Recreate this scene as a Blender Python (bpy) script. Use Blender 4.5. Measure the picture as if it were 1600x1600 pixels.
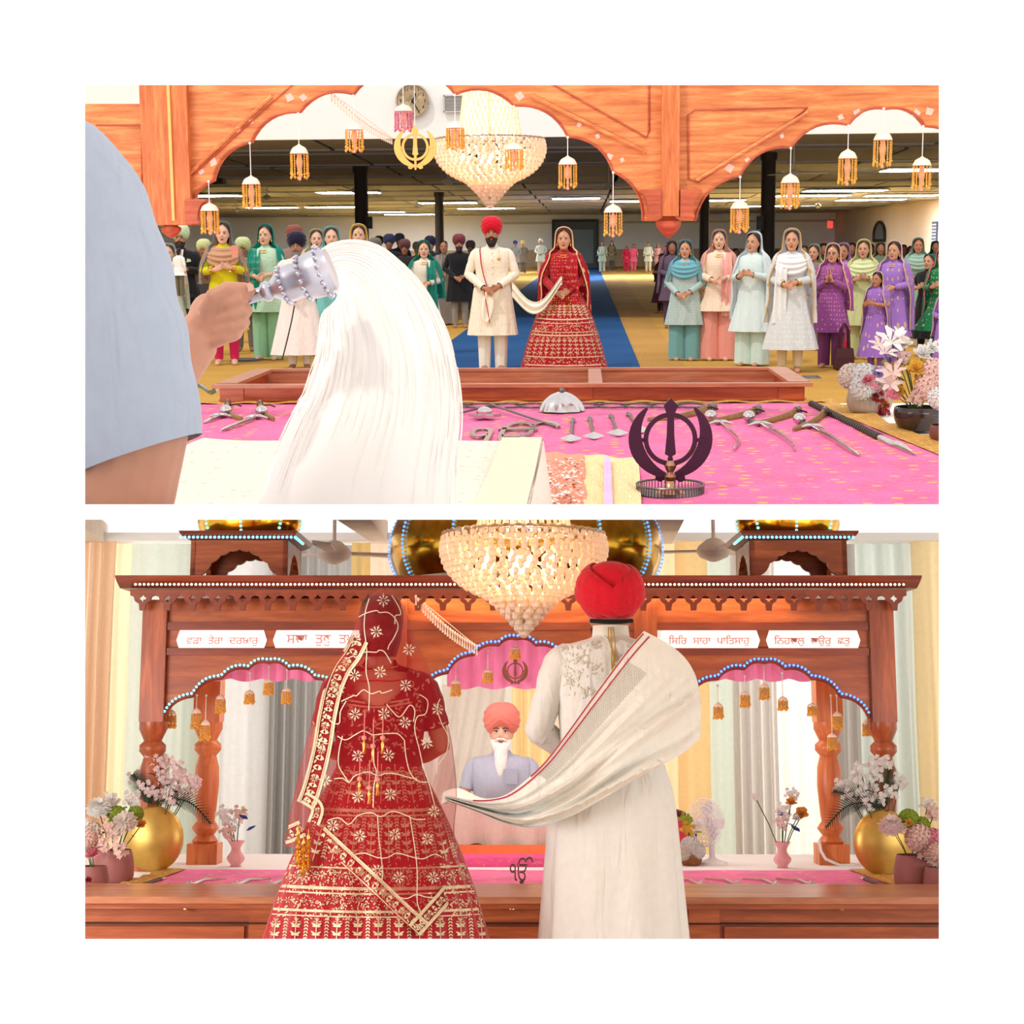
import bpy, bmesh, math, random
from mathutils import Vector, Matrix, noise
from mathutils.geometry import tessellate_polygon
for o in list(bpy.data.objects): bpy.data.objects.remove(o)
random.seed(7)
sc = bpy.context.scene
COL = sc.collection
PI = math.pi
# ------------------------------------------------------------------ camera
FPX = 2400.0; YC = 756.0                      # focal length and row of the optical axis, in photo pixels
CAM = Vector((0, 0, 1.6))
cd = bpy.data.cameras.new('camera'); cam = bpy.data.objects.new('camera', cd); COL.objects.link(cam)
cd.sensor_fit = 'HORIZONTAL'; cd.sensor_width = 36; cd.lens = FPX / 1600 * 36
cd.shift_y = -(800 - YC) / 1600
cd.clip_start = 0.05; cd.clip_end = 400
cam.location = CAM; cam.rotation_euler = (PI / 2, 0, 0)
sc.camera = cam
# ------------------------------------------------------------------ sky, sun, exposure
w = bpy.data.worlds.new('world'); sc.world = w; w.use_nodes = True
bg = w.node_tree.nodes['Background']; bg.inputs[0].default_value = (1.0, 0.985, 0.965, 1); bg.inputs[1].default_value = 1.16
sd = bpy.data.lights.new('sun', 'SUN'); sun = bpy.data.objects.new('sun', sd); COL.objects.link(sun)
sd.energy = 1.15; sd.angle = math.radians(3); sd.color = (1.0, 0.93, 0.82)
sun.rotation_euler = (math.radians(34), math.radians(-30), 0)
def area(name, loc, target, sx, sy, watt, col=(1, .99, .975)):
    l = bpy.data.lights.new(name, 'AREA'); l.shape = 'RECTANGLE'; l.size = sx; l.size_y = sy; l.energy = watt; l.color = col
    o = bpy.data.objects.new(name, l); COL.objects.link(o); o.location = loc
    o.rotation_euler = (Vector(target) - Vector(loc)).to_track_quat('-Z', 'Y').to_euler(); return o
# added lamps brightening the lower room: fill left and right, backlight behind drapes
area('side_fill_light', (-4.8, 3.2, .9), (0, 6.6, .4), 3.0, 1.8, 185); area('side_fill_light', (4.8, 2.8, .6), (0, 6.6, .6), 3.5, 2.0, 85)
area('drape_backlight', (0, 15.5, -.9), (0, 8, -.6), 10, 3.2, 210)
sc.view_settings.view_transform = 'Standard'; sc.view_settings.look = 'None'
sc.view_settings.exposure = 0.05; sc.view_settings.gamma = 1.0; sc.view_settings.use_curve_mapping = False
try:
    sc.cycles.max_bounces = 7; sc.cycles.transparent_max_bounces = 16
except Exception: pass

# ------------------------------------------------------------------ the two rooms (each a rigid body, turned as a whole)
class Room:
    """h: eye height over the room's main floor; (vx, hy): photo pixel of the room's level forward direction"""
    def __init__(s, h, vx, hy):
        s.h = h
        dx = (vx - 800) / FPX; dz = (YC - hy) / FPX
        yaw = math.atan(dx); pitch = math.atan(dz / math.sqrt(1 + dx * dx))
        s.R = Matrix.Rotation(-yaw, 4, 'Z') @ Matrix.Rotation(pitch, 4, 'X')
        s.M = Matrix.Translation(CAM) @ s.R @ Matrix.Translation((0, 0, -h))
        s.Ri = s.R.inverted()
    def ray(s, px, py):
        return s.Ri.to_3x3() @ Vector(((px - 800) / FPX, 1, (YC - py) / FPX))
    def P(s, px, py, D):                      # point at depth D
        d = s.ray(px, py); return Vector((0, 0, s.h)) + d * (D / d.y)
    def G(s, px, py, z=0.0):                  # point on the level plane z
        d = s.ray(px, py); return Vector((0, 0, s.h)) + d * ((z - s.h) / d.z)
A = Room(1.44, 915, 383)
B = Room(1.23, 808, 1130)

# ------------------------------------------------------------------ object helpers
ROOM_OF = {}
def empty(name, R, loc=(0, 0, 0), rz=0, scale=1.0, rx=0, ry=0):
    o = bpy.data.objects.new(name, None); COL.objects.link(o); o.empty_display_size = .1
    o.matrix_world = R.M @ Matrix.Translation(loc) @ Matrix.Rotation(rz, 4, 'Z') @ Matrix.Rotation(ry, 4, 'Y') @ Matrix.Rotation(rx, 4, 'X') @ Matrix.Diagonal((scale, scale, scale, 1))
    ROOM_OF[o.name] = R
    return o
def tag(o, label=None, cat=None, group=None, kind=None):
    if label: o['label'] = label
    if cat: o['category'] = cat
    if group: o['group'] = group
    if kind: o['kind'] = kind
    return o
def link(name, me, mat, parent=None, R=None, loc=None, rz=0, scale=None):
    """one mesh object; under parent (parent space) or top-level in room R"""
    o = bpy.data.objects.new(name, me); COL.objects.link(o)
    if not me.materials: me.materials.append(None)
    if mat is not None:
        o.material_slots[0].link = 'OBJECT'; o.material_slots[0].material = mat
    L = Matrix.Translation(loc or (0, 0, 0)) @ Matrix.Rotation(rz, 4, 'Z')
    if scale: L = L @ Matrix.Diagonal((*scale, 1) if hasattr(scale, '__len__') else (scale, scale, scale, 1))
    if parent is not None:
        o.parent = parent; o.matrix_basis = L
    else:
        o.matrix_world = (R.M if R else Matrix()) @ L
        if R: ROOM_OF[o.name] = R
    return o

class MB:
    """collects vertices, faces and one uv per vertex"""
    def __init__(s): s.v = []; s.f = []; s.uv = []; s.mi = []; s.cur = 0
    def add(s, vs, fs, uvs=None):
        b = len(s.v); s.v += [tuple(p) for p in vs]
        s.uv += list(uvs) if uvs else [(0, 0)] * len(vs)
        for f in fs: s.f.append(tuple(i + b for i in f)); s.mi.append(s.cur)
        return s
    def box(s, c, d, rz=0, top=1.0):
        x, y, z = d[0] / 2, d[1] / 2, d[2] / 2; cs, sn = math.cos(rz), math.sin(rz)
        vs = []
        for dz in (-z, z):
            k = top if dz > 0 else 1
            for dx, dy in ((-x, -y), (x, -y), (x, y), (-x, y)):
                dx *= k; dy *= k
                vs.append((c[0] + dx * cs - dy * sn, c[1] + dx * sn + dy * cs, c[2] + dz))
        return s.add(vs, [(3, 2, 1, 0), (4, 5, 6, 7), (0, 1, 5, 4), (1, 2, 6, 5), (2, 3, 7, 6), (3, 0, 4, 7)])
    def slab(s, a, b): 
        return s.box([(a[i] + b[i]) / 2 for i in range(3)], [abs(b[i] - a[i]) for i in range(3)])
    def rings(s, rings, closed=True, cap=True, uvlen=True):
        n = len(rings[0]); vs = []; uv = []; m = len(rings)
        for j, r in enumerate(rings):
            rr = list(r) + ([r[0]] if closed else [])
            for i, p in enumerate(rr): vs.append(p); uv.append((i / (len(rr) - 1), j / max(1, m - 1)))
        k = n + 1 if closed else n
        fs = [(j * k + i, j * k + i + 1, (j + 1) * k + i + 1, (j + 1) * k + i) for j in range(m - 1) for i in range(k - 1)]
        if cap and closed:
            fs.append(tuple(range(n - 1, -1, -1))); fs.append(tuple((m - 1) * k + i for i in range(n)))
        return s.add(vs, fs, uv)
    def tube(s, pts, rad, n=8, cap=True, flat=1.0, up=None):
        pts = [Vector(p) for p in pts]; m = len(pts)
        if not hasattr(rad, '__len__'): rad = [rad] * m
        rings = []; prev = None
        for j, p in enumerate(pts):
            t = (pts[min(j + 1, m - 1)] - pts[max(j - 1, 0)])
            if t.length < 1e-9: t = Vector((0, 0, 1))
            t.normalize()
            if prev is None:
                ref = Vector(up) if up else (Vector((0, 0, 1)) if abs(t.z) < .9 else Vector((1, 0, 0)))
                a = t.cross(ref).normalized()
            else:
                a = (prev - t * prev.dot(t))
                a = a.normalized() if a.length > 1e-6 else t.orthogonal().normalized()
            prev = a; b = t.cross(a)
            r = rad[j]; r2 = r
            if hasattr(r, '__len__'): r, r2 = r
            rings.append([p + a * (r * math.cos(2 * PI * i / n)) + b * (r2 * flat * math.sin(2 * PI * i / n)) for i in range(n)])
        return s.rings(rings, True, cap)
    def lathe(s, prof, n=16, o=(0, 0, 0), cap=True, sx=1, sy=1):
        return s.rings([[(o[0] + r * sx * math.cos(2 * PI * i / n), o[1] + r * sy * math.sin(2 * PI * i / n), o[2] + z) for i in range(n)] for r, z in prof], True, cap)
    def ell(s, c, r, n=10, m=7):
        pr = []
        for j in range(m + 1):
            t = -PI / 2 + PI * j / m
            pr.append([(c[0] + r[0] * math.cos(t) * math.cos(2 * PI * i / n), c[1] + r[1] * math.cos(t) * math.sin(2 * PI * i / n), c[2] + r[2] * math.sin(t)) for i in range(n)])
        return s.rings(pr, True, False)
    def surf(s, f, nu, nv, th=0.0):
        vs = []; uv = []
        for j in range(nv + 1):
            for i in range(nu + 1):
                vs.append(Vector(f(i / nu, j / nv))); uv.append((i / nu, j / nv))
        k = nu + 1
        fs = [(j * k + i, j * k + i + 1, (j + 1) * k + i + 1, (j + 1) * k + i) for j in range(nv) for i in range(nu)]
        return s.add(vs, fs, uv)
    def prism(s, outer, holes, o, ex, ez, ey, th):
        """extruded 2d outline: points (a,b) -> o + a*ex + b*ez, thickness th along ey"""
        o, ex, ez, ey = Vector(o), Vector(ex), Vector(ez), Vector(ey)
        loops = [outer] + list(holes)
        flat = [p for l in loops for p in l]; n = len(flat)
        tris = tessellate_polygon([[Vector((p[0], p[1], 0)) for p in l] for l in loops])
        vs = [o + ex * p[0] + ez * p[1] for p in flat] + [o + ex * p[0] + ez * p[1] + ey * th for p in flat]
        fs = [tuple(t) for t in tris] + [tuple(i + n for i in reversed(t)) for t in tris]
        b = 0
        for l in loops:
            for i in range(len(l)):
                a, c = b + i, b + (i + 1) % len(l); fs.append((a, c, c + n, a + n))
            b += len(l)
        return s.add(vs, fs, [(p[0], p[1]) for p in flat] * 2)
    def mesh(s, name, smooth=True, mats=()):
        me = bpy.data.meshes.new(name); me.from_pydata([tuple(p) for p in s.v], [], s.f)
        if any(u != (0, 0) for u in s.uv):
            l = me.uv_layers.new(name='uv')
            idx = [0] * len(me.loops); me.loops.foreach_get('vertex_index', idx)
            flat = [c for i in idx for c in s.uv[i]]
            l.data.foreach_set('uv', flat)
        me.polygons.foreach_set('use_smooth', [bool(smooth)] * len(me.polygons))
        for m in mats: me.materials.append(m)
        if mats: me.polygons.foreach_set('material_index', s.mi)
        bm = bmesh.new(); bm.from_mesh(me)
        bmesh.ops.recalc_face_normals(bm, faces=bm.faces)
        bm.to_mesh(me); bm.free()
        if smooth and smooth != 'all':
            try: me.set_sharp_from_angle(angle=math.radians(48))
            except Exception: pass
        me.update()
        return me
    def build(s, name, mat, parent=None, R=None, loc=None, rz=0, smooth=True, scale=None):
        return link(name, s.mesh(name, smooth), mat, parent, R, loc, rz, scale)

def fuse(mb, voxel, smooth_it=3):
    """closed pieces melted into one continuous skin"""
    me = mb.mesh('tmp', True); o = bpy.data.objects.new('tmp', me); COL.objects.link(o)
    m = o.modifiers.new('r', 'REMESH'); m.mode = 'VOXEL'; m.voxel_size = voxel; m.use_smooth_shade = True
    if smooth_it:
        m2 = o.modifiers.new('s', 'SMOOTH'); m2.factor = .5; m2.iterations = smooth_it
    dg = bpy.context.evaluated_depsgraph_get()
    r = bpy.data.meshes.new_from_object(o.evaluated_get(dg))
    bpy.data.objects.remove(o)
    r.polygons.foreach_set('use_smooth', [True] * len(r.polygons))
    return r
def lerp_rows(rows, n):
    """Catmull-Rom through rows of numbers, n samples"""
    out = []; m = len(rows) - 1
    for k in range(n + 1):
        t = k / n * m; i = min(int(t), m - 1); f = t - i
        p0, p1, p2, p3 = rows[max(i - 1, 0)], rows[i], rows[i + 1], rows[min(i + 2, m)]
        out.append(tuple(.5 * (2 * b + (c - a) * f + (2 * a - 5 * b + 4 * c - d) * f * f + (3 * b - a - 3 * c + d) * f ** 3) for a, b, c, d in zip(p0, p1, p2, p3)))
    return out
def interp(tab, x):
    if x <= tab[0][0]: return tab[0][1]
    for (a, b), (c, d) in zip(tab, tab[1:]):
        if x <= c: return b + (d - b) * (x - a) / (c - a)
    return tab[-1][1]
def sm(tab, x):                               # smooth version
    if x <= tab[0][0]: return tab[0][1]
    n = len(tab)
    for i in range(n - 1):
        if x <= tab[i + 1][0]:
            f = (x - tab[i][0]) / (tab[i + 1][0] - tab[i][0])
            a, b, c, d = tab[max(i - 1, 0)][1], tab[i][1], tab[i + 1][1], tab[min(i + 2, n - 1)][1]
            return .5 * (2 * b + (c - a) * f + (2 * a - 5 * b + 4 * c - d) * f * f + (3 * b - a - 3 * c + d) * f ** 3)
    return tab[-1][1]

# ------------------------------------------------------------------ materials
def lin(c):
    return tuple(((x / 255) / 12.92 if x / 255 <= .04045 else ((x / 255 + .055) / 1.055) ** 2.4) for x in c) + (1,)
MATS = {}
class NT:
    """tiny wrapper for building node trees"""
    def __init__(s, name):
        s.m = bpy.data.materials.new(name); s.m.use_nodes = True; s.t = s.m.node_tree; s.n = s.t.nodes
        s.b = s.n['Principled BSDF']; s.out = s.n['Material Output']
    def node(s, typ, **kw):
        n = s.n.new(typ)
        for k, v in kw.items(): setattr(n, k, v)
        return n
    def ln(s, a, b): s.t.links.new(a, b)
    def val(s, sock, v):
        if hasattr(v, 'is_output'): s.ln(v, sock)
        else: sock.default_value = v
    def math(s, op, a, b=0.0, c=0.0):
        n = s.node('ShaderNodeMath', operation=op)
        for i, v in enumerate((a, b, c)): s.val(n.inputs[i], v)
        return n.outputs[0]
    def mix(s, f, a, b):
        n = s.node('ShaderNodeMix', data_type='RGBA')
        s.val(n.inputs[0], f); s.val(n.inputs[6], a); s.val(n.inputs[7], b); return n.outputs[2]
    def coord(s, which='Object', scale=(1, 1, 1)):
        t = s.node('ShaderNodeTexCoord'); mp = s.node('ShaderNodeMapping'); mp.inputs['Scale'].default_value = scale
        s.ln(t.outputs[which], mp.inputs[0]); return mp.outputs[0]
    def noise(s, vec, scale=5, detail=3, dist=0.0):
        n = s.node('ShaderNodeTexNoise'); s.ln(vec, n.inputs['Vector']); n.inputs['Scale'].default_value = scale
        n.inputs['Detail'].default_value = detail; n.inputs['Distortion'].default_value = dist; return n.outputs[0]
    def ramp(s, f, stops):
        n = s.node('ShaderNodeValToRGB'); e = n.color_ramp.elements
        while len(e) < len(stops): e.new(.5)
        for x, (p, c) in zip(e, stops): x.position = p; x.color = c
        s.ln(f, n.inputs[0]); return n.outputs[0]
    def bump(s, h, strength=.3, dist=.01):
        n = s.node('ShaderNodeBump'); n.inputs['Strength'].default_value = strength; n.inputs['Distance'].default_value = dist
        s.ln(h, n.inputs['Height']); s.ln(n.outputs[0], s.b.inputs['Normal'])
    def base(s, c): s.val(s.b.inputs['Base Color'], c)
    def set(s, **k):
        for a, v in k.items(): s.b.inputs[a.replace('_', ' ')].default_value = v
        return s
def plain(name, c, rough=.6, metal=0.0, var=.06, scale=8, spec=.3, bump=0.0):
    if name in MATS: return MATS[name]
    t = NT(name); c = lin(c); t.set(Roughness=rough, Metallic=metal); t.b.inputs['Specular IOR Level'].default_value = spec
    n = t.noise(t.coord('Object'), scale, 4)
    k = lambda f: tuple(min(1, x * f) for x in c[:3]) + (1,)
    t.base(t.ramp(n, [(.3, k(1 - var)), (.7, k(1 + var))]))
    if bump: t.bump(n, bump, .01)
    MATS[name] = t.m; return t.m
def cloth(c, gold=None, scale=18, kind='dots', rough=.82, sheen=.15, thin=0.0, dens=.2, tr=0.0):
    """woven fabric; gold adds an embroidered repeat in the cloth's own uv"""
    key = ('cloth', tuple(c), gold and tuple(gold), scale, kind, thin, dens, tr, rough)
    if key in MATS: return MATS[key]
    t = NT('fabric'); cc = lin(c); t.set(Roughness=rough); t.b.inputs['Specular IOR Level'].default_value = .2
    t.b.inputs['Sheen Weight'].default_value = sheen
    k = lambda f: tuple(min(1, x * f) for x in cc[:3]) + (1,)
    ob = t.coord('Object'); n = t.noise(ob, 30, 3)
    col = t.ramp(n, [(.3, k(.97)), (.7, k(1.02))])
    if gold:
        uv = t.coord('UV', (scale * 1.6, scale, 1))
        v = t.node('ShaderNodeTexVoronoi'); t.ln(uv, v.inputs['Vector']); v.inputs['Scale'].default_value = 1.0
        v.inputs['Randomness'].default_value = .25 if kind == 'dots' else .9
        d = v.outputs['Distance']
        a = t.math('LESS_THAN', d, dens)
        if kind == 'rich':
            w = t.node('ShaderNodeTexWave'); t.ln(uv, w.inputs['Vector']); w.inputs['Scale'].default_value = .8; w.inputs['Distortion'].default_value = 12
            a2 = t.math('GREATER_THAN', w.outputs['Fac'], .78); a = t.math('MAXIMUM', a, a2)
        col = t.mix(a, col, lin(gold))
    t.base(col)
    fold = t.noise(t.coord('Object', (16, 16, 3.2)), 1.0, 2, .8)
    t.bump(t.math('ADD', t.math('MULTIPLY', fold, 1.0), t.math('MULTIPLY', t.noise(ob, 160, 2), .06)), .55, .03)
    if thin or tr:
        tl = t.node('ShaderNodeBsdfTranslucent'); t.ln(col, tl.inputs[0])
        mx = t.node('ShaderNodeMixShader'); mx.inputs[0].default_value = tr; t.ln(t.b.outputs[0], mx.inputs[1]); t.ln(tl.outputs[0], mx.inputs[2])
        o = mx.outputs[0]
        if thin:
            tp = t.node('ShaderNodeBsdfTransparent'); m2 = t.node('ShaderNodeMixShader'); m2.inputs[0].default_value = thin
            t.ln(o, m2.inputs[1]); t.ln(tp.outputs[0], m2.inputs[2]); o = m2.outputs[0]
        t.ln(o, t.out.inputs[0])
    MATS[key] = t.m; return t.m
def wood(name, dark, light, axis='x', scale=1.0, rough=.35, bump=.15):
    if name in MATS: return MATS[name]
    t = NT(name); s = {'x': (.9, 9, 9), 'z': (9, 9, .9), 'y': (9, .9, 9)}[axis]
    v = t.coord('Object', tuple(a * scale for a in s))
    n1 = t.noise(v, 2.2, 5, .6); n2 = t.noise(v, 14, 3)
    f = t.math('ADD', t.math('MULTIPLY', n1, .75), t.math('MULTIPLY', n2, .25))
    t.base(t.ramp(f, [(.33, lin(dark)), (.5, lin(tuple((a + b) / 2 for a, b in zip(dark, light)))), (.64, lin(light))]))
    t.set(Roughness=rough); t.bump(f, bump, .004); MATS[name] = t.m; return t.m
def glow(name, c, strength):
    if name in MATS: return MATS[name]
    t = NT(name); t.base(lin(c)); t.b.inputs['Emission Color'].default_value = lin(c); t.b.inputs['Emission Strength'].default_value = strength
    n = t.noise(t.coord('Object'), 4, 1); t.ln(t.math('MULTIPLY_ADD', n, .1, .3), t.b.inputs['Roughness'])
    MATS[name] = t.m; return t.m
def metal(name, c, rough=.25, var=.12):
    return plain(name, c, rough, 1.0, var, 14)
def glass(name, c, alpha=.7, rough=.08):
    if name in MATS: return MATS[name]
    t = NT(name); t.base(lin(c)); t.set(Roughness=rough)
    tp = t.node('ShaderNodeBsdfTransparent'); tp.inputs[0].default_value = lin(c); m = t.node('ShaderNodeMixShader')
    lw = t.node('ShaderNodeLayerWeight'); lw.inputs[0].default_value = .3
    t.ln(t.math('SUBTRACT', alpha, t.math('MULTIPLY', lw.outputs['Facing'], .5)), m.inputs[0])
    t.ln(t.b.outputs[0], m.inputs[1]); t.ln(tp.outputs[0], m.inputs[2]); t.ln(m.outputs[0], t.out.inputs[0])
    MATS[name] = t.m; return t.m
WHITE = plain('white_paint', (250, 250, 250), .9, 0, .01, 3, .1)
OAK_D = lambda: wood('oak_honey', (176, 92, 44), (232, 150, 88), 'x')
# ================================================================== THE SETTING
def struct(o): o['kind'] = 'structure'; return o
# front wall: a white partition with two wide openings, edges splayed away
def wall_pt(px, py, y=1.5): return ((px - 800) / FPX * 1.5, y, CAM.z + (YC - py) / FPX * 1.5)
def opening(x0, y0, x1, y1, y, g):
    (a, _, d), (b, _, c) = wall_pt(x0, y0), wall_pt(x1, y1)
    return [(a - g, c - g), (b + g, c - g), (b + g, d + g), (a - g, d + g)]
mb = MB(); loops = []
vs = []; fs = []
for y, g in ((1.5, 0.0), (1.508, .006)):
    loops.append([[(-1.4, .2), (1.4, .2), (1.4, 3.0), (-1.4, 3.0)], opening(133, 133, 1467, 788, y, g), opening(133, 812, 1467, 1467, y, g)])
n = 12
for y, ls in zip((1.5, 1.508), loops):
    flat = [p for l in ls for p in l]
    tr = tessellate_polygon([[Vector((p[0], p[1], 0)) for p in l] for l in ls])
    mb.add([(p[0], y, p[1]) for p in flat], [tuple(t) for t in tr])
for b in (0, 4, 8):
    for i in range(4): mb.f.append((b + i, b + (i + 1) % 4, b + (i + 1) % 4 + 12, b + i + 12)); mb.mi.append(0)
struct(mb.build('wall_front', WHITE, smooth=False))
mb = MB()
def dv(px, py, y): return ((px - 800) / FPX * y, y, CAM.z + (YC - py) / FPX * y)
mb.add([dv(-300, 798, 1.508), dv(1900, 798, 1.508), dv(1900, 802, 1.508), dv(-300, 802, 1.508), dv(-300, 798, 15), dv(1900, 798, 15), dv(1900, 802, 15), dv(-300, 802, 15)],
       [(0, 1, 2, 3), (7, 6, 5, 4), (0, 4, 5, 1), (3, 2, 6, 7), (0, 3, 7, 4), (1, 5, 6, 2)])
struct(mb.build('wall_between', WHITE, smooth=False))

# ---------------------------------------------------------------- upper room: prayer hall seen from the platform
def carpet(name, c, c2):
    t = NT(name); v = t.coord('Object'); n = t.noise(v, 55, 3); n2 = t.noise(v, .6, 3)
    f = t.math('ADD', t.math('MULTIPLY', n, .6), t.math('MULTIPLY', n2, .4))
    t.base(t.ramp(f, [(.35, lin(c2)), (.65, lin(c))])); t.set(Roughness=.95); t.b.inputs['Specular IOR Level'].default_value = .1
    t.bump(n, .3, .01); return t.m
GOLD_CARPET = carpet('gold_carpet', (206, 160, 80), (168, 124, 56))
BLUE_CARPET = carpet('blue_carpet', (44, 88, 140), (30, 68, 116))
struct(MB().slab((-27, 8.5, -.1), (16.5, 104, 0)).build('floor', GOLD_CARPET, R=A, smooth=False))
q = [A.G(1003, 580), A.G(936, 418), A.G(862, 418), A.G(640, 580)]
struct(MB().add([(p.x, p.y, .006) for p in q], [(0, 1, 2, 3)]).build('floor_runner', BLUE_CARPET, R=A, smooth=False))
q = [A.G(1075, 580), A.G(962, 418), A.G(938, 418), A.G(1005, 580)]
struct(MB().add([(p.x, p.y, .005) for p in q], [(0, 1, 2, 3)]).build('floor_strip', carpet('tan_carpet', (196, 150, 84), (160, 116, 58)), R=A, smooth=False))
HALL_WALL = plain('hall_wall', (240, 240, 238), .85, 0, .03, .4)
CEIL_M = plain('ceiling_panel', (158, 163, 178), .9, 0, .06, 2)
ceil = struct(MB().slab((-27, 29.2, 3.62), (16.5, 104, 3.75)).build('ceiling', plain('ceiling_void', (52, 46, 44), .9), R=A, smooth=False))
pm = MB().box((0, 0, 0), (3.0, 2.92, .05)).mesh('ceiling_panel', False)
for r in range(25):
    for c in range(14):
        o = link('ceiling_panel', pm, CEIL_M, ceil, loc=(-25.4 + c * 3.1, 30.8 + r * 3.0, 3.5))
        o.rotation_euler = (math.radians(2.4 if r % 2 else -1.2), 0, 0)
wu = struct(MB().slab((-30, 29.0, 3.42), (20, 29.15, 8)).build('wall_upper', WHITE, R=A, smooth=False))
struct(MB().slab((16.5, 29, 0), (16.8, 104, 3.75)).build('wall_right', plain('hall_wall_right', (214, 196, 176), .85, 0, .03, .4), R=A, smooth=False))
struct(MB().slab((-27.3, 29, 0), (-27, 104, 3.75)).build('wall_left', HALL_WALL, R=A, smooth=False))
wb = struct(MB().slab((-27, 104, 0), (16.5, 104.3, 3.75)).build('wall_back', HALL_WALL, R=A, smooth=False))
MB().slab((-27, 103.9, 0), (16.5, 104, 1.15)).build('wainscot', plain('wainscot', (188, 160, 128), .8), wb, smooth=False)
MB().slab((-6, 103.85, 2.85), (16.5, 104, 3.0)).build('picture_rail', plain('rail', (196, 190, 182), .8), wb, smooth=False)
# door at the far end
dl, dr, dt = A.P(866, 347, 103.8), A.P(932, 347, 103.8), A.P(900, 347, 103.8).z
d = struct(MB().slab((dl.x, 103.7, 0), (dr.x, 103.78, dt)).build('door_1', plain('door_dark', (84, 90, 96), .5), R=A, smooth=False))
fr = plain('door_frame', (58, 56, 56), .5)
for a, b in (((dl.x - .15, 103.55, 0), (dl.x, 103.75, dt)), ((dr.x, 103.55, 0), (dr.x + .15, 103.75, dt)), ((dl.x - .15, 103.55, dt), (dr.x + .15, 103.75, dt + .18))):
    MB().slab(a, b).build('door_frame', fr, d, smooth=False)
MB().slab((dl.x + .25, 103.6, .25), (dl.x + 1.0, 103.7, dt - .35)).build('door_pane', plain('bright_pane', (238, 240, 240), .2), d, smooth=False)
MB().slab((dl.x + 1.15, 103.6, .25), (dr.x - .2, 103.7, dt - .5)).build('door_leaf', plain('grey_leaf', (118, 132, 142), .5), d, smooth=False)
# columns under the panels
for px, wpx, D in ((566, 21, 40), (687, 13.5, 60), (1100, 15, 52), (1199, 22, 36)):
    p = A.P(px, 383, D); r = wpx / FPX * D / 2
    o = MB().lathe([(r * 1.15, 0), (r * 1.15, .2), (r, .22), (r, 3.3), (r * 1.2, 3.36), (r * 1.2, 3.6)], 16).build('column', plain('column_black', (40, 33, 31), .55), R=A, loc=(p.x, D, 0))
    struct(o)

# ---------------------------------------------------------------- upper room: platform with pink brocade
ZP = .35
struct(MB().slab((-3.3, 3.5, .0), (4.2, 10.75, ZP - .012)).build('floor_platform', plain('white_sheet', (244, 240, 238), .9, 0, .03, 2), R=A, smooth=False))
def brocade(name, pink, gold, sc_=1.0, dens=.16):
    t = NT(name); v = t.coord('Object', (1, 1, 1)); 
    n = t.noise(v, 4 * sc_, 3); col = t.ramp(n, [(.35, lin(tuple(int(x * .9) for x in pink))), (.65, lin(pink))])
    vo = t.node('ShaderNodeTexVoronoi'); mp = t.coord('Object', (7 * sc_, 9 * sc_, 7 * sc_)); t.ln(mp, vo.inputs['Vector']); vo.inputs['Scale'].default_value = 1; vo.inputs['Randomness'].default_value = .35
    wv = t.noise(t.coord('Object', (20 * sc_, 34 * sc_, 20)), 1.6, 2, 1.5)
    m1 = t.math('LESS_THAN', vo.outputs['Distance'], dens)
    m2 = t.math('MULTIPLY', t.math('GREATER_THAN', wv, .6), .4)
    col = t.mix(t.math('MAXIMUM', m1, m2), col, lin(gold)); t.base(col)
    t.set(Roughness=.7); t.b.inputs['Specular IOR Level'].default_value = .15; t.bump(wv, .2, .004); return t.m
PINK = brocade('pink_brocade', (240, 114, 172), (240, 172, 104), 1.0, .18)
GOLDB = brocade('gold_brocade', (206, 152, 74), (236, 196, 120), 2.2)
def wr(x, y, a=.006): return a * (noise.noise(Vector((x * 2.2, y * 2.2, 1))) + .5 * noise.noise(Vector((x * 6, y * 5, 3))))
rx = lambda y: interp([(5.0, 1.98), (7.95, 1.83), (10.75, 1.55)], y)
pk = empty('brocade_cloth', A, (0, 0, ZP)); tag(pk, 'pink and gold brocade cloth spread over the platform below the hall', 'cloth')
MB().surf(lambda u, v: (-2.75 + u * (rx(4.6 + v * 6.12) + 2.75), 4.6 + v * 6.12, .006 + wr(u * 4, v * 6)), 60, 90).build('field', PINK, pk)
MB().surf(lambda u, v: (rx(4.6 + v * 6.2) - .02 + u * .2, 4.6 + v * 6.2, .012 + .012 * math.sin(v * 70) * u + wr(u + 9, v * 8)), 4, 120).build('gold_border', GOLDB, pk)
MB().surf(lambda u, v: (-2.75 + u * 4.4, 10.6 + v * .13, .012 + .006 * math.sin(u * 90)), 120, 3).build('gold_border', GOLDB, pk)

# ---------------------------------------------------------------- upper room: carved arch screen of the canopy
DA = 9.0
A_OAK = wood('oak_orange', (188, 94, 42), (236, 156, 90), 'x', 1.6, .5)
A_OAKZ = wood('oak_orange_upright', (182, 84, 38), (226, 138, 74), 'z', 1.6, .5)
A_RED = wood('oak_red', (156, 64, 34), (202, 98, 56), 'x', 1.6, .5)
def scallops(cusps, bulge=.2, k=8):
    """cusped arch edge: arcs bulging outward (left of travel) between successive cusps"""
    out = []
    for (x0, y0), (x1, y1) in zip(cusps, cusps[1:]):
        dx, dy = x1 - x0, y1 - y0; nx, ny = dy, -dx
        for i in range(k):
            t = i / k; h = bulge * 4 * t * (1 - t) if bulge else 0
            out.append((x0 + dx * t + nx * h, y0 + dy * t + ny * h))
    return out + [cusps[-1]]
L_CUSPS = [(292, 350), (333, 282), (392, 222), (468, 175), (552, 147), (632, 118), (711, 147), (803, 165), (887, 213), (958, 268), (1004, 345)]
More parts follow.
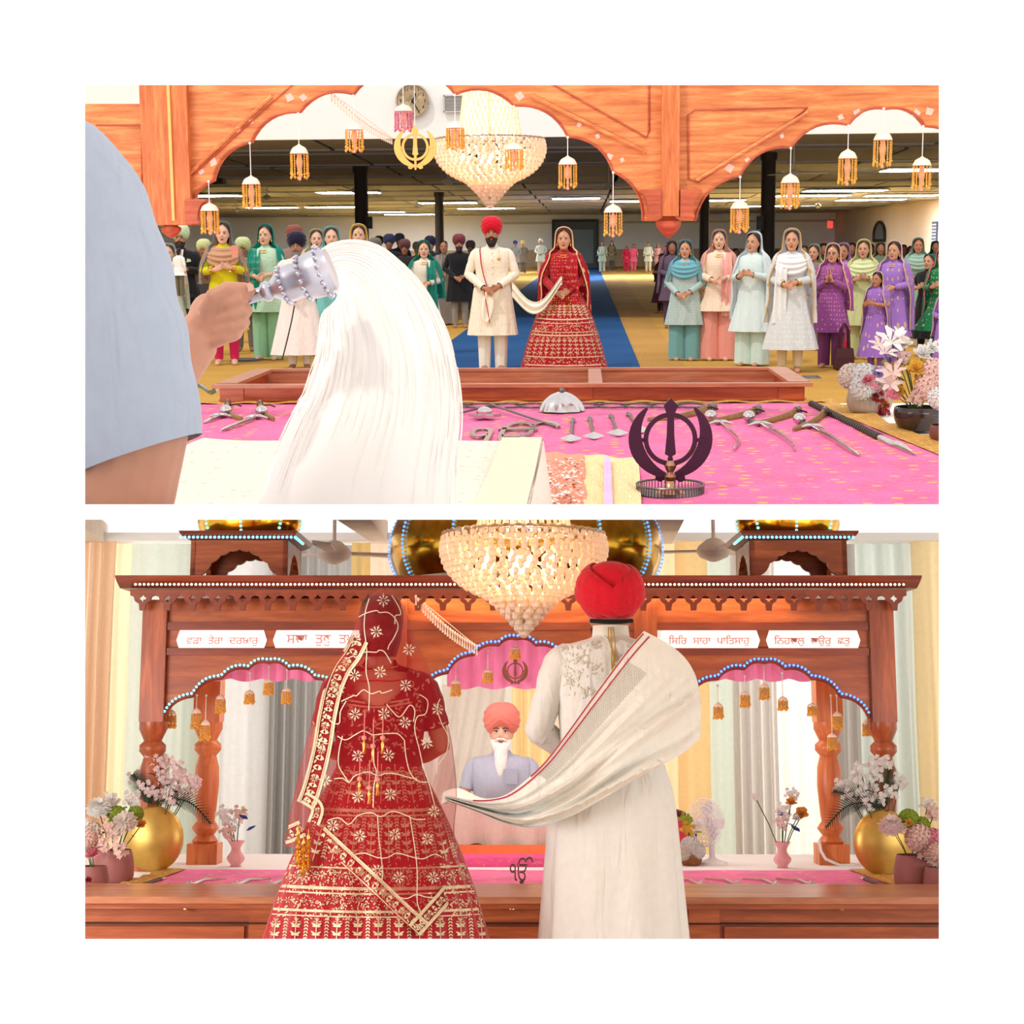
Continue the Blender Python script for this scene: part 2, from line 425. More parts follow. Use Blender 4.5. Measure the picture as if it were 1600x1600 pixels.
R_CUSPS = [(1086, 345), (1156, 275), (1236, 230), (1326, 195), (1384, 170), (1445, 197), (1520, 250), (1570, 330)]
O_CUSPS = [(40, 250), (120, 300), (200, 350), (246, 372)]
def apx(pts): return [(A.P(x, y, DA).x, A.P(x, y, DA).z) for x, y in pts]
arch = empty('arched_wood_screen', A, (0, DA, 0)); tag(arch, 'orange oak arched screen with scalloped edges hanging over the platform', 'arch')
edge = scallops(L_CUSPS, .17) + [(1010, 345), (1080, 345)] + scallops(R_CUSPS, .17)
outl = [(246, 372)] + edge + [(1600, 330), (1600, 90), (232, 90), (236, 372)]
outl = [(245, 110)] + [(1600, 110), (1600, 330)] + list(reversed(edge)) + [(245, 350)]
MB().prism(apx(outl), [], (0, 0, 0), (1, 0, 0), (0, 0, 1), (0, 1, 0), .07).build('scalloped_panel', A_OAK, arch, smooth=False)
MB().prism(apx([(-160, 162), (245, 162), (245, 350), (200, 300), (120, 240), (20, 215), (-80, 240), (-160, 300)]), [], (0, .01, 0), (1, 0, 0), (0, 0, 1), (0, 1, 0), .06).build('side_panel', A_OAK, arch, smooth=False)
# dark lip along the cut edge
MB().tube([(x, -.002, z) for x, z in apx(scallops(L_CUSPS, .17))], .009, 6).build('edge_bead', A_RED, arch)
MB().tube([(x, -.002, z) for x, z in apx(scallops(R_CUSPS, .17))], .009, 6).build('edge_bead', A_RED, arch)
# straight braces running along each spandrel and inset panel mouldings
for p, q in (((292, 276), (425, 150)), ((830, 150), (1008, 238)), ((1088, 282), (1262, 176))):
    a, b = apx([p, q]); MB().tube([(a[0], -.012, a[1]), (b[0], -.012, b[1])], .012, 6).build('brace', A_OAK, arch)
for pts in ([(272, 130), (272, 258), (282, 266), (285, 290), (420, 165), (460, 130)], [(860, 130), (1010, 215), (1014, 205), (1014, 130)], [(1075, 180), (1085, 172), (1262, 168), (1235, 190), (1090, 285), (1076, 280), (1075, 180)], [(150, 196), (218, 196), (222, 202), (222, 300)]):
    MB().tube([(x, -.004, z) for x, z in apx(pts)], .006, 6).build('panel_moulding', A_RED, arch)
# posts ending in a carved drop
for xc, w_, yt, yb in ((1047, 30, 90, 338), (262, 62, 90, 352)):
    a, b = apx([(xc - w_ / 2, yb), (xc + w_ / 2, yt)])
    MB().slab((a[0], -.06, a[1]), (b[0], .13, b[1])).build('post', A_OAKZ, arch, smooth=False)
    (fx, fz), (_, fz2) = apx([(xc + (6 if xc < 500 else -2), yb), (xc, 374)]); h = fz - fz2; k_ = 1.0 if xc > 500 else .8
    MB().lathe([(.045, 0), (.05, -.1 * h), (.075, -.25 * h), (.072, -.45 * h), (.05, -.7 * h), (.02, -.92 * h), (0, -h)], 18).build('drop_finial', A_RED, arch, loc=(fx, .03 if xc > 500 else -.01, fz + .005), scale=(k_, k_, 1))
    for sg in (-1, 1):
        (c0, cz), (c1, cz2) = apx([(xc + sg * w_ / 2, 297 if xc > 500 else 312), (xc + sg * (w_ / 2 + 33), 340 if xc > 500 else 350)])
        if xc < 500 and sg < 0: continue
        m = MB(); k = (c1 - c0)
        prof = [(0, 0), (1.0, 0), (1.0, -.1), (.85, -.16), (.7, -.35), (.62, -.6), (.6, -.85), (.68, -.92), (.68, -1), (0, -1)]
        m.prism([(c0 + a_ * k, cz + b_ * (cz - cz2)) for a_, b_ in prof], [], (0, -.075, 0), (1, 0, 0), (0, 0, 1), (0, 1, 0), .17)
        m.build('bracket_capital', A_RED, arch, smooth=False)
a, b = apx([(268, 90), (274, 345)])
MB().slab((a[0], -.075, b[1]), (b[0], -.055, a[1])).build('post_fillet', plain('pale_oak', (250, 186, 108), .4), arch, smooth=False)
# scraps of pale tape left on the wood
TAPE = plain('tape', (238, 188, 168), .5)
for x, y in ((372, 203), (393, 190), (452, 152), (474, 152), (314, 268), (333, 253), (812, 150), (905, 195), (934, 213), (952, 245), (972, 250), (1140, 262), (1168, 250), (1222, 213), (1313, 183), (1340, 176), (1432, 178), (1452, 175)):
    (cx, cz), = apx([(x, y)]); s_ = random.uniform(.016, .03)
    m = MB(); an = random.uniform(-.5, .5); pts = [(s_ * random.uniform(.8, 1.2) * math.cos(an + i * PI / 2), s_ * random.uniform(.8, 1.2) * math.sin(an + i * PI / 2)) for i in range(4)]
    m.prism([(cx + a_, cz + b_) for a_, b_ in pts], [], (0, -.003, 0), (1, 0, 0), (0, 0, 1), (0, 1, 0), .004); m.build('tape_scrap', TAPE, arch, smooth=False)

# ---------------------------------------------------------------- upper room: low wooden offering case
case = empty('offering_case', A, (0, 0, 0)); tag(case, 'long low oak offering case with open top at the edge of the platform', 'display case')
CR = wood('oak_case', (158, 58, 26), (206, 98, 50), 'x', 1.0, .3); CT = wood('oak_case_top', (164, 92, 64), (206, 134, 102), 'x', 1.0, .3)
x0, x1, y0, y1, z0, z1 = -2.60, 1.53, 10.8, 12.25, .0, .455
MB().slab((x0, y0, z0), (x1, y0 + .04, z1)).build('front_panel', CR, case, smooth=False)
MB().slab((x0, y1 - .04, z0), (x1, y1, z1)).build('back_panel', CT, case, smooth=False)
for xa in (x0, x1 - .04): MB().slab((xa, y0 + .04, z0), (xa + .04, y1 - .04, z1)).build('end_panel', CR, case, smooth=False)
MB().slab((x0 + .04, y0 + .04, .27), (x1 - .04, y1 - .04, .29)).build('tray', CT, case, smooth=False)
for nm, a, b in (('rim', (x0 - .05, y0 - .05, z1), (x1 + .05, y0 + .04, z1 + .025)), ('rim', (x0 - .05, y1 - .05, z1), (x1 + .05, y1 + .03, z1 + .02)),
                 ('rim', (x0 - .05, y0 + .1, z1), (x0 + .1, y1 - .1, z1 + .025)), ('rim', (x1 - .1, y0 + .1, z1), (x1 + .05, y1 - .1, z1 + .025)), ('crossbar', (.02, y0 + .1, z1 - .1), (.12, y1 - .1, z1 + .02))):
    MB().slab(a, b).build(nm, CT, case, smooth=False)
MB().slab((x0 - .01, y0 - .015, .36), (x1 + .01, y0, .372)).build('moulding', CR, case, smooth=False)
for xa in (-2.6, -.12, 1.35): MB().slab((xa, y0 - .012, .34), (xa + .17, y0, z1)).build('stile', CR, case, smooth=False)
# ---------------------------------------------------------------- lower room: floor, dais, backdrop
struct(MB().slab((-8, 2.5, -.1), (8, 7.3, 0)).build('floor_front', GOLD_CARPET, R=B, smooth=False))
struct(MB().slab((-8, 10.1, -.5), (8, 16, -.37)).build('floor_back', carpet('beige_carpet', (206, 192, 170), (180, 166, 142)), R=B, smooth=False))
ZD = .40
struct(MB().slab((-3.6, 7.75, 0), (3.6, 10.1, ZD)).build('floor_dais', plain('white_sheet', (244, 240, 238), .9), R=B, smooth=False))
# wooden case in front of the couple
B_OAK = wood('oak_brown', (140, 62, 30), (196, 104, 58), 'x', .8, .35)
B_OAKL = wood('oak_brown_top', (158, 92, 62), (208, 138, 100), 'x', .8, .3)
bc = empty('offering_case', B, (0, 7.2, 0)); tag(bc, 'long brown oak offering case standing in front of the bridal couple', 'display case')
zt = B.P(800, 1400, 7.2).z
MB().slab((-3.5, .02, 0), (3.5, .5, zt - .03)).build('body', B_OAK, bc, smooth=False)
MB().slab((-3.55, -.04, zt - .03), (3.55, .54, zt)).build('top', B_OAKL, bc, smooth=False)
MB().slab((-3.53, -.02, zt - .055), (3.53, .02, zt - .03)).build('moulding', B_OAK, bc, smooth=False)
MB().slab((-3.52, -.005, zt - .125), (3.52, .02, zt - .118)).build('groove', plain('groove_dark', (70, 30, 16), .6), bc, smooth=False)
for x in (-2.6, -1.22, .78, 2.4): MB().slab((x, .004, .0), (x + .14, .02, zt - .05)).build('stile', B_OAK, bc, smooth=False)
for x0_, x1_ in ((-2.46, -1.24), (-1.06, .76), (.94, 2.38)): MB().slab((x0_, .0, .02), (x1_, .02, zt - .135)).build('panel', B_OAK, bc, smooth=False)
for px in (291, 800, 1314):
    p = B.P(px, 1420, 7.2)
    MB().lathe([(.006, 0), (.006, .006), (.010, .01), (.010, .016), (.005, .019), (0, .0195)], 14).build('lock', metal('chrome', (220, 218, 210), .15), bc, loc=(p.x, .0, p.z)).rotation_euler = (PI / 2, 0, 0)
# pink cloth on the dais
pb = empty('brocade_cloth', B, (0, 0, ZD)); tag(pb, 'pink brocade cloth covering the dais behind the couple', 'cloth')
lx = lambda v: B.P(205 + 82 * v, 1370, 8).x * (7.75 + v * 1.1) / 8
MB().surf(lambda u, v: (-1.96 + .06 * v + u * (3.92 - .12 * v), 7.76 + v * 1.2, .006 + wr(u * 4, v * 3, .004)), 50, 16).build('field', brocade('pink_brocade_light', (244, 124, 180), (240, 176, 130), 1.0, .13), pb)
for sg in (-1, 1):
    MB().surf(lambda u, v: (sg * (1.94 - .06 * v + u * .13), 7.76 + v * 1.2, .012 + .006 * math.sin(v * 40) * u), 4, 30).build('gold_border', GOLDB, pb)
# curtains: translucent drapes in front of the bright windows
def curtain(xa, xb, ytop, ybot, D, col, label, seed, pleat=.1, depth=.085, pinch=None):
    random.seed(seed); a, b = B.P(xa, 1130, D).x, B.P(xb, 1130, D).x
    zt_, zb_ = B.P(800, ytop, D).z, B.P(800, ybot, D).z; W = b - a; n = max(8, int(W / pleat * 10))
    ph = random.uniform(0, 6)
    def f(u, v):
        x = a + u * W; k = .6 + .4 * math.sin(x * 3.1 + ph)
        z = zt_ + (zb_ - zt_) * v
        dx = pinch(u, v) if pinch else 0
        return (x + dx, D + depth * k * math.sin(x * 2 * PI / pleat + ph + .5 * math.sin(x * 7)) * (.45 + .55 * v) + .01 * math.sin(v * 9 + x * 5), z)
    m = cloth(col, rough=.9, tr=.62)
    o = MB().surf(f, n, 14).build('curtain', m, R=B); tag(o, label, 'curtain', 'drapes along the windows'); return o
CU = [(-140, -20, 845, (212, 218, 206), 'sage curtain beyond the left edge of the window wall'), (-30, 105, 845, (250, 236, 200), 'cream curtain left of the peach curtain'), (100, 172, 845, (238, 208, 180), 'peach curtain at the far left end of the window wall'), (165, 200, 848, (250, 236, 200), 'cream yellow curtain beside the peach curtain at far left'),
      (196, 312, 850, (212, 218, 206), 'pale sage curtain left of the outer left post'), (300, 350, 852, (238, 238, 234), 'white sheer curtain behind the left rear pillar'),
      (345, 420, 852, (226, 224, 222), 'ivory lace curtain seen through the left arch'), (412, 548, 852, (168, 164, 160), 'grey pleated curtain seen through the left arch beside the bride'),
      (545, 575, 848, (232, 206, 142), 'narrow gold curtain above the bride under the left fan'), (572, 640, 845, (240, 208, 184), 'blush curtain under the sloping beam left of the big dome'),
      (636, 800, 860, (236, 234, 228), 'off-white curtain behind the centre arch'), (795, 870, 860, (238, 210, 156), 'golden curtain behind the seated reader'),
      (865, 1030, 850, (240, 226, 206), 'champagne curtain behind the groom'), (1026, 1062, 846, (246, 214, 172), 'pale peach curtain right of the big dome'),
      (1058, 1110, 846, (234, 202, 146), 'gold curtain seen right of the groom'), (1104, 1150, 850, (204, 212, 198), 'sage green curtain left half of the right arch'),
      (1146, 1215, 850, (228, 222, 216), 'pearl grey curtain in the middle of the right arch'), (1208, 1300, 850, (250, 248, 242), 'bright white lace curtain beside the right rear pillar'),
      (1294, 1345, 850, (186, 178, 172), 'taupe grey curtain between the two right pillars'), (1335, 1440, 848, (206, 212, 204), 'grey green curtain right of the outer right post'),
      (1434, 1540, 846, (240, 218, 172), 'gold curtain at the far right end of the window wall'), (1535, 1680, 846, (212, 218, 206), 'sage curtain right of the far right gold curtain')]
for i, (xa, xb, yt, c, lab) in enumerate(CU): curtain(xa, xb, yt, 1420, 12.4 + .16 * (i % 2), c, lab, i, random.choice((.09, .12, .15)))
# white swag pulled aside behind the reader
for sg, xa, xb, lab in ((1, 705, 790, 'white drape gathered to the left behind the centre arch'), (-1, 690, 715, 'thin white drape hanging at the left side of the centre arch')):
    curtain(xa, xb, 1070, 1360, 10.9, (244, 240, 234), lab, 50 + sg, .08, .03, (lambda u, v: -.28 * v ** 1.3) if sg > 0 else None)
rail_z = B.P(800, 846, 12.4).z
struct(MB().slab((-5.6, 12.3, rail_z), (5.6, 12.7, rail_z + .06)).build('trim_1', WHITE, R=B, smooth=False))
# sloping ceiling beams
BEAM = plain('beam_beige', (232, 216, 202), .8)
for i, (p0, p1, wd) in enumerate((((133, 826, 11.0), (168, 850, 12.6), .5), ((575, 806, 9.8), (606, 846, 12.4), .24), ((1072, 806, 9.8), (1050, 850, 12.4), .24))):
    a, b = B.P(*p0), B.P(*p1); dirv = (b - a).normalized(); sx = Vector((wd, 0, 0)); up = Vector((0, 0, .16))
    m = MB(); m.add([a - sx, a, b, b - sx * .6, a - sx + up, a + up, b + up, b - sx * .6 + up], [(0, 1, 2, 3), (7, 6, 5, 4), (0, 4, 5, 1), (1, 5, 6, 2), (2, 6, 7, 3), (3, 7, 4, 0)])
    struct(m.build('trim_%d' % (i + 2), BEAM, R=B, smooth=False))

# ---------------------------------------------------------------- lower room: the oak canopy
DC = 8.95
cz_ = lambda y, D=DC: B.P(808, y, D).z
cx_ = lambda x, D=DC: B.P(x, 1130, D).x
can = empty('wooden_canopy', B, (0, DC, ZD)); tag(can, 'brown oak canopy with three scalloped arches, sign panels and golden domes', 'canopy')
C_OAK = wood('oak_canopy', (146, 64, 26), (202, 106, 54), 'x', .9, .32); C_OAKZ = wood('oak_canopy_post', (140, 62, 26), (196, 102, 54), 'z', .9, .32)
C_DRK = wood('oak_canopy_dark', (112, 44, 22), (158, 70, 38), 'x', .9, .32)
def cpx(pts, D=DC): return [(cx_(x, D), cz_(y, D) - ZD) for x, y in pts]
half = [(163, 1140), (163, 1122), (118, 1088), (74, 1060), (32, 1045), (0, 1035)]
def arch_cusps(xc, k=1.0, dy=0):
    l = [(xc - a * k, b + dy) for a, b in half]; r = [(xc + a * k, b + dy) for a, b in reversed(half[:-1])]
    return l + r
def arch_edge(xc, k=1.0, dy=0):
    c = arch_cusps(xc, k, dy); return [c[0]] + scallops(c[1:-1], .16, 7) + [c[-1]]
AR = [(418, 1.0, 0), (808, .93, -37), (1196, 1.0, 0)]
out = [(258, 1001), (258, 1140)]
bot = []
for xc, k, dy in AR: bot += arch_edge(xc, k, dy)
poly = [(258, 1010)] + [(258, 1140)] + bot + [(1360, 1140), (1360, 1010), (985, 1010), (985, 984), (632, 984), (632, 1010)]
MB().prism(cpx(poly), [], (0, 0, 0), (1, 0, 0), (0, 0, 1), (0, 1, 0), .06).build('arch_panel', C_OAK, can, smooth=False)
for xc, k, dy in AR:
    e = cpx(arch_edge(xc, k, dy)[1:-1]); MB().tube([(x, -.006, z) for x, z in e], .012, 6).build('arch_bead', C_DRK, can)
a, b = cpx([(258, 1022), (1360, 940)]); 
def cslab(nm, xa, ya, xb, yb, d0, d1, m): 
    (p, q), (r, s_) = cpx([(xa, ya), (xb, yb)]); return MB().slab((p, d0, s_), (r, d1, q)).build(nm, m, can, smooth=False)
cslab('frieze', 258, 975, 1360, 935, .0, .06, C_OAK); cslab('rail', 258, 985, 1360, 973, -.03, .06, C_DRK); 
for xa, xb in ((258, 632), (985, 1360)): cslab('sign_board', xa, 1014, xb, 985, .0, .05, C_OAK); cslab('rail', xa, 1024, xb, 1013, -.03, .06, C_DRK)
# sign panels with painted words
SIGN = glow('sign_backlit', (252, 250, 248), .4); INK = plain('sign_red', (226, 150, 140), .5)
def text_mesh(s_, size, th=.001):
    cu = bpy.data.curves.new('t', 'FONT'); cu.body = s_; cu.size = size; cu.align_x = 'CENTER'; cu.align_y = 'CENTER'; cu.extrude = th
    o = bpy.data.objects.new('t', cu); COL.objects.link(o); dg = bpy.context.evaluated_depsgraph_get()
    me = bpy.data.meshes.new_from_object(o.evaluated_get(dg)); bpy.data.objects.remove(o); me.materials.clear(); me.name = 'lettering'; return me
def fit_text(s_, wid, hei, th=.001):
    me = text_mesh(s_, 1.0, 0.02)
    xs = [v.co.x for v in me.vertices]; ys = [v.co.y for v in me.vertices]
    if not xs: return me
    cx, cy = (min(xs) + max(xs)) / 2, (min(ys) + max(ys)) / 2; kx, ky = wid / (max(xs) - min(xs)), hei / (max(ys) - min(ys))
    for v in me.vertices: v.co = ((v.co.x - cx) * kx, (v.co.y - cy) * ky, v.co.z * th / .02)
    return me
WORDS = [(272, 414, 'ਵਡਾ  ਤੇਰਾ  ਦਰਬਾਰੁ', 344, 112), (424, 600, 'ਸਚਾ  ਤੁਧੁ  ਤਖਤੁ', 505, 118), (1020, 1190, 'ਿਸਿਰ  ਸਾਹਾ  ਪਾਿਤਸਾਹੁ', 1110, 126), (1200, 1348, 'ਿਨਹਚਲੁ  ਚਉਰੁ  ਛਤੁ', 1272, 118)]
for xa, xb, s_, tc, tw in WORDS:
    (p, q), (r, t_) = cpx([(xa, 1017), (xb, 984)]); w2, h2 = (r - p) / 2, (t_ - q) / 2; c = (p + r) / 2, (q + t_) / 2; e = .06
    pl = [(-w2 + .02, -h2), (w2 - .02, -h2), (w2, -h2 + e), (w2, h2 - e), (w2 - .02, h2), (-w2 + .02, h2), (-w2, h2 - e), (-w2, -h2 + e)]
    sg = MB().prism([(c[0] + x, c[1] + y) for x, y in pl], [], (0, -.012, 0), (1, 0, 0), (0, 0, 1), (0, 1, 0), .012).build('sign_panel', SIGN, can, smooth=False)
    if s_:
        tx, = cpx([(tc, 1001)])
        o = link('lettering', fit_text(s_, tw / FPX * DC, 17 / FPX * DC), INK, sg, loc=(tx[0], -.014, tx[1])); o.rotation_euler = (PI / 2, 0, 0)
# posts: square above, turned below
def turned(h, r):
    return [(r * 1.25, 0), (r * 1.25, .12 * h), (r * .8, .125 * h), (r * 1.05, .16 * h), (r * .7, .2 * h), (r * 1.1, .25 * h), (r * .72, .3 * h), (r * .8, .34 * h), (r * 1.0, .55 * h), (r * .95, .68 * h), (r * .7, .76 * h), (r * 1.08, .8 * h), (r * 1.08, .84 * h), (r * .72, .87 * h), (r * 1.15, .95 * h), (r * 1.15, h)]
for xc, w_ in ((238, 38), (1381, 38), (617, 36), (1010, 36)):
    (p, q), (r, t_) = cpx([(xc - w_ / 2, 1128), (xc + w_ / 2, 938)]); wd = r - p
    MB().box(((p + r) / 2, .03, (q + t_) / 2), (wd, wd, t_ - q)).build('post', C_OAKZ, can, smooth=False)
    MB().lathe(turned(q, wd / 2), 20, ((p + r) / 2, .03, 0)).build('turned_column', C_OAKZ, can)
# rear pillars, paler
PILL = wood('oak_pale_post', (196, 98, 52), (232, 140, 82), 'z', 1.0, .35)
for xc in (326, 1293):
    x = cx_(xc, 9.42); zt2 = cz_(1128, 9.42) - ZD; ztop = cz_(985, 9.42) - ZD; wd = 40 / FPX * 9.42
    MB().lathe(turned(zt2, wd / 2 * .95), 20, (x, 9.42 - DC, 0)).build('rear_column', PILL, can)
    MB().box((x, 9.42 - DC, (zt2 + ztop) / 2), (wd, wd, ztop - zt2)).build('rear_post', PILL, can, smooth=False)
    MB().box((x, 9.42 - DC, .06), (wd * 1.15, wd * 1.15, .12)).build('plinth', PILL, can, smooth=False)
# roof slab and cornice
(p, q), (r, t_) = cpx([(182, 922), (1438, 905)])
MB().slab((p + .1, -.1, q), (r - .1, 1.9, q + .05)).build('roof', C_DRK, can, smooth=False)
m = MB(); pr = [(-.12, q), (-.2, q + (t_ - q) * .5), (-.24, t_ - .008), (-.24, t_), (.1, t_), (.1, q)]
x_l, x_r = p + .02, r - .02
m.rings([[(xx, y, z) for y, z in pr] for xx in (x_l, x_r)], True, True); m.build('cornice', C_DRK, can, smooth=False)
zv, = cpx([(0, 924)]); zv = zv[1]; zl, = cpx([(0, 957)]); th_ = zv - zl[1]
pitch = 38.6 / FPX * DC; H_ = th_
hx = pitch / 2
tooth = [(-hx, 0), (-hx, -.28 * H_), (-.36 * pitch, -.34 * H_), (-.30 * pitch, -.55 * H_), (-.14 * pitch, -.68 * H_), (-.11 * pitch, -.98 * H_), (.11 * pitch, -.98 * H_), (.14 * pitch, -.68 * H_), (.30 * pitch, -.55 * H_), (.36 * pitch, -.34 * H_), (hx, -.28 * H_), (hx, 0)]
qf = [(.12 * pitch * (1 + .25 * math.cos(4 * t)) * math.cos(t), -.42 * H_ + .12 * pitch * (1 + .25 * math.cos(4 * t)) * math.sin(t)) for t in [2 * PI * i / 16 for i in range(16)]]
tm = MB().prism(tooth, [qf], (0, 0, 0), (1, 0, 0), (0, 0, 1), (0, 1, 0), .02).mesh('valance_tooth', False)
nt = int((x_r - x_l - .1) / pitch)
for i in range(nt): link('valance_tooth', tm, C_DRK, can, loc=((x_l + x_r) / 2 + (i - (nt - 1) / 2) * pitch, -.13, zv))
# warm strip lamp hidden behind the valance on the right half
ld = bpy.data.lights.new('valance_lamp', 'AREA'); ld.shape = 'RECTANGLE'; ld.size = 2.5; ld.size_y = .05; ld.energy = 7; ld.color = (1, .86, .62)
lo = bpy.data.objects.new('valance_lamp', ld); COL.objects.link(lo); lo.parent = can; lo.location = (.35, -.06, zv - .02); lo.rotation_euler = (0, 0, 0)
ld = bpy.data.lights.new('canopy_fill', 'AREA'); ld.shape = 'RECTANGLE'; ld.size = 3.6; ld.size_y = .6; ld.energy = 30; ld.color = (1, .93, .86)  # added fill lamp under the canopy roof, brightening the dais
lo = bpy.data.objects.new('canopy_fill', ld); COL.objects.link(lo); lo.parent = can; lo.location = (0, .75, zv - .05)
MB().slab((-1.8, .45, zv - .045), (1.8, 1.05, zv - .01)).build('fill_housing', C_DRK, can, smooth=False)  # board made up to hold the added fill lamp
# led dots
LEDC = glow('led_cyan', (120, 220, 255), 2.2); LEDW = glow('led_white', (220, 255, 240), 2.2); LEDB = glow('led_blue', (70, 130, 255), 2.6)
def leds(pts, mat, name, r=.012):
    m = MB()
    for p in pts: m.ell(p, (r, r, r), 6, 4)
    o = m.build(name, mat, can); o['kind'] = 'stuff'; return o
zl_, = cpx([(0, 919)])
leds([(x_l + .12 + i * .0245, -.245, zl_[1] + .0) for i in range(int((x_r - x_l - .2) / .0245))], LEDW, 'led_row', .0075)
for xc, k, dy in AR:
    e = [Vector((x, -.02, z)) for x, z in cpx(arch_edge(xc, k, dy)[1:-1])]; pts = []; acc = 0
    for a, b in zip(e, e[1:]):
        L = (b - a).length; t = acc
        while t < L: pts.append(a.lerp(b, t / L) + Vector((0, 0, .016))); t += .024
        acc = t - L
    leds(pts, LEDB if xc != 418 else LEDC, 'arch_led_row', .008)
# pink valance cloth just behind the arches, with scalloped hem
PV = cloth((246, 150, 196), rough=.8, tr=.3)
for xc, k, dy in AR:
    xa, xb = cx_(xc - 110, 9.25), cx_(xc + 110, 9.25); za, zb = cz_(1015 + dy, 9.25) - ZD, cz_((1060 if dy == 0 else 1072), 9.25) - ZD
    MB().surf(lambda u, v: (xa + u * (xb - xa), 9.25 - DC + .02 * math.sin(u * 60), za + v * (zb - za) - (.02 * abs(math.sin(u * 14)) if v > .99 else 0)), 60, 6).build('pink_valance', PV, can)
# kiosks and domes
GOLD = metal('dome_gold', (236, 176, 52), .16, .25)
def dome(xc, yb, rpx, hpx, D, ribs, ledm, name):
    x = cx_(xc, D); z = cz_(yb, D) - ZD; r = rpx / FPX * D; h = hpx / FPX * D; y = D - DC
    prof = [(r * .93, 0), (r * .985, .12 * h), (r, .24 * h), (r * .97, .4 * h), (r * .86, .58 * h), (r * .66, .76 * h), (r * .4, .9 * h), (r * .15, .97 * h), (.02, h * 1.02)]
    pr = lerp_rows(prof, 24); d_ = MB().lathe(pr, 40, (x, y, z)).build(name, GOLD, can); pts = []
    for i in range(ribs):
        a = 2 * PI * i / ribs - PI / 2
        L = [Vector((x + rr * 1.01 * math.cos(a), y + rr * 1.01 * math.sin(a), z + zz)) for rr, zz in pr]; acc = 0
        for p_, q_ in zip(L, L[1:]):
            LL = (q_ - p_).length; t = acc
            while t < LL: pts.append(p_.lerp(q_, t / LL)); t += .027
            acc = t - LL
    o = leds(pts, ledm, 'dome_led_rows', .009); o.parent = d_
dome(822, 910, 213, 215, 10.0, 12, LEDB, 'dome')
def kiosk(xc, side):
    D = 9.5; x = cx_(xc, D); y = D - DC; zb2, zt3 = cz_(906, D) - ZD, cz_(853, D) - ZD; hw = 74 / FPX * D
    pl = [(-hw, 0), (-hw, zt3 - zb2), (hw, zt3 - zb2), (hw, 0)]
    ar = scallops([(-hw * .78, .0)] + [(-hw * .78 + hw * 1.56 * i / 8, (zt3 - zb2) * (.02 + .72 * math.sin(PI * i / 8) ** .8)) for i in range(1, 8)] + [(hw * .78, 0)], .12, 4)
    ring = [(-hw, 0), (-hw * .78, 0)] + ar[1:-1] + [(hw * .78, 0), (hw, 0), (hw, zt3 - zb2), (-hw, zt3 - zb2)]
    th2 = .03
    for k_, (ox, oy, ex, ey) in enumerate((((x), y - hw, (1, 0, 0), (0, 1, 0)), ((x), y + hw, (1, 0, 0), (0, -1, 0)), ((x - hw), y, (0, 1, 0), (1, 0, 0)), ((x + hw), y, (0, 1, 0), (-1, 0, 0)))):
        MB().prism(ring, [], (ox, oy, zb2), ex, (0, 0, 1), ey, th2).build('kiosk_wall', C_OAK, can, smooth=False)
    m = MB(); e = hw + .05
    for z_, e_ in ((zt3, hw + .01), (zt3 + .03, e), (zt3 + .045, e + .01), (zt3 + .05, e + .01)): m.add([], [])
    m.rings([[(x - e_, y - e_, z_), (x + e_, y - e_, z_), (x + e_, y + e_, z_), (x - e_, y + e_, z_)] for z_, e_ in ((zt3, hw + .005), (zt3 + .025, e), (zt3 + .045, e + .012), (zt3 + .052, e + .012))], True, True)
    m.build('kiosk_roof', C_DRK, can, smooth=False)
    leds([(x - e + i * .0255, y - e - .012, zt3 + .012) for i in range(int(2 * e / .0255) + 1)] + [(x - side * -e * 1.0, y - e + i * .03, zt3 + .012) for i in range(12)], LEDC, 'kiosk_led_row', .009)
    dome(xc + side * 2, 838, 81, 110, D, 8, LEDC, 'dome')
kiosk(380, 1); kiosk(1241, -1)
# ================================================================== PEOPLE
CACHE = {}
def cached(key, fn):
    if key not in CACHE: CACHE[key] = fn()
    return CACHE[key]
SKIN = {k: plain('skin_' + k, c, .5, 0, .04, 20, .35) for k, c in dict(fair=(224, 176, 150), tan=(204, 150, 120), brown=(176, 120, 92), deep=(142, 94, 72)).items()}
HAIR = plain('hair_black', (34, 26, 24), .45, 0, .2, 40); HAIRG = plain('hair_white', (236, 234, 230), .6, 0, .08, 40); BEARD = plain('beard_black', (38, 28, 26), .7, 0, .2, 60); BEARDG = plain('beard_grey', (120, 112, 108), .7, 0, .2, 60)
LIP = plain('lips', (176, 84, 80), .4); LIPD = plain('lips_dark', (150, 50, 56), .4)
GOLDJ = metal('jewel_gold', (226, 178, 84), .25); PEARL = plain('pearl', (238, 226, 208), .3)
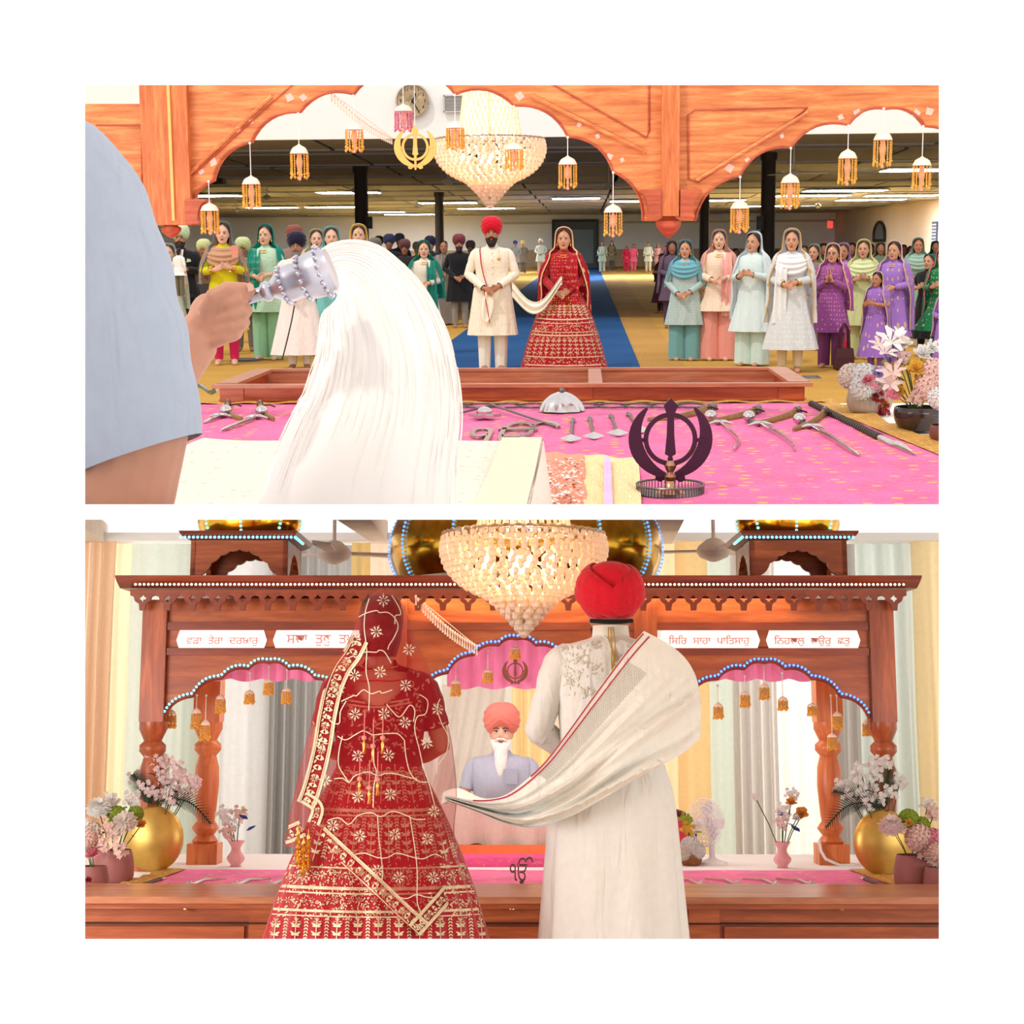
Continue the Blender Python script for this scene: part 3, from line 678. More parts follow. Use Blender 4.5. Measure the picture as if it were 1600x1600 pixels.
# arm poses: elbow, wrist, finger direction (right side, mirrored for the left)
POSES = {'clasp': ((.235, -.03, 1.13), (.062, -.215, 1.075), (-.75, -.35, -.25)), 'low': ((.25, -.0, 1.12), (.075, -.2, .965), (-.7, -.3, -.4)),
         'pray': ((.205, -.05, 1.12), (.028, -.2, 1.22), (-.1, -.25, .95)), 'down': ((.235, .02, 1.12), (.235, -.05, .88), (-.05, -.1, -1)),
         'hold': ((.24, -.03, 1.14), (.085, -.24, 1.17), (-.6, -.35, .25)), 'back': ((.245, .02, 1.13), (.13, -.2, 1.05), (-.7, -.3, 0))}
LIFT = {'back': .055}                     # squared, raised shoulders
def hand(mb, wpt, d, side, k=1.0, curl=.5, spread=.0):
    """palm, four bent fingers of unequal length and a thumb from the side of the palm"""
    wpt, d = Vector(wpt), Vector(d).normalized()
    up = Vector((0, 0, 1)) if abs(d.z) < .8 else Vector((0, -1, 0))
    a = (up - d * up.dot(d)).normalized()             # towards the thumb
    n = d.cross(a) * side                             # palm faces n
    L = .085 * k
    mb.tube([wpt - d * .02, wpt + d * .02 * k, wpt + d * .05 * k, wpt + d * L], [(.026 * k, .02 * k), (.036 * k, .018 * k), (.042 * k, .016 * k), (.04 * k, .013 * k)], 10, True, 1.0, None if False else n)
    for i, ln_ in enumerate((.066, .076, .07, .054)):
        b0 = wpt + d * (L - .006 * k) + a * ((.03 - .02 * i) * k)
        d1 = (d + n * curl * .7 + a * spread * (1.5 - i) * .2).normalized(); d2 = (d + n * curl * 2.2).normalized(); d3 = (d * .6 + n * curl * 3).normalized()
        p1 = b0 + d1 * ln_ * .45 * k; p2 = p1 + d2 * ln_ * .32 * k; p3 = p2 + d3 * ln_ * .23 * k
        mb.tube([b0 - d * .02 * k, b0, p1, p2, p3], [.0095 * k, .0095 * k, .009 * k, .0082 * k, .0065 * k], 7)
    t0 = wpt + d * .02 * k + a * .028 * k; t1 = t0 + (d * .7 + a * .7 + n * .3).normalized() * .036 * k; t2 = t1 + (d * .95 + a * .1 + n * .45).normalized() * .03 * k
    mb.tube([t0 - a * .015 * k, t0, t1, t2], [.013 * k, .013 * k, .0105 * k, .008 * k], 7)
def head_rings(mb):
    rows = [(1.463, .022, -.088, -.045), (1.478, .042, -.102, -.02), (1.50, .056, -.107, .02), (1.53, .066, -.109, .055), (1.56, .0715, -.108, .075), (1.59, .0745, -.107, .086), (1.62, .076, -.105, .09), (1.65, .072, -.095, .083), (1.677, .06, -.073, .063), (1.696, .038, -.043, .033), (1.704, .012, -.015, .005)]
    R_ = []
    for z, w_, yf, yb in lerp_rows(rows, 22):
        cy, ry = (yf + yb) / 2, (yb - yf) / 2
        R_.append([(w_ * math.sin(t) * (1 - .10 * max(0, -math.cos(t)) ** 2), cy + ry * math.cos(t), z) for t in [2 * PI * i / 24 for i in range(24)]])
    mb.rings(R_)
    mb.tube([(0, -.105, 1.604), (0, -.116, 1.585), (0, -.126, 1.563), (0, -.118, 1.553)], [.007, .009, .0125, .009], 8)
    for s_ in (-1, 1):
        mb.ell((s_ * .011, -.115, 1.557), (.008, .009, .007), 7, 5)
        mb.ell((s_ * .076, .0, 1.575), (.01, .02, .032), 8, 6)
        mb.ell((s_ * .03, -.098, 1.612), (.02, .012, .007), 8, 5)       # brow ridge
        mb.ell((s_ * .037, -.088, 1.55), (.02, .018, .018), 8, 5)       # cheek
    mb.ell((0, -.104, 1.478), (.016, .012, .012), 8, 5)
def body_mesh(pose, sex, vox=.011):
    mb = MB(); sw = .175 if sex == 'f' else .2; head_rings(mb)
    mb.tube([(0, .012, 1.36), (0, .008, 1.43), (0, -.005, 1.50)], [.062, .052, .05], 12)
    rows = [(.86, .14, .10), (.92, .165, .115), (1.02, .145, .10), (1.10, .132, .095), (1.22, .15, .108), (1.32 + .8 * LIFT.get(pose, 0), .165, .105), (1.375 + LIFT.get(pose, 0), sw * .94, .072), (1.415 + LIFT.get(pose, 0), sw * .6, .058)]
    mb.rings([[(a * math.cos(t) * (1), b * math.sin(t) + .01, z) for t in [2 * PI * i / 18 for i in range(18)]] for z, a, b in lerp_rows(rows, 12)])
    e, wr_, fd = POSES[pose]
    for s_ in (-1, 1):
        S = Vector((s_ * sw, .01, 1.37 + LIFT.get(pose, 0))); E = Vector((s_ * (e[0] + sw - .175), e[1], e[2] + .5 * LIFT.get(pose, 0))); W = Vector((s_ * wr_[0], wr_[1] + (.012 * s_ if pose in ('clasp', 'low') else 0), wr_[2] + (.012 * s_ if pose in ('clasp', 'low', 'hold') else 0)))
        mb.tube([S + Vector((-s_ * .03, 0, .0)), S, S.lerp(E, .4), E, E.lerp(W, .35), E.lerp(W, .8), W], [.034, .042, .042, .038, .04, .029, .026], 10)
        hand(mb, W, Vector((s_ * fd[0], fd[1], fd[2])), -s_ if pose != 'pray' else s_, 1.0, .5 if pose != 'pray' else .06)
        hip, kn, an = Vector((s_ * .085, .0, .9)), Vector((s_ * .09, -.01, .48)), Vector((s_ * .09, .02, .08))
        mb.tube([hip, hip.lerp(kn, .5), kn, kn.lerp(an, .35), an], [.088, .075, .056, .055, .037], 10)
        mb.tube([(s_ * .09, .05, .045), (s_ * .09, .0, .05), (s_ * .1, -.08, .035), (s_ * .105, -.15, .022), (s_ * .106, -.175, .018)], [.03, .042, .04, .036, .018], 9, True, .8)
    return fuse(mb, vox, 2)
def rows_loft(rows, n=40, m=26, fold=0, amp=0.0, z_start=1.0, sup=2.4, phase=0.0):
    """closed garment; rows (z, rx, ry, cy); folds grow below z_start"""
    mb = MB(); R_ = []; zmin = rows[-1][0]
    for z, a, b, cy in lerp_rows(rows, m):
        k = max(0, min(1, (z_start - z) / max(.05, z_start - zmin))) if fold else 0
        ring = []
        for i in range(n):
            t = 2 * PI * i / n; c, s_ = math.cos(t), math.sin(t)
            q = (abs(c) ** sup + abs(s_) ** sup) ** (-1 / sup)
            g = 1 + amp * k * (math.sin(fold * t + phase) + .5 * math.sin(fold * .6 * t + 2 + phase))
            ring.append((a * c * q * g, cy + b * s_ * q * g, z))
        R_.append(ring)
    mb.rings(R_, True, False); return mb
def drape(rows, n=40, m=30, fold=9, amp=.05, cut=None, wob=0.0):
    """open cloth hanging round the back: rows (z, rx, ry, cy, half-angle deg)"""
    mb = MB(); R_ = []
    rr = lerp_rows(rows, m)
    for j, (z, a, b, cy, pm) in enumerate(rr):
        k = (j / m) ** 1.3; ring = []
        for i in range(n + 1):
            u = 2 * i / n - 1; t = math.radians(pm) * u
            g = 1 + amp * k * math.sin(fold * t * 1.4 + 1 + 2 * k)
            ring.append((a * math.sin(t) * g, cy + b * math.cos(t) * g, z + wob * k * math.cos(3 * t)))
        R_.append(ring)
    mb.rings(R_, False, False); return mb
def hood_rows(hem, wide=.265, chin=112):
    r = [(1.738, .015, .015, .0, 170), (1.728, .055, .06, .012, 120), (1.695, .09, .1, .014, 104), (1.63, .103, .115, .012, 96), (1.56, .108, .118, .01, 98), (1.49, .122, .122, .01, 106), (1.43, .19, .135, .0, 122), (1.37, .225, .15, .0, 128), (1.2, wide - .005, .165, .0, 124)]
    if hem < 1.05: r += [(1.0, wide + .005, .18, .0, 116)]
    if hem < .85: r += [(.85, wide + .01, .185, .0, 110)]
    return r + [(hem, wide + .02, .19, 0, 104)]
HAIR_ROWS = [(1.716, .012, .012, -.02, 178), (1.708, .05, .055, -.018, 162), (1.685, .074, .085, -.01, 138), (1.64, .084, .099, -.004, 118), (1.59, .084, .1, 0, 98), (1.53, .078, .09, .006, 84), (1.47, .066, .078, .012, 70)]
def hair_mesh(): return drape(HAIR_ROWS, 30, 18, 22, .015).mesh('hair')
def long_hair_mesh(): return drape(HAIR_ROWS + [(1.40, .075, .085, .0, 95), (1.28, .12, .10, .0, 118), (1.15, .13, .11, .0, 122)], 34, 28, 22, .04).mesh('hair')
def wrap_ridge(q, sharp=2.2):
    """saw-like overlap of cloth layers, 0..1"""
    f = q - math.floor(q); return f ** sharp
def turban_mesh(k=1.0):
    def f(u, v):
        t = 2 * PI * u; ph = -PI / 2 + PI * (.13 + .87 * v); c = math.cos(ph); s_ = math.sin(ph)
        x, y, z = .119 * c ** .82 * math.sin(t), .136 * c ** .85 * -math.cos(t), .118 * s_
        fr = max(0, math.cos(t))
        q = (z * 24 + abs(x) * (17 if math.cos(t) > 0 else 9) * (1 if math.cos(t) > 0 else 1)) if z < .075 else (z * 24 + 1.2)
        g = 1 + .085 * wrap_ridge(q) * (1 - abs(s_) ** 5) + .02 * abs(math.sin(t))
        if s_ < .1 and math.cos(t) > 0: z += .05 * fr ** 1.5 * max(0, 1 - abs(x) / .09) * (.1 - s_) / 1.0
        return (x * g * k, y * g * k, (z + .012 * abs(x) / .119 * (1 if s_ > 0 else 0)) * k)
    return MB().surf(f, 72, 64).mesh('turban', 'all')
def beard_mesh(long=0):
    mb = MB(); rows = [(1.535, .074, -.102, .0), (1.51, .068, -.114, -.02), (1.485, .06, -.125, -.04), (1.455, .046, -.125, -.055), (1.43, .028, -.112, -.062)]
    if long: rows = rows[:4] + [(1.40, .045, -.13, -.06), (1.34, .035, -.135, -.08), (1.28, .016, -.13, -.1)]
    mb.rings([[(w_ * math.sin(t), (yf + yb) / 2 + (yb - yf) / 2 * math.cos(t), z) for t in [2 * PI * i / 18 for i in range(18)]] for z, w_, yf, yb in lerp_rows(rows, 10)])
    for s_ in (-1, 1): mb.tube([(0, -.118, 1.541), (s_ * .02, -.117, 1.538), (s_ * .042, -.103, 1.525)], [.008, .009, .004], 7)
    return mb.mesh('beard', 'all')
EYEW = plain('eye_white', (232, 226, 220), .2); EYED = plain('eye_dark', (36, 24, 20), .1)
def eye_mesh():
    mb = MB(); mb.ell((0, 0, 0), (.0145, .008, .0068), 10, 6); mb.cur = 1; mb.ell((0, -.004, 0), (.0062, .0055, .0062), 8, 6)
    mb.tube([(-.016, -.004, .0), (-.006, -.0075, .0068), (.006, -.0075, .0068), (.017, -.003, .002)], [.0018, .0026, .0026, .0016], 5)
    return mb.mesh('eye', True, (EYEW, EYED))
def brow_mesh(): return MB().tube([(-.02, .0, -.002), (-.006, -.004, .003), (.008, -.003, .003), (.022, .006, -.002)], [.003, .0036, .0032, .0014], 6).mesh('eyebrow')
def lips_mesh(): 
    mb = MB(); mb.ell((0, 0, .004), (.022, .007, .005), 10, 5); mb.ell((0, -.001, -.005), (.018, .0075, .0062), 10, 5); return mb.mesh('mouth')
def sleeve_mesh(pose, sex, s_, length, r0, r1):
    sw = .175 if sex == 'f' else .2; e, wr_, _ = POSES[pose]
    S = Vector((s_ * (sw - .01), .01, 1.377 + LIFT.get(pose, 0))); E = Vector((s_ * (e[0] + sw - .175), e[1], e[2] + .5 * LIFT.get(pose, 0))); W = Vector((s_ * wr_[0], wr_[1] + (.012 * s_ if pose in ('clasp', 'low') else 0), wr_[2] + (.012 * s_ if pose in ('clasp', 'low', 'hold') else 0)))
    pts = [S + Vector((-s_ * .08, 0, .0)), S + Vector((-s_ * .03, 0, -.006)), S.lerp(E, .14) + Vector((-s_ * .006, 0, 0)), S.lerp(E, .4), S.lerp(E, .7), E]; rad = [.035, .056, .064, r0, r0 * .95, r0 * .95]
    if length > 1:
        for t in (.15, .4, .65, length - 1): pts.append(E.lerp(W, t)); rad.append(r0 * .95 + (r1 - r0 * .95) * t)
    else: pts, rad = pts[:4 + (1 if length > .6 else 0)], rad[:4 + (1 if length > .6 else 0)]
    P_, Rd = [], []                                                   # add soft wrinkles
    for j in range(len(pts) - 1):
        for q_ in range(3): P_.append(pts[j].lerp(pts[j + 1], q_ / 3)); Rd.append((rad[j] + (rad[j + 1] - rad[j]) * q_ / 3) * (1 + .05 * math.sin(j * 5 + q_ * 2.1)))
    P_.append(pts[-1]); Rd.append(rad[-1])
    return MB().tube(P_, Rd, 14, False).mesh('sleeve', 'all')
def torso_rows(hem, flare, sex='f', fit=1.0, lift=0.0):
    sw = 1.0 if sex == 'f' else 1.13
    r = [(1.462, .058, .06, .004), (1.44, .075, .07, .004), (1.425, .125, .085, .006), (1.40, .178 * sw, .1, .006), (1.35, .19 * sw, .115, .0), (1.26, .182 * sw, .13, -.004), (1.15, .166 * sw * fit, .125, 0), (1.05, .163 * sw * fit, .125, 0), (.95, .188 * sw * fit, .14, 0)]
    r = [(z + lift * max(0, min(1, (z - 1.05) / .3)), a, b, c) for z, a, b, c in r]
    if hem < .9: r.append((.85, .2 * fit * sw, .15, 0))
    n = 3
    for i in range(1, n + 1):
        z = min(.8, r[-1][0] - .02) if False else .85 + (hem - .85) * i / n
        if z < r[-1][0] - .01: r.append((z, .2 * fit * sw + flare * i / n, .15 + flare * i / n * .9, 0))
    return r
def leg_mesh(s_, r0, r1, hem): 
    pts = [(s_ * .09, 0, .92), (s_ * .1, -.005, .7), (s_ * .1, -.01, .48), (s_ * .1, .0, .28), (s_ * .1, .01, hem)]
    mb = MB(); R_ = []
    for j, (z, r) in enumerate(lerp_rows([(.92, .11), (.7, (.10 + r0) / 2), (.48, r0), (.28, (r0 + r1) / 2), (hem, r1)], 16)):
        R_.append([((s_ * .095) + s_ * max(0, r - .1) * .5 + r * (1 + .07 * (j / 16) * math.sin(6 * t + s_)) * math.cos(t), r * (1 + .07 * (j / 16) * math.sin(6 * t + s_)) * math.sin(t), z) for t in [2 * PI * i / 24 for i in range(24)]])
    mb.rings(R_, True, False); return mb.mesh('trouser_leg', 'all')
def cowl_mesh(depth=.25, top=1.45, wid=.22):
    def f(u, v):
        s_ = u * 2 - 1; e = math.sqrt(max(0, 1 - s_ * s_))
        w_ = .07 + (wid - .07) * min(1, v * 2.2) ** .7
        return (w_ * s_, -(.055 + .105 * min(1, v * 2.0) ** .8) * e ** .8 + .012 * math.sin(v * 26) * e, top - .03 * v - depth * v * (.35 + .65 * e) - .02 * (1 - e) * 0)
    return MB().surf(f, 36, 40).mesh('scarf_front', 'all')
def stole_mesh(s_=1, wid=.13, bottom=.6):
    """a length of cloth hanging from one shoulder down the front"""
    def f(u, v):
        z = 1.43 - (1.43 - bottom) * v
        x = s_ * (.10 + .03 * v + (u - .5) * wid * (1 + .3 * v)); y = -(.055 + .115 * min(1, v * 4) ** .7 + .012 * math.sin(u * 14 + v * 3)) 
        return (x, y, z)
    return MB().surf(f, 16, 30).mesh('stole', 'all')
def skirt_rows(top, hem, r1): return [(top, .15, .12, 0), (top - .08, .185, .15, 0), (top - .3 * (top - hem), .15 + (r1 - .15) * .42, .13 + (r1 - .15) * .4, 0), (top - .65 * (top - hem), .15 + (r1 - .15) * .75, .13 + (r1 - .15) * .74, 0), (hem, r1, r1 * .95, 0)]

def face(root, sex, skin, head=None, detail=True):
    if not detail: return
    em = cached('eye', eye_mesh); bm_ = cached('brow', brow_mesh); lm = cached('lips', lips_mesh)
    for s_ in (-1, 1):
        o = link('eye', em, None, root, loc=(s_ * .031, -.0985, 1.588)); o.scale = (s_, 1, 1)
        o = link('eyebrow', bm_, HAIR, root, loc=(s_ * .032, -.106, 1.609)); o.scale = (s_, 1, 1)
    link('mouth', lm, LIPD if sex == 'f' else LIP, root, loc=(0, -.105, 1.518))

def person(R, label, px, ytop, D, z0=0.0, yaw=0.0, sex='f', pose='clasp', skin='tan', turban=None, beard=None, hood=None, hood_hem=.9, hood_w=.265, hair='short', top=(200, 200, 200), hem=.55, flare=.05, sleeve=1.9, legs=None, palazzo=0.0, skirt=None, skirt_r=.35, cowl=None, stole=None, jewel=False, detail=True, gold=None, gold_scale=18, group=None, cat=None, hood_gold=None, fit=1.0, vox=None, kindg='dots', headgear=0.0):
    """top: colour of the shirt; px,ytop: photo pixel of the crown; D: depth at which the feet stand"""
    head = 1.705
    if turban: head = 1.775
    elif hood: head = 1.735
    p = R.P(px, ytop, D); H = p.z - z0; s = H / head
    root = empty('person', R, (p.x, D, z0), yaw, s)
    tag(root, label, cat or ('woman' if sex == 'f' else 'man'), group)
    v_ = vox or (.011 if detail else .022)
    link('body', cached(('body', pose, sex, v_), lambda: body_mesh(pose, sex, v_)), SKIN[skin], root)
    face(root, sex, skin, detail=detail)
    tm_ = cloth(top, gold, gold_scale, kindg)
    link('tunic', cached(('tunic', hem, flare, sex, fit, pose in LIFT), lambda: rows_loft(torso_rows(hem, flare, sex, fit, LIFT.get(pose, 0)), 72, 34, 11, .05, 1.0).mesh('tunic', 'all')), tm_, root)
    if sleeve:
        for s_ in (-1, 1): link('sleeve', cached(('sl', pose, sex, s_, sleeve), lambda: sleeve_mesh(pose, sex, s_, sleeve, .056, .04)), tm_, root)
    if skirt: link('skirt', cached(('skirt', skirt_r), lambda: rows_loft(skirt_rows(1.06, .04, skirt_r), 72, 26, 22, .03, 1.0).mesh('skirt', 'all')), cloth(skirt, gold, gold_scale * 1.5, kindg), root)
    if legs:
        r1 = .05 + palazzo
        for s_ in (-1, 1): link('trouser_leg', cached(('leg', s_, r1), lambda: leg_mesh(s_, .075 + palazzo * .6, r1, .07 if not palazzo else .03)), cloth(legs), root)
    if turban:
        link('turban', cached('turban', turban_mesh), cloth(turban, rough=.8), root, loc=(0, .004, 1.668))
    elif sex == 'm' and hair == 'short': link('hair', cached('hair', hair_mesh), HAIR, root)
    if sex == 'f': link('hair', cached('hair' + hair, hair_mesh if hair == 'short' else long_hair_mesh), HAIR, root)
    if beard: link('beard', cached(('beard', beard == 'long'), lambda: beard_mesh(beard == 'long')), {'black': BEARD, 'grey': BEARDG, 'white': HAIRG, 'long': HAIRG}[beard], root)
    if hood: 
        hd = link('veil', cached(('hood', hood_hem, hood_w), lambda: drape(hood_rows(hood_hem, hood_w), 72, 40, 13, .07).mesh('veil', 'all')), cloth(hood, hood_gold, 14, 'dots', tr=.25), root)
        if hood_gold:
            def edge():
                mb = MB(); rr = lerp_rows(hood_rows(hood_hem, hood_w), 34)
                for sg in (-1, 1):
                    mb.tube([(a * math.sin(math.radians(pm) * sg) * (1 + .07 * (j / 34) ** 1.3 * math.sin(13 * math.radians(pm) * sg * 1.4 + 1 + 2 * (j / 34) ** 1.3)), cy + b * math.cos(math.radians(pm)), z) for j, (z, a, b, cy, pm) in enumerate(rr)], .0085, 5)
                return mb.mesh('veil_edging')
            link('edging', cached(('hoodedge', hood_hem, hood_w), edge), cloth(hood_gold), hd)
    if cowl: link('scarf_front', cached('cowl', cowl_mesh), cloth(cowl), root)
    if stole: link('stole', cached(('stole', stole[1]), lambda: stole_mesh(stole[1])), cloth(stole[0], stole[2] if len(stole) > 2 else None, 10), root)
    if jewel:
        def neck():
            mb = MB()
            for k_, (r_, z) in enumerate(((.068, 1.425), (.085, 1.40))):
                for i in range(15):
                    t = PI * (i / 14) ; mb.ell((r_ * 1.1 * math.cos(t), -.02 - r_ * 1.0 * math.sin(t) - .01, z - .028 * math.sin(t)), (.009, .007, .009), 6, 4)
            return mb.mesh('necklace')
        link('necklace', cached('neck', neck), GOLDJ, root)
        for s_ in (-1, 1): link('earring', cached('ear', lambda: MB().lathe([(.002, 0), (.008, -.01), (.012, -.03), (.004, -.045), (0, -.05)], 8).mesh('earring')), GOLDJ, root, loc=(s_ * .082, -.012, 1.545))
        link('forehead_jewel', cached('tika', lambda: MB().ell((0, -.108, 1.64), (.011, .006, .014), 8, 6).tube([(0, -.105, 1.65), (0, -.09, 1.685), (0, -.05, 1.708)], .003, 5).mesh('tika')), GOLDJ, root)
    return root
def bangles(root, pose, mat, n=3, s_list=(-1, 1)):
    e, wr_, _ = POSES[pose]
    for s_ in s_list:
        E, W = Vector((s_ * e[0], e[1], e[2])), Vector((s_ * wr_[0], wr_[1], wr_[2])); d = (W - E).normalized(); mb = MB()
        for k_ in range(n):
            c = E.lerp(W, .72 + .07 * k_); a = d.orthogonal().normalized(); b = d.cross(a)
            mb.tube([c + (a * math.cos(t) + b * math.sin(t)) * .038 for t in [2 * PI * i / 14 for i in range(15)]], .0055, 5)
        mb.build('bangle', mat, root)

# ---- upper room, people on the right
W_ = person
p_teal = W_(A, 'woman in grey tunic and teal palazzo with a teal scarf over head and chest', 1071, 374, 19.4, yaw=-.15, skin='tan', hood=(120, 176, 188), hood_hem=1.05, top=(176, 196, 192), gold=(214, 220, 214), gold_scale=34, hem=.52, flare=.06, legs=(116, 170, 172), palazzo=.075, cowl=(112, 172, 186), jewel=True, fit=1.12, pose='low')
p_pink = W_(A, 'woman in cream lace tunic with salmon pink scarf and wide trousers', 1124, 358, 19.4, yaw=-.1, skin='fair', hood=(238, 178, 164), hood_hem=.95, top=(240, 216, 192), gold=(250, 236, 220), gold_scale=30, hem=.66, flare=.08, legs=(238, 160, 148), palazzo=.085, jewel=True, stole=((240, 172, 162), 1), sleeve=1.8, pose='clasp')
p_sky = W_(A, 'woman with long dark hair in pale aqua suit and white veil, hands at chest', 1178, 361, 18.5, yaw=-.55, skin='tan', hood=(226, 236, 240), hood_hem=.6, hood_w=.28, hair='long', top=(214, 230, 230), hem=.45, flare=.10, legs=(206, 232, 226), palazzo=.075, pose='hold')
p_white = W_(A, 'woman in silver white pleated anarkali dress and white veil edged with gold', 1238, 357, 17.6, yaw=-.2, skin='tan', hood=(232, 236, 240), hood_gold=(206, 170, 116), hood_hem=.6, hood_w=.285, top=(206, 210, 214), gold=(232, 232, 230), gold_scale=40, hem=.28, flare=.13, legs=(226, 206, 172), stole=((230, 234, 238), -1), pose='clasp', cowl=(228, 232, 238))
p_glass = W_(A, 'woman in magenta purple suit with glasses, palms joined in prayer', 1302, 380, 18.2, yaw=-.35, skin='tan', hood=(186, 96, 186), hood_gold=(222, 186, 140), hood_hem=.8, hood_w=.28, top=(150, 76, 150), gold=(206, 160, 140), gold_scale=22, hem=.5, flare=.06, legs=(122, 60, 112), palazzo=.03, pose='pray', jewel=True)
for s_ in (-1, 1):
    link('spectacle_lens', MB().tube([(s_ * .033 + .022 * math.cos(t), -.122, 1.588 + .017 * math.sin(t)) for t in [2 * PI * i / 12 for i in range(13)]], .0028, 5).mesh('lens'), plain('spectacle', (40, 34, 34), .3), p_glass)
p_lime = W_(A, 'woman in pale lime suit and matching veil behind the purple girl', 1350, 374, 19.5, yaw=-.3, skin='tan', hood=(212, 220, 164), hood_gold=(226, 196, 130), hood_hem=.8, top=(206, 214, 156), hem=.5, flare=.06, legs=(196, 204, 150), palazzo=.03, pose='hold', cowl=(214, 222, 170))
p_lav = W_(A, 'tall woman in lavender suit with gold trimmed veil at the right', 1398, 376, 18.6, yaw=-.5, skin='tan', hood=(176, 136, 214), hood_gold=(214, 184, 146), hood_hem=.5, hood_w=.28, top=(162, 120, 204), gold=(206, 180, 150), gold_scale=9, hem=.4, flare=.07, legs=(150, 110, 196), palazzo=.04, jewel=True)
p_girl = W_(A, 'girl in violet dress and veil with her hand raised to her mouth', 1372, 424, 17.7, yaw=-.75, skin='brown', hood=(170, 126, 206), hood_gold=(212, 182, 142), hood_hem=.62, top=(150, 104, 190), gold=(206, 176, 150), gold_scale=12, hem=.25, flare=.12, legs=(150, 104, 190), pose='hold', sleeve=.5, cat='girl')
bangles(p_girl, 'hold', GOLDJ, 3); bangles(p_white, 'clasp', GOLDJ, 3); bangles(p_pink, 'clasp', PEARL, 2)
W_(A, 'woman in lilac veil standing behind the woman with glasses', 1318, 379, 20.6, yaw=-.3, skin='brown', hood=(206, 164, 206), hood_hem=.7, top=(176, 130, 186), legs=(160, 120, 170), pose='clasp')
W_(A, 'woman in olive green veil with bowed head between the white and purple women', 1272, 381, 21.2, yaw=-.4, skin='tan', hood=(176, 184, 138), hood_hem=.8, top=(140, 120, 112), legs=(120, 110, 100))
W_(A, 'woman in long seafoam suit and shawl standing back near the right wall', 1435, 371, 24.0, yaw=-.1, skin='brown', hood=(150, 182, 168), hood_hem=.7, hood_w=.3, top=(132, 166, 152), hem=.3, legs=(120, 150, 140), cowl=(150, 182, 168))
W_(A, 'woman in black dress with gold bangles beside the green dress at right', 1452, 398, 20.0, yaw=-.6, skin='tan', hair='short', top=(28, 26, 30), hem=.3, flare=.06, legs=(30, 28, 32), pose='hold', sleeve=.8)
W_(A, 'woman in emerald green dress with pink trim at the right edge', 1474, 388, 18.8, yaw=-.5, skin='tan', hood=(26, 140, 96), hood_gold=(226, 110, 130), hood_hem=.55, top=(20, 120, 70), gold=(220, 190, 140), gold_scale=16, hem=.5, flare=.2, legs=(20, 110, 66), pose='hold')
W_(A, 'person in violet veil partly outside the right edge', 1482, 440, 17.2, yaw=-.6, skin='tan', hood=(160, 118, 200), hood_gold=(212, 182, 142), hood_hem=.7, top=(150, 104, 190), hem=.3, legs=(150, 104, 190), cat='girl')
W_(A, 'short figure in a maroon velvet dress standing beside the blue runner', 1034, 396, 33.0, yaw=-.9, skin='deep', hood=(70, 22, 34), hood_hem=.9, hair='short', top=(66, 20, 30), gold=(96, 40, 46), gold_scale=24, hem=.3, flare=.12, legs=(60, 18, 28), pose='hold')
# ---- upper room, people on the left
p_suit = W_(A, 'man in black suit and tie with a mint green turban', 281, 350, 20.3, yaw=.1, sex='m', skin='brown', turban=(206, 226, 186), beard='black', top=(30, 28, 32), hem=.8, flare=.02, legs=(34, 32, 36), palazzo=.02, pose='hold')
MB().prism([(-.055, 1.44), (.055, 1.44), (.02, 1.2), (-.02, 1.2)], [], (0, -.128, 0), (1, 0, 0), (0, .0, 1), (0, 1, 0), .01).build('shirt_front', cloth((240, 240, 238)), p_suit, smooth=False)
MB().prism([(-.012, 1.42), (.012, 1.42), (.022, 1.24), (0, 1.2), (-.022, 1.24)], [], (0, -.14, 0), (1, 0, 0), (0, 0, 1), (0, 1, 0), .01).build('necktie', cloth((206, 224, 180)), p_suit, smooth=False)
MB().prism([(.085, 1.27), (.15, 1.28), (.14, 1.31), (.1, 1.32)], [], (0, -.132, 0), (1, 0, 0), (0, 0, 1), (0, 1, 0), .01).build('pocket_square', cloth((210, 228, 186)), p_suit, smooth=False)
p_yel = W_(A, 'woman in yellow tunic with a multicoloured shawl and magenta leggings, holding a phone', 347, 346, 19.0, yaw=.15, skin='fair', hood=(186, 146, 120), hood_gold=(94, 120, 130), hood_hem=1.0, hood_w=.29, top=(216, 206, 30), hem=.42, flare=.07, legs=(206, 34, 92), pose='hold', cowl=(196, 150, 118), sleeve=1.3)
bangles(p_yel, 'hold', GOLDJ, 3)
p_mint = W_(A, 'woman in mint suit with teal dupatta and gold headpiece', 414, 350, 19.8, yaw=-.1, skin='fair', hood=(30, 148, 132), hood_hem=1.2, top=(190, 224, 200), gold=(214, 190, 130), gold_scale=22, hem=.62, flare=.06, legs=(150, 206, 168), palazzo=.05, jewel=True, stole=((26, 146, 130), -1, (214, 180, 110)), sleeve=1.2, pose='clasp')
p_navy = W_(A, 'elderly man with navy turban, spectacles and long white robe', 463, 362, 18.2, yaw=.05, sex='m', skin='brown', turban=(28, 24, 52), beard='grey', top=(236, 224, 222), hem=.2, flare=.14, legs=(232, 224, 218), pose='low')
for s_ in (-1, 1): link('spectacle_lens', MB().tube([(s_ * .033 + .022 * math.cos(t), -.122, 1.588 + .017 * math.sin(t)) for t in [2 * PI * i / 12 for i in range(13)]], .0024, 5).mesh('lens'), plain('spectacle_g', (120, 110, 100), .3), p_navy)
W_(A, 'man with pale green head scarf peering behind the yellow woman', 379, 371, 21.5, yaw=.1, sex='m', skin='deep', turban=(196, 204, 150), top=(196, 186, 176), legs=(120, 110, 104), pose='down', hem=.6)
W_(A, 'man with pale green head scarf at the back by the suited man', 318, 374, 23.0, sex='m', skin='deep', turban=(200, 206, 150), top=(60, 56, 58), legs=(50, 46, 46), pose='down', detail=False)
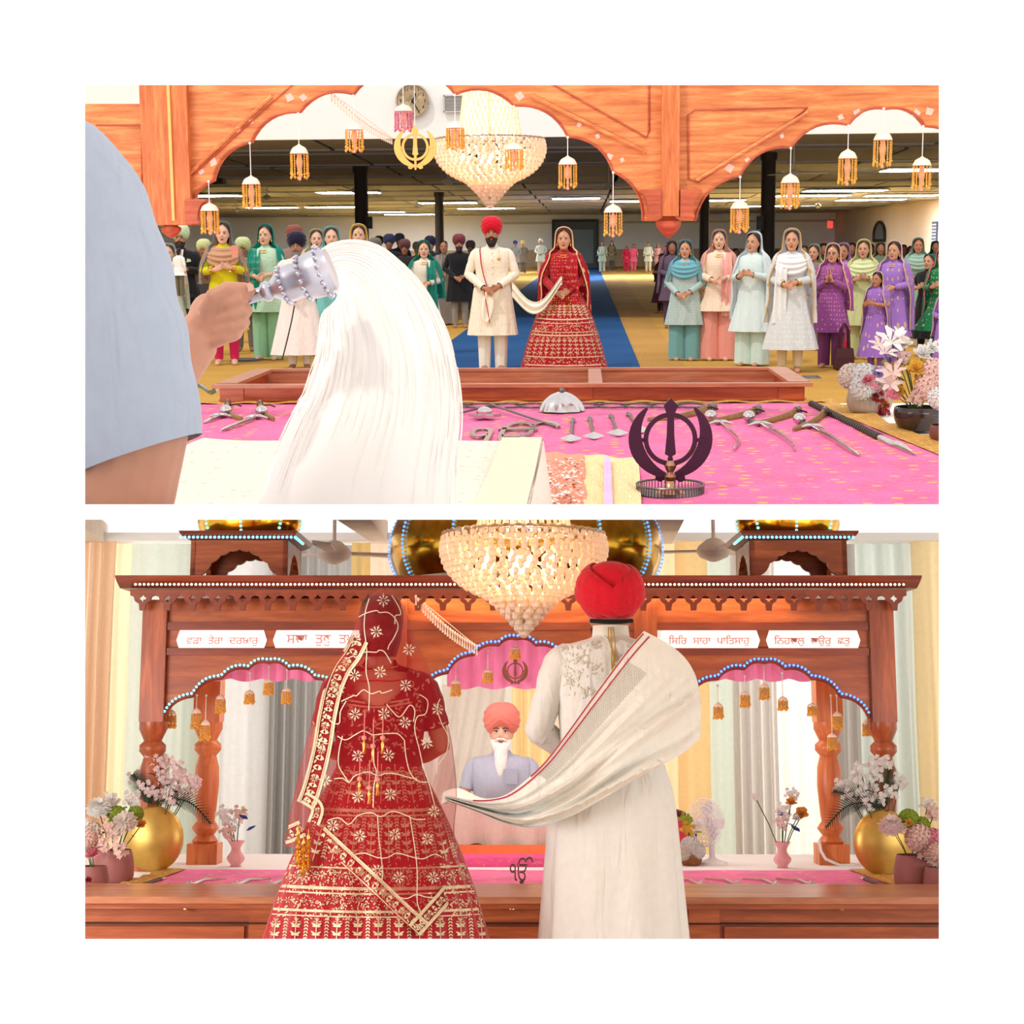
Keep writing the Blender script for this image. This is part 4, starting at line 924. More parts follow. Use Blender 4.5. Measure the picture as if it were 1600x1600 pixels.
W_(A, 'bald man with dark red scarf behind the navy turban man', 459, 352, 23.5, sex='m', skin='deep', turban=(140, 74, 66), top=(150, 120, 110), legs=(80, 74, 70), pose='down', detail=False)
W_(A, 'young woman in cream veil behind the navy turban man', 494, 357, 20.6, yaw=.2, skin='fair', hood=(220, 206, 170), hood_hem=1.0, top=(120, 160, 140), legs=(110, 140, 130))
W_(A, 'woman in pale turquoise veil looking down beside the white whisk', 517, 353, 18.8, yaw=.2, skin='fair', hood=(150, 216, 214), hood_hem=.7, top=(130, 206, 206), hem=.5, legs=(120, 196, 196), hair='short')
W_(A, 'woman with golden flower headpiece and pale veil behind the whisk', 560, 350, 19.7, yaw=.1, skin='fair', hood=(236, 206, 150), hood_gold=(226, 176, 86), hood_hem=.8, top=(236, 228, 216), legs=(230, 220, 206), jewel=True)
p_teal2 = W_(A, 'older woman in cream blouse with teal green shawl next to the groom', 662, 375, 20.6, yaw=.1, skin='fair', hood=(36, 140, 122), hood_hem=.85, hood_w=.29, top=(232, 222, 206), hem=.5, legs=(220, 210, 196), jewel=True, stole=((30, 128, 112), 1), pose='clasp')
p_blk = W_(A, 'man in long black kurta with maroon turban standing behind the groom', 717, 366, 27.5, yaw=.1, sex='m', skin='brown', turban=(122, 52, 62), beard='black', top=(26, 26, 30), hem=.5, flare=.03, legs=(150, 140, 130), pose='low')
W_(A, 'woman in grey sari standing left of the man in black kurta', 693, 377, 28.5, yaw=.1, skin='brown', hair='short', top=(120, 110, 104), skirt=(132, 120, 112), skirt_r=.28, stole=((150, 140, 132), -1))
W_(A, 'tall man in navy jacket and dark turban behind the teal shawl woman', 672, 369, 30.0, sex='m', skin='brown', turban=(34, 38, 72), top=(32, 34, 52), legs=(30, 30, 36), pose='down', detail=False)
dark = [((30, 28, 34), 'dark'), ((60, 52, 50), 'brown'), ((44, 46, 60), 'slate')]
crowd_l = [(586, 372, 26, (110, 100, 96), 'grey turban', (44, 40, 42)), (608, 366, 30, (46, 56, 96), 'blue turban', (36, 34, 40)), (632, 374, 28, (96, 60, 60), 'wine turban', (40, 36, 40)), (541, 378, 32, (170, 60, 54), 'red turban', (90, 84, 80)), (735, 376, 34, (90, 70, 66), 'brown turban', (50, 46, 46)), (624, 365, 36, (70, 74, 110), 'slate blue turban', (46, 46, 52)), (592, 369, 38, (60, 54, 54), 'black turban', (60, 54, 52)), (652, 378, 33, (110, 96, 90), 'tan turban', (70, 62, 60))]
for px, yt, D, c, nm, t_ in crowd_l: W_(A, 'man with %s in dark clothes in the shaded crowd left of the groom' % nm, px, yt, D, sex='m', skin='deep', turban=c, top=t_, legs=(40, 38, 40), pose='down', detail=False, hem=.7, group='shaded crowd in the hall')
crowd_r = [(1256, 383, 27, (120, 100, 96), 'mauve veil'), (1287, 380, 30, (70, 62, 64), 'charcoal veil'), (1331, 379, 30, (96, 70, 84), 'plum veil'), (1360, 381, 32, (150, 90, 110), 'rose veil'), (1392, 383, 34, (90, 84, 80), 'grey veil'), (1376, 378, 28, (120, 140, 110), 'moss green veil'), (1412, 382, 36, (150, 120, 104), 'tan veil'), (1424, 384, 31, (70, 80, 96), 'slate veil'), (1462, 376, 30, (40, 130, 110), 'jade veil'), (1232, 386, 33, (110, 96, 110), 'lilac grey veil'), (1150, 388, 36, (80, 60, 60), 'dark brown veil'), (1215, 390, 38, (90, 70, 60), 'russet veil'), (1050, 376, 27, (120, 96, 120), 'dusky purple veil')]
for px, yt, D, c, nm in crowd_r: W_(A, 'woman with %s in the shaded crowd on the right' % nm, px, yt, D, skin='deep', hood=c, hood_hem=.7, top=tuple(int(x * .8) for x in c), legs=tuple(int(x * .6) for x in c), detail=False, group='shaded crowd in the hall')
far = [(805, 376, 80, 'm', (40, 70, 140), (150, 150, 152), (100, 96, 92), 'man in grey shirt and blue turban far behind the groom'), (817, 376, 82, 'm', (214, 206, 120), (130, 124, 116), (110, 100, 92), 'man in brown suit and yellow turban far behind the groom'), (845, 373, 82, 'm', (226, 224, 210), (206, 216, 206), (196, 180, 150), 'man in pale kurta and white turban by the far door'),
       (941, 377, 84, 'f', (180, 190, 170), (176, 190, 176), (170, 184, 170), 'woman in pale green suit right of the far door'), (956, 376, 86, 'f', (110, 106, 80), (104, 96, 72), (80, 72, 60), 'woman in olive shawl right of the far door'),
       (979, 384, 84, 'f', (226, 60, 96), (206, 30, 66), (206, 30, 66), 'woman in crimson suit at the far wall'), (990, 381, 86, 'f', (240, 130, 160), (236, 96, 130), (226, 80, 110), 'woman in pink shawl at the far wall'), (1013, 378, 84, 'f', (240, 236, 214), (230, 230, 206), (220, 206, 170), 'woman in cream suit at the far wall'),
       (1028, 380, 86, 'f', (230, 180, 170), (216, 160, 150), (200, 150, 140), 'woman in dusty rose suit at the far wall'), (1043, 378, 80, 'f', (210, 90, 110), (120, 90, 110), (90, 76, 90), 'woman in berry veil at the far wall')]
for px, yt, D, sx, c, t_, l_, lab in far:
    W_(A, lab, px, yt, D, sex=sx, skin='brown', turban=c if sx == 'm' else None, hood=c if sx == 'f' else None, hood_hem=.9, top=t_, legs=l_, palazzo=.02, detail=False, vox=.03, pose='low', hem=.6)
# toddler carried on an arm, seen from behind
tod = W_(A, 'toddler in white shirt with black hair carried in front of the suited man', 279, 388, 18.5, z0=.86, yaw=PI * .85, sex='m', skin='tan', top=(240, 240, 238), hem=.75, legs=(110, 104, 84), palazzo=.02, pose='down', cat='child')
hold = W_(A, 'person with orange bangles holding the toddler, mostly hidden by the near man', 262, 380, 19.0, yaw=.1, skin='fair', hood=(196, 210, 204), hood_hem=.8, top=(196, 206, 200), legs=(180, 190, 186), pose='hold', sleeve=.6)
bangles(hold, 'hold', plain('orange_bangle', (230, 140, 50), .3), 4)
tod_ph = A.P(367, 393, 18.75)
tag(MB().box((0, 0, 0), (.075, .012, .15)).build('smartphone', plain('phone_case', (230, 150, 130), .4), R=A, loc=(tod_ph.x, tod_ph.y, tod_ph.z), rz=.3), 'phone in salmon case held by the woman in yellow', 'phone')

# ---- upper room: the bridal couple from the front
IVORY = (240, 230, 214)
gr = W_(A, 'groom in ivory sherwani and red turban facing the platform', 768, 339, 17.9, yaw=.02, sex='m', skin='brown', turban=(206, 16, 44), beard='black', top=IVORY, gold=(230, 214, 192), gold_scale=26, hem=.42, flare=.055, legs=(236, 232, 226), palazzo=.015, pose='low', fit=1.02)
CREAM = cloth((244, 238, 226)); REDT = cloth((186, 24, 46))
MB().tube([(-.13, -.03, 1.43), (-.135, -.11, 1.40), (-.12, -.15, 1.25), (-.09, -.15, 1.1), (-.05, -.19, .98)], .006, 6).build('red_sash_edge', REDT, gr)
MB().surf(lambda u, v: (-.02 - .05 * v + (u - .5) * (.05 + .09 * math.sin(v * PI) ** .7), -.225 - .012 * math.sin(u * 9), .96 - v * .38), 10, 20).build('scarf_end', CREAM, gr)
MB().tube([(-.09 + .07 * t, -.232, .96 - .4 * t) for t in (0, .3, .6, 1)], .005, 5).build('scarf_edge', REDT, gr)
for z in (1.36, 1.28, 1.2, 1.12): MB().ell((0.012, -.148, z), (.008, .006, .008), 8, 5).build('button', GOLDJ, gr)
MB().ell((.085, -.135, 1.3), (.018, .008, .022), 8, 6).tube([(.085, -.14, 1.33), (.09, -.13, 1.4)], .003, 5).build('brooch', GOLDJ, gr)
MB().surf(lambda u, v: (.062 * math.sin(2 * PI * u), .004 - .062 * math.cos(2 * PI * u), 1.43 + .05 * v), 24, 3).build('collar', cloth(IVORY), gr)
MB().tube([(-.2, -.13, 1.0), (-.19, -.15, .985), (-.175, -.16, .99)], .012, 8).build('wristwatch', metal('steel', (190, 180, 170), .3), gr)
br = W_(A, 'bride in red embroidered lehenga and veil facing the platform', 881, 355, 17.9, yaw=-.05, skin='tan', hood=(186, 24, 42), hood_gold=(228, 192, 150), hood_hem=.62, hood_w=.30, top=(170, 20, 36), gold=(214, 150, 120), gold_scale=22, hem=.95, flare=.02, skirt=(166, 12, 32), skirt_r=.52, jewel=True, pose='low', sleeve=1.85, stole=((172, 20, 38), 1, (226, 190, 150)))
bangles(br, 'low', plain('red_bangle', (170, 20, 40), .3), 5)
SILV = cloth((214, 182, 150))
for x, z0_ in ((-.1, .93), (.07, .93)):
    mb = MB()
    for k_ in range(7):
        z = z0_ - .04 - k_ * .028; mb.lathe([(.003, .012), (.012 + .005 * (k_ % 3), 0), (.003, -.012)], 8, (x + .006 * math.sin(k_ * 2), -.24 - .008 * k_, z))
        mb.lathe([(.003, .01), (.012, 0), (.003, -.01)], 8, (x + .025 * math.sin(k_), -.235 - .008 * k_, z - .01))
    mb.build('golden_tassel', GOLDJ, br)
# cream scarf joining groom and bride
ga, ba = A.P(806, 448, 17.65), A.P(872, 440, 17.6)
def sc(u, v):
    px_ = 800 + 78 * u; t = u; y_ = 452 + 46 * math.sin(PI * min(1, t * 1.02)) ** 1.1 * (.78 if t < .5 else .78) - 14 * t + (v - .5) * (24 - 10 * t)
    p = A.P(px_, y_, 17.62 + .03 * math.sin(v * 12)); return p
tag(MB().surf(sc, 36, 12).build('wedding_scarf', CREAM, R=A), 'cream scarf hanging between groom and bride in the upper view', 'scarf')
# ================================================================== LOWER ROOM: THE COUPLE FROM BEHIND
from mathutils.bvhtree import BVHTree
def flat_band(pts, centre, half, thick, n=10):
    """soft flattened roll of cloth lying on a rounded body"""
    mb = MB(); rings = []; m = len(pts)
    for j, p in enumerate(pts):
        t = (pts[min(j + 1, m - 1)] - pts[max(j - 1, 0)]).normalized(); nrm = (p - centre).normalized(); s_ = t.cross(nrm).normalized(); nrm = s_.cross(t)
        k = .35 + .65 * math.sin(PI * min(1, max(0, j / (m - 1)))) ** .5
        rings.append([p + s_ * (half * k * math.cos(2 * PI * i / n)) + nrm * (thick * math.sin(2 * PI * i / n)) for i in range(n)])
    mb.rings(rings); return mb
class Stamp:
    """drops small flat pieces (given as photo pixels) onto a surface that already stands in the room"""
    def __init__(s, objs, root):
        s.t = []; s.root = root; s.inv = root.matrix_world.inverted()
        for o in objs:
            M = o.matrix_world if o.parent is None else o.parent.matrix_world @ o.matrix_basis
            me = o.data; s.t.append(BVHTree.FromPolygons([M @ v.co for v in me.vertices], [tuple(p.vertices) for p in me.polygons]))
    def at(s, px, py, off=.004):
        d = Vector(((px - 800) / FPX, 1, (YC - py) / FPX)).normalized(); best = None
        for t in s.t:
            h = t.ray_cast(CAM, d)
            if h[0] is not None and (best is None or h[3] < best): best = h[3]
        return None if best is None else s.inv @ (CAM + d * (best - off))
    def poly(s, mb, pts, off=.004, ridge=0.0):
        q = [s.at(x, y, off) for x, y in pts]
        if any(p is None for p in q): return
        c = sum(q, Vector()) / len(q)
        if max((p - c).length for p in q) > .12: return
        if ridge:
            cx, cy = sum(p[0] for p in pts) / len(pts), sum(p[1] for p in pts) / len(pts); r = s.at(cx, cy, off + ridge)
            if r is None: return
            mb.add(q + [r], [(i, (i + 1) % len(q), len(q)) for i in range(len(q))])
        else: mb.add(q, [tuple(range(len(q)))])
    def leaf(s, mb, x, y, ang, L, W, off=.004):
        c, n = math.cos(ang), math.sin(ang); f = lambda a, b: (x + a * c - b * n, y + a * n + b * c)
        s.poly(mb, [f(0, 0), f(L * .35, W / 2), f(L * .7, W * .38), f(L, 0), f(L * .7, -W * .38), f(L * .35, -W / 2)], off, .0012)
    def flower(s, mb, x, y, r, n=8, off=.004, rot=0.0):
        for i in range(n):
            a = rot + 2 * PI * i / n; k = 1.0 if i % 2 == 0 else .8
            s.leaf(mb, x + r * .12 * math.cos(a), y + r * .12 * math.sin(a), a, r * k * .92, r * .15, off)
            for sg in (-1, 1): s.leaf(mb, x + r * .5 * math.cos(a), y + r * .5 * math.sin(a), a + sg * .7, r * .3, r * .085, off)
    def ribbon(s, mb, pts, w_, off=.004, step=3.0):
        P_ = []
        for (x0, y0), (x1, y1) in zip(pts, pts[1:]):
            n = max(1, int(math.hypot(x1 - x0, y1 - y0) / step)); P_ += [(x0 + (x1 - x0) * i / n, y0 + (y1 - y0) * i / n) for i in range(n)]
        P_.append(pts[-1]); prev = None
        for i, (x, y) in enumerate(P_):
            a, b = P_[max(i - 1, 0)], P_[min(i + 1, len(P_) - 1)]; dx, dy = b[0] - a[0], b[1] - a[1]; l = math.hypot(dx, dy) or 1
            cur = [s.at(x - dy / l * w_ / 2, y + dx / l * w_ / 2, off), s.at(x + dy / l * w_ / 2, y - dx / l * w_ / 2, off)]
            if prev and None not in prev and None not in cur and (cur[0] - prev[0]).length < .12: mb.add(prev + cur, [(0, 1, 3, 2)])
            prev = cur
def smooth_px(pts, n=6):
    return [(a, b) for a, b in lerp_rows(pts, n * (len(pts) - 1))]

# ---------------------------------------------------------------- bride, seen from behind
THREAD = plain('silver_gold_thread', (222, 200, 166), .45, .25, .15, 60); THREADW = plain('pale_thread', (236, 222, 200), .5, .1, .1, 60)
BD = 6.0
bride = person(B, 'bride seen from behind in red lehenga under a sheer red embroidered veil', 596, 932, BD, yaw=PI, skin='tan', top=(120, 10, 24), hem=1.0, flare=.001, sleeve=.75, pose='clasp', hair='short', jewel=False)
for ch in list(bride.children):
    if ch.name.startswith('tunic'):
        me = rows_loft(torso_rows(1.0, .001), 150, 110, 9, .02, .95).mesh('blouse', 'all'); me.materials.append(None); ch.data = me; ch.material_slots[0].link = 'OBJECT'; bm = bmesh.new(); bm.from_mesh(me)
        dele = [f for f in bm.faces if f.calc_center_median().y > .02 and (f.calc_center_median().x / .115) ** 2 + ((f.calc_center_median().z - 1.45) / .165) ** 2 < 1]
        bmesh.ops.delete(bm, geom=dele, context='FACES'); bm.to_mesh(me); bm.free(); ch.name = 'blouse'; blouse = ch
        ch.material_slots[0].material = cloth((128, 10, 26), rough=.7)
MB().ell((0, .115, 1.56), (.07, .055, .068), 18, 12).build('hair_bun', HAIR, bride)
MB().tube([(-.07, .04, 1.435), (-.05, .085, 1.425), (0, .1, 1.42), (.05, .085, 1.425), (.07, .04, 1.435)], .004, 6).build('necklace_cord', GOLDJ, bride)
MB().tube([(-.115, .105, 1.385), (-.05, .128, 1.375), (0, .13, 1.378), (.06, .127, 1.375), (.115, .1, 1.385)], .0035, 6).build('blouse_tie', REDT, bride)
RED = cloth((172, 8, 30), rough=.55, sheen=.4)
sk = rows_loft([(1.07, .155, .125, 0), (1.0, .19, .16, 0), (.85, .265, .235, 0), (.63, .355, .32, 0), (.39, .425, .40, 0), (.18, .48, .46, 0), (.02, .53, .51, 0)], 220, 50, 24, .036, 1.0).build('skirt', RED, bride)
VX = [(918, 599, 599), (924, 588, 612), (932, 576, 622), (946, 566, 632), (966, 558, 638), (1000, 545, 650), (1030, 528, 664), (1060, 512, 677), (1100, 494, 692), (1160, 478, 706), (1240, 460, 714), (1300, 448, 710), (1340, 441, 716), (1400, 434, 730), (1475, 424, 748)]
VL = [(a, b) for a, b, c in VX]; VR = [(a, c) for a, b, c in VX]
VD = [(918, 0), (926, .05), (946, .14), (985, .205), (1030, .165), (1080, .155), (1160, .175), (1240, .23), (1300, .29), (1400, .36), (1475, .41)]
VB = [(-1.0, 1322), (-.72, 1330), (-.66, 1312), (-.62, 1305), (.46, 1466), (.9, 1396), (1.0, 1384)]
def veil(u, v):
    a = math.radians(-100 + 200 * u); s_ = math.sin(a); yb = interp(VB, s_); y = 918 + (yb - 918) * v ** .9
    l, r = sm(VL, y), sm(VR, y); cx, rx_ = (l + r) / 2, (r - l) / 2
    k = max(0, (y - 1000) / 460); fold = 1 + .035 * k * math.sin(9 * a + 1) + .02 * k * math.sin(17 * a)
    return Vector(tuple(B.P(cx + rx_ * s_, y, BD - sm(VD, y) * math.cos(a) * fold - .012)))
binv = bride.matrix_world.inverted() @ B.M
VEILM = cloth((206, 22, 40), rough=.7, thin=.56, tr=.3, sheen=.3)
vm = MB().surf(lambda u, v: binv @ veil(u, v), 90, 110); vo = vm.build('veil', VEILM, bride)
S_v = Stamp([vo], bride); S_s = Stamp([sk], bride); S_b = Stamp([blouse], bride)
# flowers scattered on the veil, each one a piece of its own
for i, (x, y) in enumerate([(599, 938), (588, 987), (555, 999), (639, 1015), (554, 1055), (594, 1050), (634, 1071), (529, 1078), (555, 1116), (600, 1115), (684, 1108), (633, 1129), (502, 1161), (667, 1161), (559, 1181), (607, 1180), (508, 1219), (559, 1245), (610, 1241), (678, 1268), (562, 1306), (617, 1304), (668, 1311), (623, 1371), (677, 1371), (520, 1290), (590, 1360)]):
    mb = MB(); S_v.flower(mb, x, y, 11.5, 8, .005, i * .4)
    if mb.v: o = mb.build('embroidered_flower', THREADW, vo)
# scalloped vines forming a net
vines = [[(559, 965), (572, 958), (588, 954), (593, 957), (606, 957), (617, 966), (622, 980), (615, 997), (608, 1008), (606, 1015)], [(577, 935), (571, 955), (569, 980), (572, 1005), (573, 1020), (572, 1050), (577, 1075), (576, 1110)], [(612, 930), (623, 948), (626, 960), (618, 962), (617, 975)],
         [(541, 1030), (552, 1025), (556, 1027), (570, 1019), (588, 1019), (592, 1016), (600, 1018), (608, 1030), (611, 1036)], [(533, 1096), (552, 1087), (557, 1087), (568, 1078), (580, 1084), (593, 1080), (597, 1083), (613, 1078)], [(541, 1095), (532, 1112), (530, 1130), (518, 1128), (509, 1115)], [(604, 1100), (612, 1110), (625, 1120), (640, 1102), (648, 1110), (646, 1128)],
         [(527, 1150), (540, 1156), (555, 1148), (568, 1142), (582, 1148), (594, 1147), (608, 1146), (622, 1147), (632, 1157)], [(535, 1150), (530, 1172), (529, 1195), (538, 1212), (545, 1222)], [(632, 1157), (634, 1180), (640, 1205), (652, 1220), (668, 1222)], [(584, 1148), (584, 1190), (588, 1206), (584, 1230), (583, 1262)],
         [(522, 1217), (535, 1216), (545, 1222), (555, 1212), (575, 1206), (590, 1212), (605, 1208), (622, 1210), (640, 1215), (652, 1217)], [(512, 1282), (530, 1278), (545, 1288), (560, 1274), (580, 1270), (595, 1276), (612, 1268), (630, 1272), (648, 1280), (665, 1280)], [(590, 1276), (592, 1310), (595, 1335), (598, 1365), (595, 1380)], [(640, 1275), (645, 1305), (650, 1340), (652, 1370), (652, 1410), (660, 1430)],
         [(555, 1335), (570, 1333), (590, 1340), (605, 1340), (620, 1333), (640, 1338), (660, 1342), (680, 1335), (700, 1345)], [(617, 1400), (635, 1404), (650, 1398), (668, 1402), (685, 1402)], [(680, 1030), (688, 1060), (690, 1085), (683, 1105), (690, 1130), (700, 1150), (698, 1175), (685, 1195), (682, 1210)], [(655, 1085), (668, 1095), (665, 1115), (652, 1120), (648, 1140), (655, 1170), (662, 1200), (672, 1230), (680, 1262)]]
mb = MB()
for vn in vines: S_v.ribbon(mb, smooth_px(vn), 1.5, .005)
o = mb.build('scalloped_vine_net', THREADW, vo); o['kind'] = 'stuff'
# heavy border bands of the veil
BANDM = cloth((150, 6, 26), rough=.7)
def band(name, line, wpx, side=1, stamp=S_v, th=.008, rosette=26):
    """line of photo pixels (outer edge); the band lies to the given side"""
    L = smooth_px(line, 8); mb = MB(); m2 = MB(); n = len(L); inn = []
    for i, (x, y) in enumerate(L):
        a, b = L[max(i - 1, 0)], L[min(i + 1, n - 1)]; dx, dy = b[0] - a[0], b[1] - a[1]; l = math.hypot(dx, dy) or 1; inn.append((x - side * dy / l * wpx, y + side * dx / l * wpx))
    mid = [((a[0] + b[0]) / 2, (a[1] + b[1]) / 2) for a, b in zip(L, inn)]
    stamp.ribbon(mb, mid, wpx, th * .6)
    f = lambda t: [(a[0] + (b[0] - a[0]) * t, a[1] + (b[1] - a[1]) * t) for a, b in zip(L, inn)]
    for t, w_ in ((.05, 3.4), (.16, 1.6), (.84, 1.6), (.95, 3.4)): stamp.ribbon(m2, f(t), w_, th)
    acc = 0; k_ = 0
    for (x0, y0), (x1, y1) in zip(mid, mid[1:]):
        acc += math.hypot(x1 - x0, y1 - y0)
        if acc > rosette / 6:
            acc = 0; k_ += 1; an = math.atan2(y1 - y0, x1 - x0)
            if k_ % 6 == 0: stamp.flower(m2, x0, y0, wpx * .26, 8, th)
            else:
                for q_ in (-1, 1): stamp.leaf(m2, x0, y0, an + q_ * (1.0 if k_ % 2 else 2.0), wpx * .28, wpx * .1, th)
                stamp.leaf(m2, x0 + math.sin(an) * wpx * .15 * (1 if k_ % 2 else -1), y0 - math.cos(an) * wpx * .15 * (1 if k_ % 2 else -1), an + .4, wpx * .25, wpx * .1, th)
    o = mb.build(name, BANDM, vo); e = m2.build('band_embroidery', THREAD, o); e['kind'] = 'stuff'
band('veil_border', [(489, 1312), (530, 1350), (580, 1396), (620, 1434), (654, 1464)], 27, -1)
band('veil_border', [(656, 1462), (680, 1436), (705, 1408), (726, 1382), (724, 1368)], 24, -1)
band('veil_border', [(549, 992), (538, 1014), (520, 1040), (506, 1075), (496, 1120), (488, 1170), (474, 1225), (464, 1252)], 29, -1)
band('veil_border', [(480, 1238), (500, 1252), (505, 1268), (498, 1290)], 18, 1)
band('veil_border', [(442, 1320), (458, 1315), (478, 1306)], 26, -1)
# embroidery on skirt and blouse
mb = MB(); random.seed(3)
def cxs(y): return 596 - .02 * (y - 1200)
def hw(y): return sm([(1150, 70), (1200, 92), (1265, 115), (1370, 150), (1467, 174)], y)
for y, w_ in ((1262, 5), (1270, 2.5), (1352, 2.5), (1384, 5), (1392, 2.5), (1420, 4), (1428, 2)):
    S_s.ribbon(mb, [(cxs(y) + hw(y) * t, y + 5 * (1 - t * t)) for t in [-1 + .05 * i for i in range(41)]], w_, .004)
for yt_, yb_, n_ in ((1178, 1255, 17), (1278, 1345, 19), (1434, 1500, 21)):
    for i in range(n_):
        t = -1 + 2 * (i + .5) / n_; top = (cxs(yt_) + hw(yt_) * t, yt_); bo = (cxs(yb_) + hw(yb_) * t, yb_)
        an = math.atan2(bo[1] - top[1], bo[0] - top[0]); L = math.hypot(bo[0] - top[0], bo[1] - top[1])
        if i % 2 or False: 
            for k_ in range(int(L / 5)):
                f = k_ * 5 / L; x, y = top[0] + (bo[0] - top[0]) * f, top[1] + (bo[1] - top[1]) * f
                for q_ in (-1, 1): S_s.leaf(mb, x, y, an + q_ * .7, 5.5, 2.4)
        else:
            S_s.ribbon(mb, [top, bo], 1.4)
            for k_ in range(1, 5):
                f = k_ / 5; x, y = top[0] + (bo[0] - top[0]) * f, top[1] + (bo[1] - top[1]) * f
                for q_ in (-1, 1):
                    S_s.leaf(mb, x, y, an + PI + q_ * 1.0, 10, 3.6); S_s.leaf(mb, x, y, an + PI + q_ * 1.6, 7, 3)
            S_s.flower(mb, top[0], top[1] + 6, 8, 6)
for y, n_, r_ in ((1367, 22, 8), (1406, 26, 6.5)):
    for i in range(n_):
        t = -1 + 2 * (i + .5) / n_; x = cxs(y) + hw(y) * t
        if i % 3 == 2:
            for k_ in range(12): S_s.leaf(mb, x + random.uniform(-6, 6), y + random.uniform(-9, 9), random.uniform(0, 6), 3.2, 2.0)
        else: S_s.flower(mb, x, y, r_, 6, .004, i)
for y0_, y1_, n_ in ((1255, 1274, 230), (1346, 1396, 620), (1404, 1432, 420), (1180, 1250, 160), (1280, 1342, 200)):
    for i in range(n_):
        y = random.uniform(y0_, y1_); t = random.uniform(-.98, .98); S_s.leaf(mb, cxs(y) + hw(y) * t, y + 5 * (1 - t * t), random.uniform(0, 6.3), random.uniform(3, 5), 1.7)
o = mb.build('skirt_embroidery', THREAD, sk); o['kind'] = 'stuff'
mb = MB()
for y, a_, b_ in ((1092, 536, 640), (1098, 532, 640)): S_b.ribbon(mb, [(a_ + (b_ - a_) * i / 12, y + 7 * math.sin(PI * i / 12)) for i in range(13)], 3)
for i in range(220):
    x, y = random.uniform(520, 680), random.uniform(1030, 1175); S_b.leaf(mb, x, y, random.uniform(0, 6.3), 8, 3); S_b.leaf(mb, x, y, random.uniform(0, 6.3), 6, 2.6)
o = mb.build('blouse_embroidery', plain('thread_rose', (206, 150, 124), .5, .2, .1, 40), blouse); o['kind'] = 'stuff'
for s_ in (-1, 1):
    mb = MB(); sl = [c for c in bride.children if c.name.startswith('sleeve')][0 if s_ < 0 else 1]; SS = Stamp([sl], bride)
    for i in range(60):
        x, y = random.uniform(480, 715), random.uniform(1035, 1160); SS.leaf(mb, x, y, random.uniform(0, 6.3), 9, 3.4); SS.leaf(mb, x, y, random.uniform(0, 6.3), 7, 2.8)
    sl.material_slots[0].material = cloth((140, 10, 28), rough=.7)
    if mb.v: o = mb.build('sleeve_embroidery', THREAD, sl); o['kind'] = 'stuff'
# bead tassels hanging down the back
PKB = plain('pink_bead', (232, 150, 140), .35)
for x, y in ((569, 1153), (598, 1153), (583, 1166), (562, 1217), (590, 1218), (577, 1231)):
    p = S_v.at(x, y, .004)
    if p is None: continue
    mb = MB(); mb.ell(p, (.010, .010, .010), 10, 7); mb.tube([p + Vector((0, 0, .1)), p + Vector((0, 0, .0))], .0018, 5); mb.build('tassel_bead', PKB, bride)
    MB().lathe([(.003, 0), (.007, -.015), (.005, -.03), (.009, -.05), (0, -.052)], 8).build('bead_tassel', GOLDJ, bride, loc=p + Vector((0, 0, -.008)))
for x, y in ((466, 1335), (474, 1350), (482, 1342)):
    p = bride.matrix_world.inverted() @ (B.M @ B.P(x, y - 20, 5.72)); mb = MB()
    mb.tube([p + Vector((0, 0, .06)), p - Vector((0, 0, .06))], .0025, 5)
    for k_, r_ in enumerate((.008, .014, .01, .017, .012)): mb.lathe([(.003, .014), (r_, 0), (.003, -.014)], 8, p + Vector((0, 0, .03 - k_ * .026)))
    mb.build('golden_tassel', GOLDJ, bride)

# ---------------------------------------------------------------- groom, seen from behind
groom = person(B, 'groom seen from behind in ivory silk sherwani and red turban', 953, 880, BD, yaw=PI, sex='m', skin='brown', turban=(206, 12, 38), beard='black', top=(240, 237, 232), hem=.388, flare=.03, fit=1.03, legs=(232, 228, 220), palazzo=.02, pose='back')
SILK = cloth((230, 228, 224), rough=.6, sheen=.3)
for ch in groom.children:
    n_ = ch.name.split('.')[0]
    if n_ == 'tunic': ch.name = 'coat'; coat = ch; ch.material_slots[0].material = SILK
    if n_ == 'sleeve': ch.material_slots[0].material = SILK
    if n_ == 'turban': trb = ch
# turban of broad crossing wraps, seen from the back
def tur(u, v):
    t = 2 * PI * u; ph = -PI / 2 + PI * (.10 + .90 * v); c = math.cos(ph); s_ = math.sin(ph)
    x, y, z = .121 * c ** .8 * math.sin(t), .135 * c ** .85 * -math.cos(t), .114 * s_
    b = max(0, -math.cos(t))                        # back side
    d1 = (z + .012) - abs(x - .012) * 1.15         # edges of the crossing wraps
    g = 1 - .11 * (1 / (1 + math.exp(-d1 * 240))) * b ** .5 * max(0, 1 - (max(0, z) / .125) ** 4)
    g += .012 * math.sin(z * 120 + abs(x) * 70) * (1 - b) + .035 * wrap_ridge(-d1 * 22) * b * (1 if d1 < 0 else 0)
    return (x * g, y * g, z * (1 + .03 * b))
trb.data = MB().surf(tur, 72, 50).mesh('turban', 'all'); trb.data.materials.append(None); trb.material_slots[0].link = 'OBJECT'; trb.material_slots[0].material = cloth((206, 12, 38), rough=.75)
trb.location = (0, .0, 1.665)
def on_tur(az, el, g=1.0): c = math.cos(el); return Vector((.121 * c ** .85 * math.sin(az) * g, .135 * c ** .85 * math.cos(az) * g, .114 * math.sin(el) * g))
